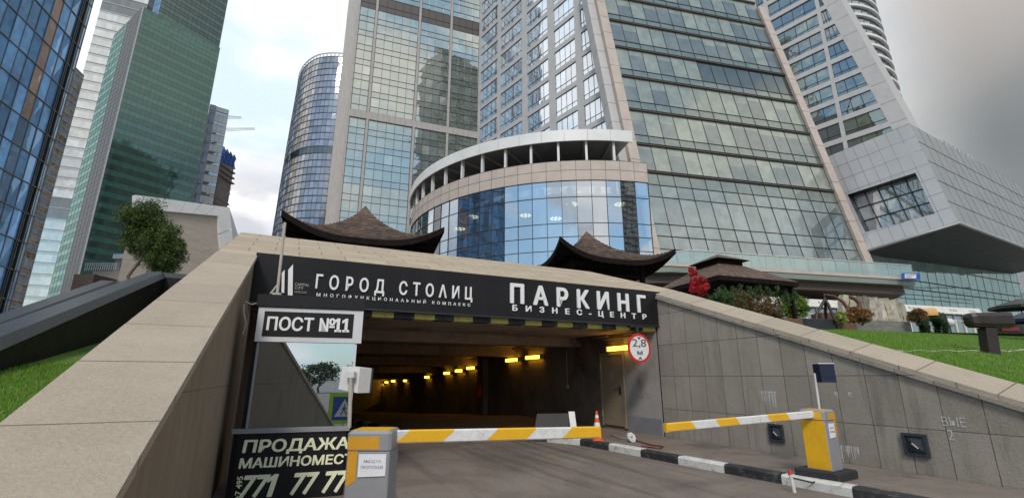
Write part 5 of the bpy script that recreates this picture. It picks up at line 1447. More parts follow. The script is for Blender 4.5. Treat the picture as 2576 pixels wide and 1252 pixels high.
# terrace: floor, posts, back wall, slab ceiling with beams, fascia
b = MB(['louvre']); nn = 40
for i in range(nn):
    a, c = aL + (aR - aL) * i / nn, aL + (aR - aL) * (i + 1) / nn
    b.hexa([Dp(a, zo0 - .3, RD - 8), Dp(a, zo0 - .3, RD + .1), Dp(c, zo0 - .3, RD + .1), Dp(c, zo0 - .3, RD - 8), Dp(a, zo0 + .02, RD - 8), Dp(a, zo0 + .02, RD + .1), Dp(c, zo0 + .02, RD + .1), Dp(c, zo0 + .02, RD - 8)])
    b.poly([Dp(a, zo0, RD - 7), Dp(c, zo0, RD - 7), Dp(c, zf1, RD - 7), Dp(a, zf1, RD - 7)])
b.build('terrace_shell', t)
b = MB(['metal_side'])
for i in range(nn):
    a, c = aL + (aR - aL) * i / nn, aL + (aR - aL) * (i + 1) / nn
    b.hexa([Dp(a, zf0 + .55, RD - 7.4), Dp(a, zf0 + .55, RD + .2), Dp(c, zf0 + .55, RD + .2), Dp(c, zf0 + .55, RD - 7.4), Dp(a, zf1 - .1, RD - 7.4), Dp(a, zf1 - .1, RD + .2), Dp(c, zf1 - .1, RD + .2), Dp(c, zf1 - .1, RD - 7.4)])
b.build('terrace_roof', t)
npost = 13
for i in range(npost + 1):
    a = aL + (aR - aL) * (i + .3) / npost
    if a > aR: break
    b = MB(['white_panel']); w_ = .30 / RD
    b.hexa([Dp(a, zo0, RD - .5), Dp(a, zo0, RD - .05), Dp(a + w_, zo0, RD - .05), Dp(a + w_, zo0, RD - .5), Dp(a, zf0 + .5, RD - .5), Dp(a, zf0 + .5, RD - .05), Dp(a + w_, zf0 + .5, RD - .05), Dp(a + w_, zf0 + .5, RD - .5)]); b.build('post', t)
    b = MB(['mullion_light']); b.bar(Dp(a, zf0 + .35, RD - .5), Dp(a + .02, zf0 + .35, RD - 6.8), UP * .35, Vector((math.sin(a), -math.cos(a), 0)), None, .12); b.build('roof_beam', t)
nf = 16
for i in range(nf):
    b = MB(['white_panel']); m_ = 4
    for j in range(m_):
        a, c = aL + (aR - aL) * (i + j / m_) / nf + (.0012 if j == 0 else 0), aL + (aR - aL) * (i + (j + 1) / m_) / nf
        b.hexa([Dp(a, zf0, RD + .3), Dp(a, zf0, RD + .5), Dp(c, zf0, RD + .5), Dp(c, zf0, RD + .3), Dp(a, zf1, RD + .25), Dp(a, zf1, RD + .45), Dp(c, zf1, RD + .45), Dp(c, zf1, RD + .25)])
    b.build('fascia_panel', t)
aR = aR_full

# ---- T11: grey tower right, leaning edge
G0 = XYof(2283, 301, 85); g1_ = hit(G0, F9, 1880, 100); ZT11 = 140.0
q11 = vq(g1_, G0, 30, ZT11); n11 = qn(q11); W11 = (G0 - g1_).length
t = thing('grey_tower', 'light grey tower with dark window groups and a leaning right edge', 'tower', tuple(G0))
def u11(px, py): p = PP(px, py, G0, n11); return (p - g1_).dot(-F9) / W11, (p.z - 30) / (ZT11 - 30)
uA, vA = u11(2283, 301); uB, vB = u11(2114, 0); um11 = (lambda uA, vA, uB, vB: lambda v: uA + (v - vA) * (uB - uA) / (vB - vA))(uA, vA, uB, vB)
uW0, vW0 = u11(1884.8 + 690 * .5102, 612 * .5102); uW1, vW1 = u11(1884.8 + 368 * .5102, 20 * .5102)
umw = lambda v: uW0 + (v - vW0) * (uW1 - uW0) / (vW1 - vW0)
bays11 = []
for x0, x1 in ((60, 100), (130, 330), (352, 700)):
    bays11.append((u11(1884.8 + x0 * .5102, 100)[0], u11(1884.8 + x1 * .5102, 100)[0]))
u_a = u11(1884.8 + 483 * .5102, 690 * .5102)[0]; u_b = u11(1884.8 + 467 * .5102, 700 * .5102)[0]
bays11[2] = ((u11(1884.8 + 352 * .5102, 40)[0] + u_a) / 2, 1.2); bays11[1] = (bays11[1][0] - .02, (u11(1884.8 + 330 * .5102, 40)[0] + u_b) / 2)
H11 = 4.75; zw0 = 30 + vW0 * (ZT11 - 30) + .6
b = MB(['stone_grey']); ZZ = ZT11 - 30
um_ = lambda v: um11(v)
zl_ = [zw0 + k * H11 for k in range(-1, 20)]
rel = lambda z: z - 30
prev = 0
for (u0, u1) in bays11:
    for k in range(22): wq(b, prev, u0, k * 5, k * 5 + 5, um_, q11, ZZ, n11)
    prev = u1
for k in range(44):
    z0_ = k * 2.5; A = [(umw(z0_ / ZZ), z0_), (um_(z0_ / ZZ), z0_), (um_((z0_ + 2.5) / ZZ), z0_ + 2.5), (umw((z0_ + 2.5) / ZZ), z0_ + 2.5)]
    b.poly([lerp2(q11, u, z / ZZ) for u, z in A])
for (u0, u1) in bays11:
    zz = 0
    for z in zl_:
        if z + H11 * .62 > ZT11: break
        wq(b, u0, u1, zz, rel(z), umw, q11, ZZ, n11); zz = rel(z) + H11 * .76
    wq(b, u0, u1, zz, ZZ, umw, q11, ZZ, n11)
b.build('stone_wall', t)
for z in zl_:
    if z < 32 or z + H11 > ZT11: continue
    for bi, (u0, u1) in enumerate(bays11):
        dk = tr.random(); tt = [(.03, .04, .035), (.10, .13, .08) if dk > .5 else (.04, .05, .05)]
        window(t, q11, ZZ, n11, u0, u1, rel(z), rel(z) + H11 * .76, umw, 4 if bi == 1 else 3, .35, tt, 'glass_window', 'mullion_dark', .12)
b = MB(['mullion_grey']); 
for k in range(22):
    z_ = zl_[0] + k * H11 - .6
    if z_ > ZT11: break
    v = rel(z_) / ZZ
    if v > 0: b.bar(lerp2(q11, umw(v) + .01, v), lerp2(q11, um_(v), v), UP * .08, n11, None, .012)
b.build('joint', t)
mb = MB(['stone_grey']); P0 = [lerp2(q11, 0, 0), lerp2(q11, um_(0), 0), lerp2(q11, um_(1), 1), lerp2(q11, 0, 1)]; Pb = [p - n11 * 14 for p in P0]; Pf = [p - n11 * .45 for p in P0]
mb.faces(Pf + Pb, [(0, 1, 2, 3), (1, 5, 6, 2), (3, 2, 6, 7)]); mb.build('core', t)

# ---- T12: far curved tower with white fins
t = thing('finned_tower', 'far curved tower ringed by white horizontal fins at the right of the grey tower', 'tower', tuple(XYof(2240, 200, 150)))
e_ = XYof(2273, 250, 150); R12 = 22; c12 = Vector((e_.x - R12 * 1.0 * .955, e_.y + R12 * .3 + 6, 0))
def S12(u, v):
    z = 20 + 150 * v; bul = 1.0 + .05 * math.sin(min(1, v * 1.3) * math.pi)
    a = math.pi * (1.15 + .68 * u) ; return c12 + Vector((R12 * bul * math.cos(a), R12 * bul * math.sin(a), z))
vs12 = []; 
for k in range(37): vs12 += [k / 37, (k + .55) / 37]
vs12.append(1.0)
patch(t, S12, uniform(0, 1, 16), vs12, 'glass_window', lambda i, j: jt((.12, .14, .14), .3) if j % 2 == 0 else (.6, .6, .6, 'white_panel'), 'mullion_grey', .15, .1, jit=.05, kindf=lambda j: 'window_row' if j % 2 == 0 else 'fin_row')
for k in range(37):
    b = MB(['white_panel'])
    for i in range(16): 
        p, q_ = S12(i / 16, (k + .6) / 37), S12((i + 1) / 16, (k + .6) / 37); c_ = Vector((c12.x, c12.y, p.z)); o1 = (p - c_).normalized(); o2 = (q_ - c_).normalized()
        b.hexa([p, p + o1 * .9, q_ + o2 * .9, q_, p + UP * .9, p + o1 * .9 + UP * .9, q_ + o2 * .9 + UP * .9, q_ + UP * .9])
    b.build('fin', t)

# ---- T13: cantilevered grey metal box
K1 = PY(2411, 560, 60); K2 = PY(2288, 311, 64); LB = PY(2170, 634, 72); LT = PY(2071, 398, 78)
t = thing('cantilever_box', 'cantilevered grey metal clad box with one large reflecting window over the lawn', 'building', (K1.x, K1.y, 5.4))
qf = (LB, K1, K2, LT); nf_ = qn(qf)
wpx = [(2176, 584), (2352, 536), (2303, 434), (2132, 490)]
def uvf(px, py):
    lo = None; best = (9, 0, 0)
    for i in range(101):
        for j in range(101):
            p = lerp2(qf, i / 100, j / 100); f = fwd(p); x = CX + F * p.x / f; y = CY - F * (-p.y * sp_ + (p.z - EYE) * cp) / f; d_ = (x - px) ** 2 + (y - py) ** 2
            if lo is None or d_ < lo: lo = d_; best = (i / 100, j / 100)
    return best
wuv = [uvf(*p) for p in wpx]; fo = [(0, 0), (1, 0), (1, 1), (0, 1)]
b = MB(['metal_grey']); W4 = [lerp2(qf, *w) for w in wuv]; Fo = [lerp2(qf, *f) for f in fo]
def strip(P, Q, R_, S_, nu, nv):
    for i in range(nu):
        for j in range(nv):
            f4 = lambda u, v: (P * (1 - u) + Q * u) * (1 - v) + (S_ * (1 - u) + R_ * u) * v
            b.poly([f4(i / nu, j / nv), f4((i + 1) / nu, j / nv), f4((i + 1) / nu, (j + 1) / nv), f4(i / nu, (j + 1) / nv)])
for k in range(4): strip(Fo[k], Fo[(k + 1) % 4], W4[(k + 1) % 4], W4[k], 6, 3)
b.build('front_cladding', t)
b = MB(['mullion_dark', 'soffit_dark']); I4 = [p - nf_ * 1.1 for p in W4]
for k in range(4): b.poly([W4[k], W4[(k + 1) % 4], I4[(k + 1) % 4], I4[k]], 'soffit_dark')
wr = b.build('window_reveal', t)
b = MB(['glass_sky']); nq_ = tuple(I4)
for i in range(5):
    for j in range(3): pane(b, nq_, i / 5, (i + 1) / 5, j / 3, (j + 1) / 3, 'glass_sky', jt((.50, .55, .58), .25), nf_, .05)  # whitish tint: sky reflection painted into the pane colour
b.build('window_pane', t)
b = MB(['mullion_dark'])
for i in range(6): b.bar(lerp2(nq_, i / 5, 0), lerp2(nq_, i / 5, 1), (K1 - LB).normalized() * .12, nf_, None, .12)
for j in range(4): b.bar(lerp2(nq_, 0, j / 3), lerp2(nq_, 1, j / 3), UP * .12, nf_, None, .12)
b.build('window_frame', t)
b = MB(['mullion_grey'])
for v in [k / 7 for k in range(8)]:
    for (ua, ub) in ((0, 1),):
        pts = [(0, v), (1, v)]
        for i in range(40):
            u = i / 40; p = lerp2(qf, u + .0125, v); 
            # skip joints inside the window
            ins = all(((W4[(k + 1) % 4] - W4[k]).cross(p - W4[k])).dot(nf_) > 0 for k in range(4))
            if not ins: b.bar(lerp2(qf, u, v), lerp2(qf, u + .025, v), UP * .04, nf_, None, .012, back=0)
for u in [k / 8 for k in range(1, 8)]:
    for i in range(40):
        v = i / 40; p = lerp2(qf, u, v + .0125); ins = all(((W4[(k + 1) % 4] - W4[k]).cross(p - W4[k])).dot(nf_) > 0 for k in range(4))
        if not ins: b.bar(lerp2(qf, u, v), lerp2(qf, u, v + .025), (K1 - LB).normalized() * .035, nf_, None, .012, back=0)
b.build('cladding_joint', t)
ds = Vector((.865, .502, 0)) ; Ls = 46
S0, S1 = K1 + ds * Ls, K2 + ds * Ls; S1.z = K2.z; qs_ = (K1, S0, S1, K2); ns_ = qn(qs_)
b = MB(['metal_side'])
for i in range(16):
    for j in range(5): pane(b, qs_, i / 16, (i + 1) / 16, j / 5, (j + 1) / 5, 'metal_side', (1, 1, 1), ns_, .02)
b.build('side_cladding', t)
b = MB(['mullion_dark'])
for j in range(1, 5): b.bar(lerp2(qs_, 0, j / 5), lerp2(qs_, 1, j / 5), UP * .07, ns_, None, .03)
for i in range(1, 16): b.bar(lerp2(qs_, i / 16, 0), lerp2(qs_, i / 16, 1), ds * .02, ns_, None, .01)
b.build('side_joint', t)
lb2 = LB + ds * Ls; b = MB(['soffit_dark']); b.poly([LB, K1, S0, lb2]); b.build('soffit', t)
b = MB(['metal_grey']); b.poly([K2, S1, LT + ds * Ls, LT]); b.build('roof', t)
b = MB(['mullion_dark'])
for k in range(1, 3): b.bar(LB.lerp(K1, k / 3), lb2.lerp(S0, k / 3), (K1 - LB).normalized() * .12, -UP, None, .03)
b.build('soffit_joint', t)
b = MB(['metal_side']); b.tube([LB, K1, S0], .22, seg=8); b.build('edge_trim', t)
# steel frame on its roof at the far right
rf = thing('roof_frame', 'white steel stair frame on the roof of the cantilevered box at the right edge', 'steel frame', tuple(lerp2(qs_, .45, 1)))
b = MB(['steel_white']); base = lerp2(qs_, .40, 1) - ns_ * 2
for k in range(8):
    p = base + ds * (k * 1.9)
    b.tube([p, p + UP * 3.6], .09, seg=6); b.tube([p - ns_ * 4, p - ns_ * 4 + UP * 3.6], .09, seg=6); b.tube([p + UP * 3.6, p - ns_ * 4 + UP * 3.6], .09, seg=6)
    if k: b.tube([p, p - ds * 1.9 + UP * 3.4], .06, seg=5)
for hz in (1.2, 2.4, 3.6):
    b.tube([base + UP * hz, base + ds * 13.3 + UP * hz], .09, seg=6); b.tube([base + UP * hz - ns_ * 4, base + ds * 13.3 + UP * hz - ns_ * 4], .09, seg=6)
b.build('frame', rf)
b = MB(['white_panel'])
for k in range(6): p = base + ds * (k * .9 - 2.0) + UP * (1.4 - .12 * k); b.hexa([p, p + ds * .55, p + ds * .55 - ns_ * 3, p - ns_ * 3, p + UP * .15, p + ds * .55 + UP * .15, p + ds * .55 - ns_ * 3 + UP * .15, p - ns_ * 3 + UP * .15])
b.build('slat', rf)

# ---- glass hall under the box
g0 = PY(2185, 780, 74); g1h = PY(2572, 780, 92); t = thing('glass_hall', 'pale turquoise glass hall with cables under the cantilevered box', 'building', (g0.x, g0.y, 5))
q = (Vector((g0.x, g0.y, 5)), Vector((g1h.x, g1h.y, 5)), PY(2545, 640, 90), PY(2160, 620, 73)); n = qn(q)
core(t, q, 10, 'glass_base', inset=.3)
facade(t, q, uniform(0, 1, 19), [(k / 5, (k + 1) / 5, 'g') for k in range(5)], 'glass_base', lambda i, j, k: jt((.34, .50, .48), .07), 'mullion_grey', .04, .02, .02, .02, jit=.03)
b = MB(['mullion_dark'])
for (xa, ya, xb, yb) in ((2256, 722, 2542, 757), (2302, 706, 2565, 746), (2435, 690, 2565, 713)):
    A, Bq = PY(xa, ya, 70), PY(xb, yb, 84); b.tube([A, Bq], .09, seg=6)
b.build('cable', t)
b = MB(['glass_base']); A, C_ = PY(2555, 740, 95), PY(2600, 730, 100); b.poly([A - UP * 9, C_ - UP * 9, C_, A], tint=(.2, .3, .28)); tag(b.build('glass_screen'), 'small green glass screen at the far right edge', 'glass screen')

# ---- canopy terrace in front of the leaning building
t = thing('canopy_terrace', 'stone edged balcony terrace with a glass railing and brown soffit above the restaurant', 'terrace', tuple(XYof(1900, 700, 47)))
YF = 47; A = PY(1600, 672, YF - 1.4); 
zs1, zs0 = zat(1950, 671, YF), zat(1950, 679, YF); zg0 = zat(1950, 693, YF); zrail = zat(1950, 637, YF)
fl_ = Vector((PY(1690, 690, 45.2).x, 45.2, 0)); fr2_ = fl_ + d10 * ((PY(2285, 690, YF + 6).x - fl_.x) / d10.x)
lw = PY(1590, 700, 43)
def slab(z0, z1, m, name, grow=0, dp=14):
    b = MB([m]); nb_ = Vector((d10.y, -d10.x, 0)); P = [fl_ + nb_ * grow - d10 * grow, fr2_ + nb_ * grow + d10 * grow, fr2_ + d10 * 3 - nb_ * 6, fr2_ - nb_ * dp, fl_ - d10 * 8 - nb_ * dp, fl_ - d10 * 10 - nb_ * 3.5]
    b.faces([Vector((p.x, p.y, z0)) for p in P] + [Vector((p.x, p.y, z1)) for p in P], [(5, 4, 3, 2, 1, 0), (6, 7, 8, 9, 10, 11)] + [(k, (k + 1) % 6, 6 + (k + 1) % 6, 6 + k) for k in range(6)]); return b.build(name, t)
slab(zs0, zs1, 'stone_pink', 'stone_edge', .1); slab(zg0, zs0 - .01, 'glass_edge', 'glass_edge', 0); slab(zg0 - .9, zg0 - .01, 'soffit_brown', 'soffit', -.8)
nb_ = Vector((d10.y, -d10.x, 0)); f0 = fl_ + d10 * 2.2; ln = (fr2_ - f0).length; NR = 16
for i in range(NR):
    b = MB(['glass_rail']); a = f0 + d10 * (ln * i / NR + .03); c = f0 + d10 * (ln * (i + 1) / NR - .03)
    b.hexa([Vector((p.x, p.y, z)) for z in (zs1, zrail - .05) for p in (a, c, c - nb_ * .03, a - nb_ * .03)]); b.build('glass_panel', t)
b = MB(['steel_white']); H_ = lambda p, z: Vector((p.x, p.y, z))
b.tube([H_(fl_ - d10 * 6 - nb_ * 2, zs1 + .3), H_(f0, zrail), H_(fr2_, zrail), H_(fr2_ + d10 * 2.5 - nb_ * 5, zrail)], .06, seg=6); b.build('handrail', t)
b = MB(['glass_rail']); b.poly([H_(fl_ - d10 * 6 - nb_ * 2, zs1), H_(f0, zs1), H_(f0, zrail), H_(fl_ - d10 * 6 - nb_ * 2, zs1 + .3)]); b.build('end_glass_panel', t); b = MB(['glass_rail']); b.poly([H_(fr2_, zs1), H_(fr2_ + d10 * 2.5 - nb_ * 5, zs1), H_(fr2_ + d10 * 2.5 - nb_ * 5, zrail), H_(fr2_, zrail)]); b.build('end_glass_panel', t)
b = MB(['soffit_brown']); P = [fl_ - nb_ * 12 - d10 * 9, fr2_ - nb_ * 11]; b.hexa([H_(p, z) for z in (5, zg0 - .2) for p in (P[0], P[1], P[1] - nb_ * 1, P[0] - nb_ * 1)]); b.build('back_wall', t)
for k in range(5):
    b = MB(['stone_pink']); p = fl_ - nb_ * 8 + d10 * (ln * (k + .3) / 5); b.tube([H_(p, 5), H_(p, zg0 - .3)], .45, seg=16); b.build('column', t)
pz = PY(2292, 696, YF + 4); sgn = thing('street_sign', 'small blue and white street sign on the right tip of the terrace edge', 'sign', tuple(pz))
def tilted(px0, py0, px1, py1, Y, m, name, par, th=.08, dyr=.22):
    b = MB([m]); P = [PY(px0, py1, Y), PY(px1, py1 + (px1 - px0) * .04, Y + 1), PY(px1, py0 + (px1 - px0) * .04, Y + 1), PY(px0, py0, Y)]; bk_ = [p + Vector((0, th, 0)) for p in P]
    b.faces(P + bk_, [(0, 1, 2, 3), (7, 6, 5, 4), (0, 4, 5, 1), (1, 5, 6, 2), (2, 6, 7, 3), (3, 7, 4, 0)]); return b.build(name, par)
tilted(2270, 686, 2315, 701, YF + 3.8, 'sign_blue', 'plate', sgn, .15)
SG = [PY(2270, 701, YF + 3.8), PY(2315, 702.8, YF + 4.8), PY(2315, 687.8, YF + 4.8), PY(2270, 686, YF + 3.8)]
sq4 = lambda u, v, o_: (SG[0] * (1 - u) + SG[1] * u) * (1 - v) + (SG[3] * (1 - u) + SG[2] * u) * v + Vector((0, -o_, 0))
b = MB(['letter_white']); b.poly([sq4(.12, .15, .03), sq4(.76, .15, .03), sq4(.76, .85, .03), sq4(.12, .85, .03)]); b.build('panel', sgn)
b = MB(['sign_blue'])
for v, n_l in ((.58, 9), (.30, 6)):
    for k in range(n_l): u = .18 + .056 * k; b.poly([sq4(u, v, .05), sq4(u + .034, v, .05), sq4(u + .034, v + .13, .05), sq4(u, v + .13, .05)])
b.build('lettering', sgn)
# ================================================================== BLACK GRANITE PLANTER WALLS, LEFT
def ztop1(s): return 2.0 + .30 * (3.02 - s)
def ztop2(s): return 2.40 - .31 * s
def planter_wall(label, a0, a1, zt, s_near, s_far, ret, capm='black_granite_cap'):
    t = thing('granite_wall', label, 'wall', tuple(L((a0 + a1) / 2, (s_near + s_far) / 2, 0)), 'black granite planter walls left of the entrance')
    b = MB(['black_granite']); N_ = 12
    for i in range(N_):
        s0 = s_near + (s_far - s_near) * i / N_; s1 = s_near + (s_far - s_near) * (i + 1) / N_; e = .004
        b.hexa([L(a1, s0 - e, -.1), L(a0, s0 - e, -.1), L(a0, s1 + e, -.1), L(a1, s1 + e, -.1), L(a1, s0 - e, zt(s0) - .12), L(a0, s0 - e, zt(s0) - .12), L(a0, s1 + e, zt(s1) - .12), L(a1, s1 + e, zt(s1) - .12)])
    if ret: b.box((a0 + .001, s_far - .25, 0), (-CW - .02, s_far - .002, zt(s_far) - .12), fr=L)
    b.build('granite_face', t)
    b = MB([capm])
    for i in range(N_):
        s0 = s_near + (s_far - s_near) * i / N_; s1 = s_near + (s_far - s_near) * (i + 1) / N_; e = .003
        b.hexa([L(a1 + .02, s0 - e, zt(s0) - .118), L(a0 - .03, s0 - e, zt(s0) - .118), L(a0 - .03, s1 + e, zt(s1) - .118), L(a1 + .02, s1 + e, zt(s1) - .118), L(a1 - .06, s0 - e, zt(s0)), L(a0 - .03, s0 - e, zt(s0)), L(a0 - .03, s1 + e, zt(s1)), L(a1 - .06, s1 + e, zt(s1))])
    if ret: b.box((a0 - .03, s_far - .28, zt(s_far) - .117), (-CW - .02, s_far + .003, zt(s_far) + .003), fr=L)
    b.build('cap', t)
planter_wall('nearer black polished granite wall rising beside the grass bank', -2.5, -2.2, ztop1, 9.0, -4.16, True)
planter_wall('farther black polished granite wall behind the nearer one', -3.7, -3.4, ztop2, 7.5, -5.25, True)

# ================================================================== FOLIAGE
def crown(mb, c, rad, n, size, cols, seed=0, clumps=26, egg=0.0, tilt=0.0, shell=.55):
    r = random.Random(seed); C0 = Vector(c); cl = []
    for _ in range(clumps):
        while True:
            d = Vector((r.uniform(-1, 1), r.uniform(-1, 1), r.uniform(-1, 1)))
            if .25 < d.length < 1: break
        d = d.normalized() * r.uniform(shell, .88); w = 1 - egg * d.z
        cl.append((Vector((d.x * rad[0] * w + tilt * d.z, d.y * rad[1] * w, d.z * rad[2])), r.uniform(.22, .40), r.uniform(.75, 1.25)))
    for _ in range(n):
        cc, cr_, br = cl[r.randrange(clumps)]
        d = Vector((r.gauss(0, 1), r.gauss(0, 1), r.gauss(0, 1))); d.normalize(); d *= cr_ * (r.random() ** .4)
        p = C0 + cc + Vector((d.x * rad[0], d.y * rad[1], d.z * rad[2]))
        n_ = Vector((r.gauss(0, 1), r.gauss(0, 1), r.gauss(.5, 1))).normalized(); u = n_.orthogonal().normalized(); u = Matrix.Rotation(r.uniform(0, 6.28), 3, n_) @ u; v = n_.cross(u)
        s = size * r.uniform(.6, 1.3); k = br * r.uniform(.75, 1.25); q_ = r.choice(cols)
        col = tuple(min(1, x * k * 1.45) for x in q_)
        mb.poly([p - u * s, p - v * s * .45 + n_ * s * .1, p + u * s, p + v * s * .45 + n_ * s * .1], 'leaf', col)
def limb(mb, p0, p1, r0, r1, seed, m='bark'):
    r = random.Random(seed); P = []; 
    for i in range(6):
        t = i / 5; q_ = Vector(p0).lerp(Vector(p1), t) + Vector((r.uniform(-1, 1), r.uniform(-1, 1), 0)) * .06 * (p1 - p0).length * (0 < i < 5); P.append(q_)
    mb.tube(P, [r0 + (r1 - r0) * i / 5 for i in range(6)], m, 8)
G1 = [(.028, .060, .010), (.042, .080, .012), (.02, .042, .009), (.08, .10, .016)]
G2 = [(.09, .15, .02), (.15, .20, .03), (.05, .09, .015)]
RED = [(.34, .012, .018), (.22, .008, .012), (.42, .03, .03)]
BRN = [(.12, .05, .02), (.08, .05, .015), (.06, .07, .02), (.16, .06, .03)]
YLG = [(.22, .24, .05), (.30, .32, .10), (.12, .17, .03)]
IVY = [(.02, .05, .015), (.035, .075, .02), (.05, .08, .02)]
# round tree on the left
Yt = 17.0; tc_ = PY(388, 592, Yt); tb_ = PY(338, 712, Yt - .3)
tt = thing('round_tree', 'round clipped green tree on a slim trunk behind the black granite walls', 'tree', (tb_.x, tb_.y, 2.6))
b = MB(['bark']); tb0 = Vector((tb_.x, tb_.y, 2.5)); top = tc_ - UP * .2
limb(b, tb0, PY(352, 655, Yt - .2), .07, .05, 1)
m0 = PY(352, 655, Yt - .2)
for k, (px, py) in enumerate(((340, 560), (375, 530), (410, 580), (440, 640), (395, 620))): limb(b, m0, PY(px, py, Yt), .035, .012, 4 + k)
b.build('trunk', tt)
b = MB(['leaf']); R_ = (PY(466, 600, Yt).x - PY(312, 600, Yt).x) / 2; RZ = (zat(388, 493, Yt) - zat(388, 692, Yt)) / 2
crown(b, PY(365, 560, Yt), (R_ * .76, R_ * .76, RZ * .70), 21000, .036, G1, 1, 70, shell=.35)
crown(b, PY(410, 622, Yt), (R_ * .72, R_ * .72, RZ * .66), 21000, .036, G1, 2, 70, shell=.35)
crown(b, PY(415, 655, Yt), (R_ * .55, R_ * .6, RZ * .36), 9000, .036, G1, 3, 40, shell=.3); crown(b, PY(352, 610, Yt), (R_ * .45, R_ * .6, RZ * .45), 8000, .036, G1, 5, 40, shell=.3)
b.build('crown', tt)

def bush(name, label, cat, px, py_top, py_bot, w, Y, cols, n, seed, leaf=.07, zb=None, stems=4, dep=.8, clumps=22):
    top = PY(px, py_top, Y); bz = zat(px, py_bot, Y) if zb is None else zb
    rx = abs(PY(px + w / 2, py_bot, Y).x - PY(px - w / 2, py_bot, Y).x) / 2; rz = (top.z - bz) / 2
    t = thing(name, label, cat, (top.x, Y, bz)); r = random.Random(seed)
    b = MB(['bark']); c = Vector((top.x, Y, bz + rz))
    for k in range(stems):
        a = r.uniform(0, 6.28); limb(b, Vector((top.x + .05 * math.cos(a), Y + .05 * math.sin(a), bz - .15)), c + Vector((rx * .5 * math.cos(a), rx * .4 * math.sin(a), rz * r.uniform(-.1, .5))), .03, .01, seed + k)
    b.build('stems', t)
    b = MB(['leaf'])
    if name == 'red_shrub': crown(b, c - UP * rz * .30 + Vector((rx * .15, 0, 0)), (rx * .95, rx * dep, rz * .68), n, leaf, cols, seed, clumps, shell=.3); crown(b, c + UP * rz * .55 - Vector((rx * .25, 0, 0)), (rx * .55, rx * .5, rz * .45), n // 3, leaf, cols, seed + 1, 18, shell=.3)
    else: crown(b, c, (rx, rx * dep, rz), n, leaf, cols, seed, clumps, shell=.3)
    b.build('crown', t)
    return t
zb_ = zP
# plants behind the right coping
def on_bank(px, py): 
    return PY(px, py, 1)
bush('red_shrub', 'bright crimson shrub behind the coping right of the pagoda roof', 'shrub', 1746, 668, 750, 56, 19.5, RED, 7500, 31, .036, dep=.8, clumps=46)
for (px, a, c, w, Y, lab, sd, cols, nn_) in ((1808, 722, 775, 80, 23, 'dark green bush just right of the crimson shrub', 43, IVY, 2600), (1850, 728, 790, 100, 24, 'wide brown green bush under the ivy hung pergola roof', 41, BRN + IVY, 4200),
                                    (1905, 738, 805, 95, 26, 'rusty brown bush right of the ivy hung pergola', 42, BRN, 3800), (1945, 762, 812, 60, 27, 'low dark bush between the pergola and the yellow green shrub', 44, BRN + IVY, 2200)):
    bush('hedge_bush', lab, 'bush', px, a, c + 14, w, Y, cols, nn_, sd, .055, clumps=48)
bush('green_shrub', 'full yellow green shrub in a brown wooden planter', 'shrub', 1993, 741, 806, 80, 36, G2, 6500, 51, .085, clumps=50)
bush('autumn_shrub', 'orange brown feathery shrub beside the standing stone slabs', 'shrub', 2158, 770, 815, 66, 36.5, [(.26, .10, .03), (.17, .09, .03), (.10, .08, .03)], 5200, 52, .07, clumps=44)
bush('variegated_shrub', 'small pale yellow leaved shrub in front of the orange brown one', 'shrub', 2113, 782, 815, 40, 35.8, YLG, 1500, 53, .09)
bush('brown_shrub', 'brown shrub between the stone slabs and the topiary animal', 'shrub', 2302, 775, 812, 50, 38.5, BRN, 3600, 54, .075, clumps=40)
bush('low_bush', 'low green bush by the coping left of the yellow green shrub', 'bush', 1950, 775, 805, 40, 34.5, IVY, 900, 55, .1)

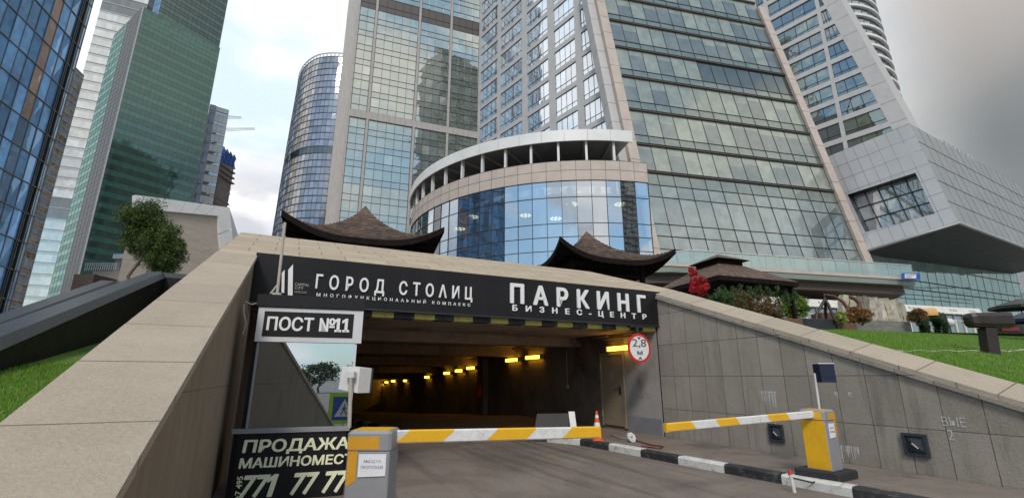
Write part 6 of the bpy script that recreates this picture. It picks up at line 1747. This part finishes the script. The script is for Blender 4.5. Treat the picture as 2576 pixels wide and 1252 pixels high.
# ================================================================== PAVILIONS
def sx(x): return x
def pagoda(label, c, ux, half, ze, lift, zap, posts=True):
    t = thing('pagoda_gazebo', label, 'gazebo', (c.x, c.y, zP), 'pagoda gazebos behind the entrance roof'); uy = Vector((-ux.y, ux.x, 0))
    def Sr(x, y, dz=0):
        m_ = max(abs(x), abs(y)); mi = min(abs(x), abs(y)); q_ = mi / m_ if m_ > 1e-6 else 0
        z = ze + (zap - ze) * max(0, 1 - m_) ** 1.75 + lift * (q_ ** 3) * m_ ** 2.2
        # straight pyramid cap
        if m_ < .13: z = ze + (zap - ze) * (1 - .13) ** 1.75 + (.13 - m_) / .13 * (zap - ze) * (1 - .87 ** 1.75) * 1.25
        w = 1 + .06 * q_ ** 4
        return c + ux * (x * half * w) + uy * (y * half * w) + UP * (z - c.z + dz)
    b = MB(['shingle']); r = random.Random(4); nc = 20
    for side in range(4):
        def P(m_, s_, dz=0):
            x, y = s_ * m_, -m_
            for _ in range(side): x, y = -y, x
            return Sr(x, y, dz)
        for j in range(nc):
            m0, m1 = 1 - j / nc * .88, 1 - (j + 1.12) / nc * .88
            nt = max(4, int(26 * m0)); sh = (j % 2) * .5
            for i in range(-1, nt + 1):
                s0, s1 = max(-1, -1 + 2 * (i + sh) / nt), min(1, -1 + 2 * (i + 1 + sh) / nt)
                if s1 <= s0 + 1e-4: continue
                k = r.uniform(.6, 1.35); d_ = .045 + r.uniform(0, .02)
                b.poly([P(m0, s0, d_), P(m0, s1, d_), P(m1, s1, .01), P(m1, s0, .01)], 'shingle', (k, k, k)); b.poly([P(m0, s0, 0), P(m0, s1, 0), P(m0, s1, d_), P(m0, s0, d_)], 'shingle', (k * .7, k * .7, k * .7))
        b.poly([P(.13, -1, .03), P(.13, 1, .03), Sr(0, 0, .03)], 'shingle', (1.1, 1.1, 1.1))
    b.build('shingle_roof', t)
    b = MB(['dark_wood']); n_ = 16
    for i in range(n_):
        for j in range(n_):
            x0, x1, y0, y1 = [-1 + 2 * k / n_ for k in (i, i + 1, j, j + 1)]
            b.poly([Sr(x0, y0, -.16), Sr(x0, y1, -.16), Sr(x1, y1, -.16), Sr(x1, y0, -.16)])
    for side in range(4):
        for i in range(24):
            a0, a1 = -1 + 2 * i / 24, -1 + 2 * (i + 1) / 24; Q = []
            for a, dz in ((a0, -.22), (a1, -.22), (a1, .04), (a0, .04)):
                x, y = a * 1.012, -1.012
                for _ in range(side): x, y = -y, x
                Q.append(Sr(x, y, dz))
            b.poly(Q)
    b.build('roof_soffit', t)
    for side in range(4):
        b = MB(['dark_wood'])
        for i in range(13):
            a = -.96 + 1.92 * i / 12; P_ = []
            for m_ in (1.0, .75, .5):
                x, y = a * m_, -m_
                for _ in range(side): x, y = -y, x
                P_.append(Sr(x, y, -.24))
            b.tube(P_, .045, seg=4)
        b.build('rafters', t)
    ze2 = ze + .12
    for (sx_, sy_) in ((-1, -1), (1, -1), (1, 1), (-1, 1)):
        b = MB(['dark_wood']); p = c + ux * (sx_ * half * .66) + uy * (sy_ * half * .66); 
        b.box((-.11, -.11, zP), (.11, .11, ze2), fr=lambda x, y, z: Vector((p.x, p.y, 0)) + ux * x + uy * y + UP * z); b.build('post', t)
    b = MB(['dark_wood']); h_ = half * .66; F_ = lambda x, y, z: Vector((c.x, c.y, 0)) + ux * x + uy * y + UP * z
    for z0, z1, w in ((ze2 - .30, ze2 - .12, .08), (ze2 - .72, ze2 - .62, .05)):
        b.box((-h_, -h_ - w, z0), (h_, -h_ + w, z1), fr=F_); b.box((-h_, h_ - w, z0), (h_, h_ + w, z1), fr=F_); b.box((-h_ - w + .003, -h_, z0 + .002), (-h_ + w - .003, h_, z1 - .002), fr=F_); b.box((h_ - w + .003, -h_, z0 + .002), (h_ + w - .003, h_, z1 - .002), fr=F_)
    for i in range(1, 18):
        x = -h_ + 2 * h_ * i / 18
        for y in (-h_, h_): b.box((x - .03, y - .03, ze2 - .62), (x + .03, y + .03, ze2 - .30), fr=F_)
    b.build('lattice_beam', t)
    return t
ux1 = Vector((.938, .346, 0))
pagoda('larger looking pagoda gazebo with swept up shingle roof, above the left half of the sign', Vector((-7.30, 22.4, zP)), ux1, 3.10, 7.28, .80, 9.72)
pagoda('pagoda gazebo with swept up roof above the parking lettering, before the round podium', Vector((4.30, 26.3, zP)), ux1, 3.15, 7.32, .80, 9.6)
# pergola with two stage roof and hanging ivy
Yp = 27.5; pc_ = PY(1812, 700, Yp + 3.2); c3 = Vector((pc_.x, Yp + 3.2, 0)); t = thing('ivy_pergola', 'low two stage shingle roofed pergola hung with ivy, right of the crimson shrub', 'gazebo', (c3.x, c3.y, zP))
zE = zat(1880, 698, Yp); zT1 = zat(1790, 676, Yp + 2.4) + .25; zT0 = zT1 + .30; zA = zat(1790, 660, Yp + 3.2) + .45
F_ = lambda x, y, z: Vector((c3.x, c3.y, 0)) + ux1 * x + Vector((-ux1.y, ux1.x, 0)) * y + UP * z
b = MB(['shingle']); hE = 3.1; r = random.Random(8)
def hip(h0, h1, z0, z1, nc, off=0):
    for side in range(4):
        for j in range(nc):
            for i in range(20):
                A = []
                for (jj, ii, dz) in ((j, i, 0), (j, i + 1, 0), (j + 1, i + 1, 0), (j + 1, i, 0)):
                    f = min(1, jj / nc); h = h0 + (h1 - h0) * f; x, y = h * (-1 + ii / 10), -h
                    for _ in range(side): x, y = -y, x
                    A.append(F_(x, y, z0 + (z1 - z0) * f + dz))
                k = r.uniform(.6, 1.35); b.poly(A, 'shingle', (k, k, k))
hip(hE, 1.0, zE, zT1, 8); hip(1.35, .02, zT0, zA + .1, 5); b.build('shingle_roof', t)
b = MB(['dark_wood']); b.box((-1, -1, zT1 - .1), (1, 1, zT0 - .02), fr=F_); b.box((-hE, -hE, zE - .28), (hE, hE, zE - .01), fr=F_)
b.build('roof_frame', t)
for sx_ in (-1, 1):
    for sy_ in (-1, 1):
        b = MB(['dark_wood']); b.box((sx_ * 2.75 - .1, sy_ * 2.75 - .1, zP - .3), (sx_ * 2.75 + .1, sy_ * 2.75 + .1, zE - .28), fr=F_); b.build('post', t)
b = MB(['leaf']); 
for i in range(9):
    x = -2.8 + .7 * i; cc = F_(x, -2.95, zE - .85 - .2 * (i % 2)); crown(b, cc, (.42, .3, .75), 500, .06, IVY, 60 + i, 8, shell=.2)
b.build('ivy', t)

# ================================================================== GARDEN ALONG THE LAWN CREST
def crest(px, dy=0): 
    p = PY(px, 829 + (px - 2055) * .0326, 40 + (px - 2055) / 521 * 6); return p
def crate(name, label, cat, px0, px1, pyt, pyb, Y, m, dp=1.2, boards=0, sub=None):
    a, c = PY(px0, pyb, Y), PY(px1, pyb, Y); zt_ = zat(px0, pyt, Y); zb = min(a.z, c.z) - .35
    b = MB([m]); bev = .03
    if boards:
        H_ = (zt_ - zb) / boards
        for k in range(boards): b.box((a.x, Y, zb + k * H_ + .01), (c.x, Y + dp, zb + (k + 1) * H_), bev=.015)
    else: b.box((a.x, Y, zb), (c.x, Y + dp, zt_), bev=bev)
    b.box((a.x + .08, Y + .08, zt_), (c.x - .08, Y + dp - .08, zt_ + .02), 'soil')
    return tag(b.build(name), label, cat)
crate('planter', 'brown wooden planter under the yellow green shrub', 'planter', 2023, 2101 - 80, 800, 818, 35.6, 'wood_red') if False else None
crate('planter', 'brown wooden planter under the yellow green shrub', 'planter', 1975, 2022, 799, 820, 35.6, 'wood_red', boards=3)
crate('planter', 'long charcoal planter trough between the two brown planters', 'planter', 2022, 2104, 801, 826, 36.2, 'navy' if False else 'mullion_dark')
crate('planter', 'brown wooden planter under the orange brown shrub', 'planter', 2107, 2157, 812, 829, 36.4, 'wood_red', boards=3)
# stone slabs on a slate base
ssb = thing('stone_slab_sculpture', 'row of upright rough stone slabs on a long grey slate plinth', 'sculpture', tuple(PY(2220, 830, 38.5)))
A, C_ = PY(2157, 833, 38), PY(2296, 838, 39.5); zt_ = zat(2200, 804, 38.5)
b = MB(['slate_base']); b.hexa([Vector((A.x, A.y, 4.6)), Vector((C_.x, C_.y, 4.6)), Vector((C_.x - .3, C_.y + 1.6, 4.6)), Vector((A.x - .3, A.y + 1.6, 4.6)), Vector((A.x, A.y, zt_)), Vector((C_.x, C_.y, zt_ - .05)), Vector((C_.x - .3, C_.y + 1.6, zt_ - .05)), Vector((A.x - .3, A.y + 1.6, zt_))]); b.build('plinth', ssb)
r = random.Random(17)
tops = [737, 740, 741, 742, 743, 743, 745, 748, 749, 749, 750]; xs = [2130, 2150, 2166, 2180, 2193, 2205, 2219, 2233, 2247, 2257, 2268]; tl = [2, 6, 8, 12, 16, 18, 14, 18, 18, 20, 22]
for k in range(11):
    p0 = PY(xs[k] + tl[k] + 6, 808, 38.4 + .1 * k); pt_ = PY(xs[k] + 8, tops[k], 38.4 + .1 * k); b = MB(['rock']); w = .24 + r.uniform(-.04, .05); n_ = 7; vs = []
    for i in range(n_ + 1):
        f = i / n_; c = Vector((p0.x, p0.y, zt_ - .05)).lerp(pt_, f); ww = w * (1 + .25 * noise.noise(Vector((k * 3.1, f * 4, 0)))) * (1 if i < n_ else .8); dd = .30 * (1 + .3 * noise.noise(Vector((k * 1.7, f * 3, 5))))
        for sx_, sy_ in ((-1, -1), (1, -.9), (1.05, 1), (-.95, 1)): vs.append(c + Vector((sx_ * ww + r.uniform(-.03, .03), sy_ * dd + r.uniform(-.04, .04) + .8, r.uniform(-.03, .03) if 0 < i < n_ else (r.uniform(-.12, .05) if i == n_ else 0))))
    fs = [tuple(range(4 * n_, 4 * n_ + 4))] + [(4 * i + q_, 4 * i + (q_ + 1) % 4, 4 * i + 4 + (q_ + 1) % 4, 4 * i + 4 + q_) for i in range(n_) for q_ in range(4)]
    kk = r.uniform(.6, 1.5); b.faces(vs, fs, 'rock', (kk, kk * r.uniform(.92, 1), kk * r.uniform(.8, .98))); b.build('slab', ssb)
# rusty tusk arcs and tripod
for (pts, Yk, lab) in ((((2072, 740), (2098, 744), (2120, 758), (2134, 778), (2142, 800)), 37.5, 'nearer rusty curved tusk sculpture rising behind the charcoal trough'), (((2118, 743), (2134, 744), (2150, 750), (2160, 760)), 39, 'farther rusty curved tusk sculpture behind the first')):
    b = MB(['rust']); P = [PY(x, y, Yk) for x, y in pts]; P.append(P[-1] - UP * .9)
    Q = []; 
    for i in range(len(P) - 1):
        for t_ in (0, .34, .67): Q.append(P[i].lerp(P[i + 1], t_))
    Q.append(P[-1]); b.tube(Q, [.05 + .16 * i / (len(Q) - 1) for i in range(len(Q))], seg=10); tag(b.build('tusk_sculpture'), lab, 'sculpture', 'rusty curved tusks in the garden')
b = MB(['bronze']); ap = PY(2075, 752, 36.9)
for (px, py) in ((2048, 802), (2102, 804), (2078, 800)): 
    e = PY(px, py, 36.6 + (px == 2078) * 1.2); b.tube([ap + (ap - e) * .05, ap.lerp(e, .33) + Vector((.03, 0, .02)), ap.lerp(e, .66) - Vector((.03, 0, 0)), e - UP * .5], [.10, .12, .10, .12], seg=7)
b.tube([ap - UP * .1, ap + UP * .35], [.08, .04], seg=7); tag(b.build('tripod_sculpture'), 'dark bronze tripod of crooked poles standing over the charcoal trough', 'sculpture')
hut = MB(['rust', 'glass_window']); p = PY(2100, 806, 38.2); hut.box((p.x - 1.0, 38.2, 4.8), (p.x + 1.1, 39.6, zat(2100, 785, 38.2)), 'rust', bev=.05); tag(hut.build('rust_box'), 'low rusty metal box behind the tripod sculpture', 'box')

# topiary animal
def skin(name, verts, edges, radii, sub=2):
    me = bpy.data.meshes.new(name); me.from_pydata([tuple(v) for v in verts], edges, []); ob = bpy.data.objects.new(name, me); COL.objects.link(ob)
    sk = ob.modifiers.new('s', 'SKIN')
    for i, rr in enumerate(radii): me.skin_vertices[0].data[i].radius = rr if isinstance(rr, tuple) else (rr, rr)
    me.skin_vertices[0].data[0].use_root = True; sm_ = ob.modifiers.new('u', 'SUBSURF'); sm_.levels = sub; sm_.render_levels = sub
    dg = bpy.context.evaluated_depsgraph_get(); dg.update(); ev = ob.evaluated_get(dg); m2 = bpy.data.meshes.new_from_object(ev)
    vs = [v.co.copy() for v in m2.vertices]; fs = [tuple(p.vertices) for p in m2.polygons]; bpy.data.objects.remove(ob); bpy.data.meshes.remove(me); bpy.data.meshes.remove(m2); return vs, fs
MATS['hedge_core'] = mat('hedge_core', (.02, .04, .012), .9, .3, 4, 30, .5)
ta = PY(2345, 838, 41.5); zg_ = ta.z; h_ = zat(2370, 776, 41.5) - zg_
def AV(x, y, z): return Vector((ta.x + x, 41.5 + y, zg_ + z))
an = thing('topiary_animal', 'green topiary animal with an orange saddle cloth grazing on the lawn crest', 'topiary', tuple(ta))
S_h = h_ / 2.0
av = [AV(.75 * S_h, 0, 1.55 * S_h), AV(.1 * S_h, 0, 1.45 * S_h), AV(-.6 * S_h, 0, 1.45 * S_h), AV(-1.05 * S_h, 0, 1.6 * S_h), AV(-1.45 * S_h, 0, 1.5 * S_h), AV(-1.75 * S_h, 0, 1.15 * S_h),
      AV(-.6 * S_h, -.28 * S_h, .9 * S_h), AV(-.62 * S_h, -.3 * S_h, .45 * S_h), AV(-.58 * S_h, -.3 * S_h, 0), AV(-.5 * S_h, .28 * S_h, .9 * S_h), AV(-.4 * S_h, .3 * S_h, .45 * S_h), AV(-.42 * S_h, .3 * S_h, 0),
      AV(.85 * S_h, -.28 * S_h, .95 * S_h), AV(.95 * S_h, -.3 * S_h, .5 * S_h), AV(.85 * S_h, -.3 * S_h, 0), AV(.75 * S_h, .28 * S_h, .95 * S_h), AV(.85 * S_h, .3 * S_h, .5 * S_h), AV(.7 * S_h, .3 * S_h, 0), AV(1.15 * S_h, 0, 1.5 * S_h), AV(1.3 * S_h, 0, 1.0 * S_h)]
ae = [(0, 1), (1, 2), (2, 3), (3, 4), (4, 5), (2, 6), (6, 7), (7, 8), (2, 9), (9, 10), (10, 11), (0, 12), (12, 13), (13, 14), (0, 15), (15, 16), (16, 17), (0, 18), (18, 19)]
ar = [x * S_h for x in (.46, .42, .42, .30, .26, .16, .24, .17, .17, .24, .17, .17, .26, .18, .18, .26, .18, .18, .15, .06)]
vs, fs = skin('a', av, ae, ar); b = MB(['hedge_core']); b.faces(vs, fs, 'hedge_core', smooth=True); b.build('body', an)
b = MB(['leaf']); r = random.Random(3)
for _ in range(3800):
    f = fs[r.randrange(len(fs))]; p = sum((vs[i] for i in f), Vector()) / len(f); n_ = (vs[f[1]] - vs[f[0]]).cross(vs[f[2]] - vs[f[0]])
    if n_.length == 0: continue
    n_.normalize(); d = (n_ + Vector((r.gauss(0, .5), r.gauss(0, .5), r.gauss(0, .5)))).normalized(); u = d.orthogonal().normalized() * .04; p = p + Vector((r.uniform(-.06, .06), r.uniform(-.06, .06), r.uniform(-.06, .06)))
    k = r.uniform(.6, 1.5); b.poly([p - u, p + u, p + d * .13], 'leaf', (.022 * k, .05 * k, .014 * k))
b.build('foliage', an)
b = MB(['fabric_orange']); NN = 14
def sad(i, j):
    a = math.radians(-100 + 170 * j / NN) ; x = (-.75 + 1.15 * i / 6) * S_h; rr_ = .56 * S_h
    return AV(x + .12 * S_h * (j / NN), -math.cos(a + math.pi / 2) * 0 + math.sin(a) * rr_ * .95, (1.47 + .03 * i / 6) * S_h + math.cos(a) * rr_)
for i in range(6):
    for j in range(NN): b.poly([sad(i, j), sad(i + 1, j), sad(i + 1, j + 1), sad(i, j + 1)], smooth=True)
b.build('saddle_cloth', an)
# globe lamps
for (px, py, lab) in ((2358, 812, 'bigger white globe lamp behind the topiary animal'), (2387, 811, 'smaller white globe lamp partly behind the brown hammer shaped sculpture')):
    p = PY(px, py, 43); t = thing('globe_lamp', lab, 'lamp', tuple(p), 'white globe lamps on the lawn crest'); rr_ = (PY(px + 12, py, 43) - PY(px - 12, py, 43)).length / 2
    b = MB(['frame_white']); b.blob(p, rr_, rr_, rr_ * .9, amp=0, seg=20, rings=12); b.build('globe', t); b = MB(['rubber']); b.tube([Vector((p.x, p.y, 4.9)), p - UP * rr_ * .9], .06); b.build('stand', t)

# restaurant front with cream valance
YR = 45.5
rs_ = thing('restaurant', 'long cream fronted restaurant with a white valance and glazed bays under the canopy terrace', 'building', tuple(PY(2200, 830, YR)))
RA = PY(1905, 745, YR - 1.0); RB = PY(2452, 756, YR + 7.5); RA0 = Vector((RA.x, RA.y, 0)); RB0 = Vector((RB.x, RB.y, 0)); dR = (RB0 - RA0).normalized(); LR = (RB0 - RA0).length; nR = Vector((dR.y, -dR.x, 0))
z1_ = RA.z; z0_ = zat(1905, 764, YR - 1.0)
def RP(x, o_, z): return RA0 + dR * x + nR * o_ + UP * z
nbv = 10
for k in range(nbv):
    b = MB(['awning']); x0, x1 = LR * k / nbv, LR * (k + 1) / nbv - .02
    b.hexa([RP(x0, 0, z0_), RP(x1, 0, z0_), RP(x1, .5, z0_), RP(x0, .5, z0_), RP(x0, 0, z1_), RP(x1, 0, z1_), RP(x1, .22, z1_), RP(x0, .22, z1_)])
    vo = b.build('valance', rs_)
    b = MB(['soffit_brown']); xm = (x0 + x1) / 2; r = random.Random(k)
    for i in range(11):
        x = xm - .55 + i * .11; h0 = z0_ + (z1_ - z0_) * .34; hh = (z1_ - z0_) * r.uniform(.2, .38); o_ = .5 - .28 * ((h0 - z0_) / (z1_ - z0_)) + .012
        b.hexa([RP(x, o_ - .01, h0), RP(x + .035, o_ - .01, h0), RP(x + .035, o_ + .005, h0), RP(x, o_ + .005, h0), RP(x, o_ - .11, h0 + hh), RP(x + .035, o_ - .11, h0 + hh), RP(x + .035, o_ - .09, h0 + hh), RP(x, o_ - .09, h0 + hh)])
    b.build('ornament', vo)
b = MB(['awning']); b.hexa([RP(0, .52, z0_ - .1), RP(LR, .52, z0_ - .1), RP(LR, .60, z0_ - .1), RP(0, .60, z0_ - .1), RP(0, .52, z0_ - .01), RP(LR, .52, z0_ - .01), RP(LR, .6, z0_ - .01), RP(0, .6, z0_ - .01)]); b.build('gutter', rs_)
nw = 22
for k in range(nw):
    b = MB(['glass_window']); x0, x1 = LR * k / nw + .08, LR * (k + 1) / nw - .08
    b.poly([RP(x0, .05, 6.0), RP(x1, .05, 6.0), RP(x1, .05, z0_ - .1), RP(x0, .05, z0_ - .1)], tint=jt((.16, .14, .11), .5)); w_ = b.build('window', rs_)
    b = MB(['awning']); b.hexa([RP(x0 - .16, .05, 4.9), RP(x0, .05, 4.9), RP(x0, .16, 4.9), RP(x0 - .16, .16, 4.9), RP(x0 - .16, .05, z0_), RP(x0, .05, z0_), RP(x0, .16, z0_), RP(x0 - .16, .16, z0_)])
    b.hexa([RP(x0, .06, z0_ - .75), RP(x1, .06, z0_ - .75), RP(x1, .12, z0_ - .75), RP(x0, .12, z0_ - .75), RP(x0, .06, z0_ - .68), RP(x1, .06, z0_ - .68), RP(x1, .12, z0_ - .68), RP(x0, .12, z0_ - .68)]); b.build('frame', w_)
b = MB(['cream_stone']); b.hexa([RP(0, 0, 4.9), RP(LR, 0, 4.9), RP(LR, .12, 4.9), RP(0, .12, 4.9), RP(0, 0, 6.0), RP(LR, 0, 6.0), RP(LR, .12, 6.0), RP(0, .12, 6.0)])
b.hexa([RP(0, -4, 4.9), RP(LR, -4, 4.9), RP(LR, -.3, 4.9), RP(0, -.3, 4.9), RP(0, -4, z1_ - .2), RP(LR, -4, z1_ - .2), RP(LR, -.3, z1_ - .2), RP(0, -.3, z1_ - .2)]); b.build('wall', rs_)

from mathutils.bvhtree import BVHTree
_V = []; _F = []
for i in range(len(rows_)):
    for k in range(NB + 1): _V.append(rows_[i][k])
for i in range(len(rows_) - 1):
    for k in range(NB): a = i * (NB + 1) + k; _F.append((a, a + NB + 1, a + NB + 2, a + 1))
bvh = BVHTree.FromPolygons([tuple(v) for v in _V], _F)
# hammer shaped sculpture
p = bvh.ray_cast(CAM, ray(2492, 889).normalized(), 200)[0]; Yh = p.y; hs_ = Yh / 26; hm = thing('hammer_sculpture', 'dark brown hammer shaped block on a thick tapering post on the lawn', 'sculpture', tuple(p))
b = MB(['bronze']); x0, x1 = PY(2471, 826, Yh).x, PY(2499, 826, Yh).x; xb0, xb1 = PY(2480, 888, Yh).x, PY(2508, 888, Yh).x; zt_ = zat(2485, 824, Yh); zb = p.z - .05
b.hexa([Vector((xb0, Yh - .2 * hs_, zb)), Vector((xb1, Yh - .2 * hs_, zb)), Vector((xb1, Yh + .3 * hs_, zb)), Vector((xb0, Yh + .3 * hs_, zb)), Vector((x0, Yh - .2 * hs_, zt_)), Vector((x1, Yh - .2 * hs_, zt_)), Vector((x1, Yh + .3 * hs_, zt_)), Vector((x0, Yh + .3 * hs_, zt_))]); b.build('post', hm)
b = MB(['bronze']); A = PY(2446, 804, Yh); C_ = PY(2536, 806, Yh); zt2, zb2 = zat(2500, 785, Yh), zat(2500, 825, Yh); hh = (zt2 - zb2) / 2; zc_ = (zt2 + zb2) / 2
P = []; seg = 14
for (x, k) in ((A.x - .26 * hs_, .35), (A.x - .18 * hs_, .72), (A.x, .92), (C_.x - .1 * hs_, 1.0), (C_.x, .95)):
    ring = []
    for i in range(seg):
        a = 2 * math.pi * i / seg; cx_, sz_ = math.cos(a), math.sin(a); q_ = (abs(cx_) ** 5 + abs(sz_) ** 5) ** (-.2); ring.append(Vector((x, Yh + .05 * hs_ + cx_ * q_ * .42 * k * hs_, zc_ + sz_ * q_ * hh * k)))
    P.append(ring)
vs = sum(P, []); b.faces(vs, [(i * seg + k, i * seg + (k + 1) % seg, (i + 1) * seg + (k + 1) % seg, (i + 1) * seg + k) for i in range(4) for k in range(seg)] + [tuple(range(seg)), tuple(range(5 * seg - 1, 4 * seg - 1, -1))]); b.build('head', hm)
# dark patio parasols at the right edge
for (px, py, w, Y, lab, m) in ((2566, 770, 120, 34, 'dark grey closed-rib parasol at the right edge above the lawn', 'mullion_dark'), (2590, 803, 110, 31, 'lower navy parasol at the right edge behind the hammer sculpture', 'navy')):
    t = thing('parasol', lab, 'parasol', tuple(PY(px, 845, Y)), 'dark parasols at the right edge'); c = PY(px, py, Y); R_ = (PY(px + w / 2, py, Y).x - PY(px - w / 2, py, Y).x) / 2
    b = MB([m]); ap = c + UP * .55
    for k in range(8):
        a0, a1 = k * math.pi / 4, (k + 1) * math.pi / 4; p0 = c + Vector((math.cos(a0), math.sin(a0), 0)) * R_; p1 = c + Vector((math.cos(a1), math.sin(a1), 0)) * R_; b.poly([p0, p1, ap]); b.poly([p0, p1, p1 - UP * .2, p0 - UP * .2])
    b.build('canopy', t); b = MB(['bronze']); b.tube([Vector((c.x, c.y, 4.9)), ap], .04); b.build('pole', t)
    for k in range(4):
        b = MB(['bronze']); a = k * math.pi / 2 + .4; b.tube([c + UP * .2, c + Vector((math.cos(a), math.sin(a), 0)) * R_ * .9], .015, seg=5); b.build('rib', t)
dk = MB(['mullion_dark']); A = PY(2512, 846, 36); zt_ = zat(2512, 815, 36); dk.box((A.x, 36, 4.8), (A.x + 4, 37.2, zt_), bev=.06); dk.box((A.x + .3, 35.9, zt_ - .5), (A.x + 1.6, 36, zt_ - .2), 'sign_red'); tag(dk.build('bar_counter'), 'dark outdoor counter with a red panel at the right edge of the lawn', 'counter')

# pale stone edging across the lawn
r = random.Random(6); n_ = 44
def lawn_at(px, py):
    best = None
    for Y in [10 + .1 * i for i in range(340)]:
        p = PY(px, py, Y)
        # height of lawn surface near this point
        bd_ = 1e9; 
        for rr in rows_[6:]:
            for k in range(NB + 1):
                q_ = rr[k]; d_ = (q_.x - p.x) ** 2 + (q_.y - p.y) ** 2
                if d_ < bd_: bd_ = d_; zz = q_.z
        e = abs(p.z - zz)
        if best is None or e < best[0]: best = (e, p)
    return best[1]
for k in range(n_):
    px = 2262 + (2590 - 2262) * k / n_; py = 884 + 1.5 * math.sin(k * .7) + (-2 if px > 2540 else 0); hit_, nn_, ix, dd = bvh.ray_cast(CAM, ray(px, py).normalized(), 200)
    if hit_ is None: continue
    b = MB(['pebble']); w = hit_.y * (2590 - 2262) / n_ / F * .56 * (1.3 if k in (0, 41, 42, 43) else 1); b.blob(hit_ + UP * .02, w, w * .7, w * r.uniform(.22, .4), amp=.3, seg=9, rings=6, seed=k)
    tag(b.build('edging_stone'), 'leftmost and tallest pale edging stone, beside the coping' if k == 0 else 'small pale flat stone in the edging row across the lawn', 'stone', 'pale edging stones across the lawn')

# ================================================================== BEHIND THE VIEWER (seen only in the booth window)
pw = PP(866, 1026, LB_(0, SB - .04, 0), VB); dI = ray(866, 1026); dRf = dI - VB * (2 * dI.dot(VB)); ps = pw + dRf * 9.0
t = thing('crossing_sign', 'square blue pedestrian crossing sign with a lime border, mirrored in the booth window', 'road sign', (ps.x, ps.y, 0))
nrm_ = -dRf.copy(); nrm_.z = 0; nrm_.normalize(); ux_ = Vector((-nrm_.y, nrm_.x, 0))
def sq(h0, d0, m, name, par=None):
    b = MB([m]); P = [ps + ux_ * x + UP * z + nrm_ * d0 for x, z in ((-h0, -h0), (h0, -h0), (h0, h0), (-h0, h0))]; Q = [p - nrm_ * .012 for p in P]
    b.faces(P + Q, [(0, 1, 2, 3), (7, 6, 5, 4), (0, 4, 5, 1), (1, 5, 6, 2), (2, 6, 7, 3), (3, 7, 4, 0)]); return b.build(name, t)
sq(.50, 0, 'sign_lime', 'border'); sq(.37, .014, 'sign_blue', 'plate')
b = MB(['letter_white']); tri = lambda pts, d0: b.poly([ps + ux_ * x + UP * z + nrm_ * d0 for x, z in pts])
tri([(-.30, -.26), (.30, -.26), (0, .30)], .016); b.build('triangle', t)
b = MB(['ink']); fl2 = lambda pts: b.poly([ps + ux_ * x + UP * z + nrm_ * .019 for x, z in pts])
fl2([(-.03, .06), (.03, .06), (.05, -.07), (-.03, -.07)]); fl2([(-.03, -.07), (.01, -.07), (-.07, -.22), (-.11, -.20)]); fl2([(.01, -.07), (.05, -.07), (.12, -.20), (.08, -.22)]); fl2([(.02, .05), (.10, -.03), (.08, -.05), (.01, .02)]); fl2([(-.02, .05), (-.09, -.02), (-.07, -.04), (0, .02)])
fl2([(.03 * math.cos(k), .10 + .03 * math.sin(k)) for k in [i * .785 for i in range(8)]]); b.build('figure', t)
b = MB(['pole_beige']); b.tube([Vector((ps.x, ps.y, 0)) - nrm_ * .04, ps - nrm_ * .04], .03); b.build('post', t)
for k, (x, y, h) in enumerate(((14, -44, 3.4), (19, -46, 3.8), (9, -45, 3.6), (24, -44, 4.2), (4, -47, 3.5), (30, -48, 4.4))):
    t = thing('street_tree', '%s leafy street tree of the row mirrored in the booth window' % ['first', 'second', 'third', 'fourth', 'fifth', 'sixth'][k], 'tree', (x, y, 0), 'street trees mirrored in the booth window')
    b = MB(['bark']); limb(b, Vector((x, y, 0)), Vector((x, y, h * .6)), .12, .06, k); b.build('trunk', t); b = MB(['leaf']); crown(b, (x, y, h * .55), (h * .85, h * .6, h * .42), 2600, .16, G1, 80 + k, 22, shell=.3); b.build('crown', t)

# dark office tower far behind the viewer: the dark shape mirrored in the central tower
t = thing('office_tower', 'very tall dark glass tower mirrored in the right bays of the central tower', 'tower', (158, -150, 0))
q = vq(Vector((196, -150, 0)), Vector((134, -150, 0)), 0, 300); n = qn(q); core(t, q, 40, 'mullion_dark')
for j in range(75):
    mb = MB(['glass_office'])
    for i in range(14): pane(mb, q, i / 14 + .004, (i + 1) / 14 - .004, j / 75 + .002, (j + 1) / 75 - .003, 'glass_office', jt((.03, .045, .045), .5), n, .02)
    mb.build('window_row', t)
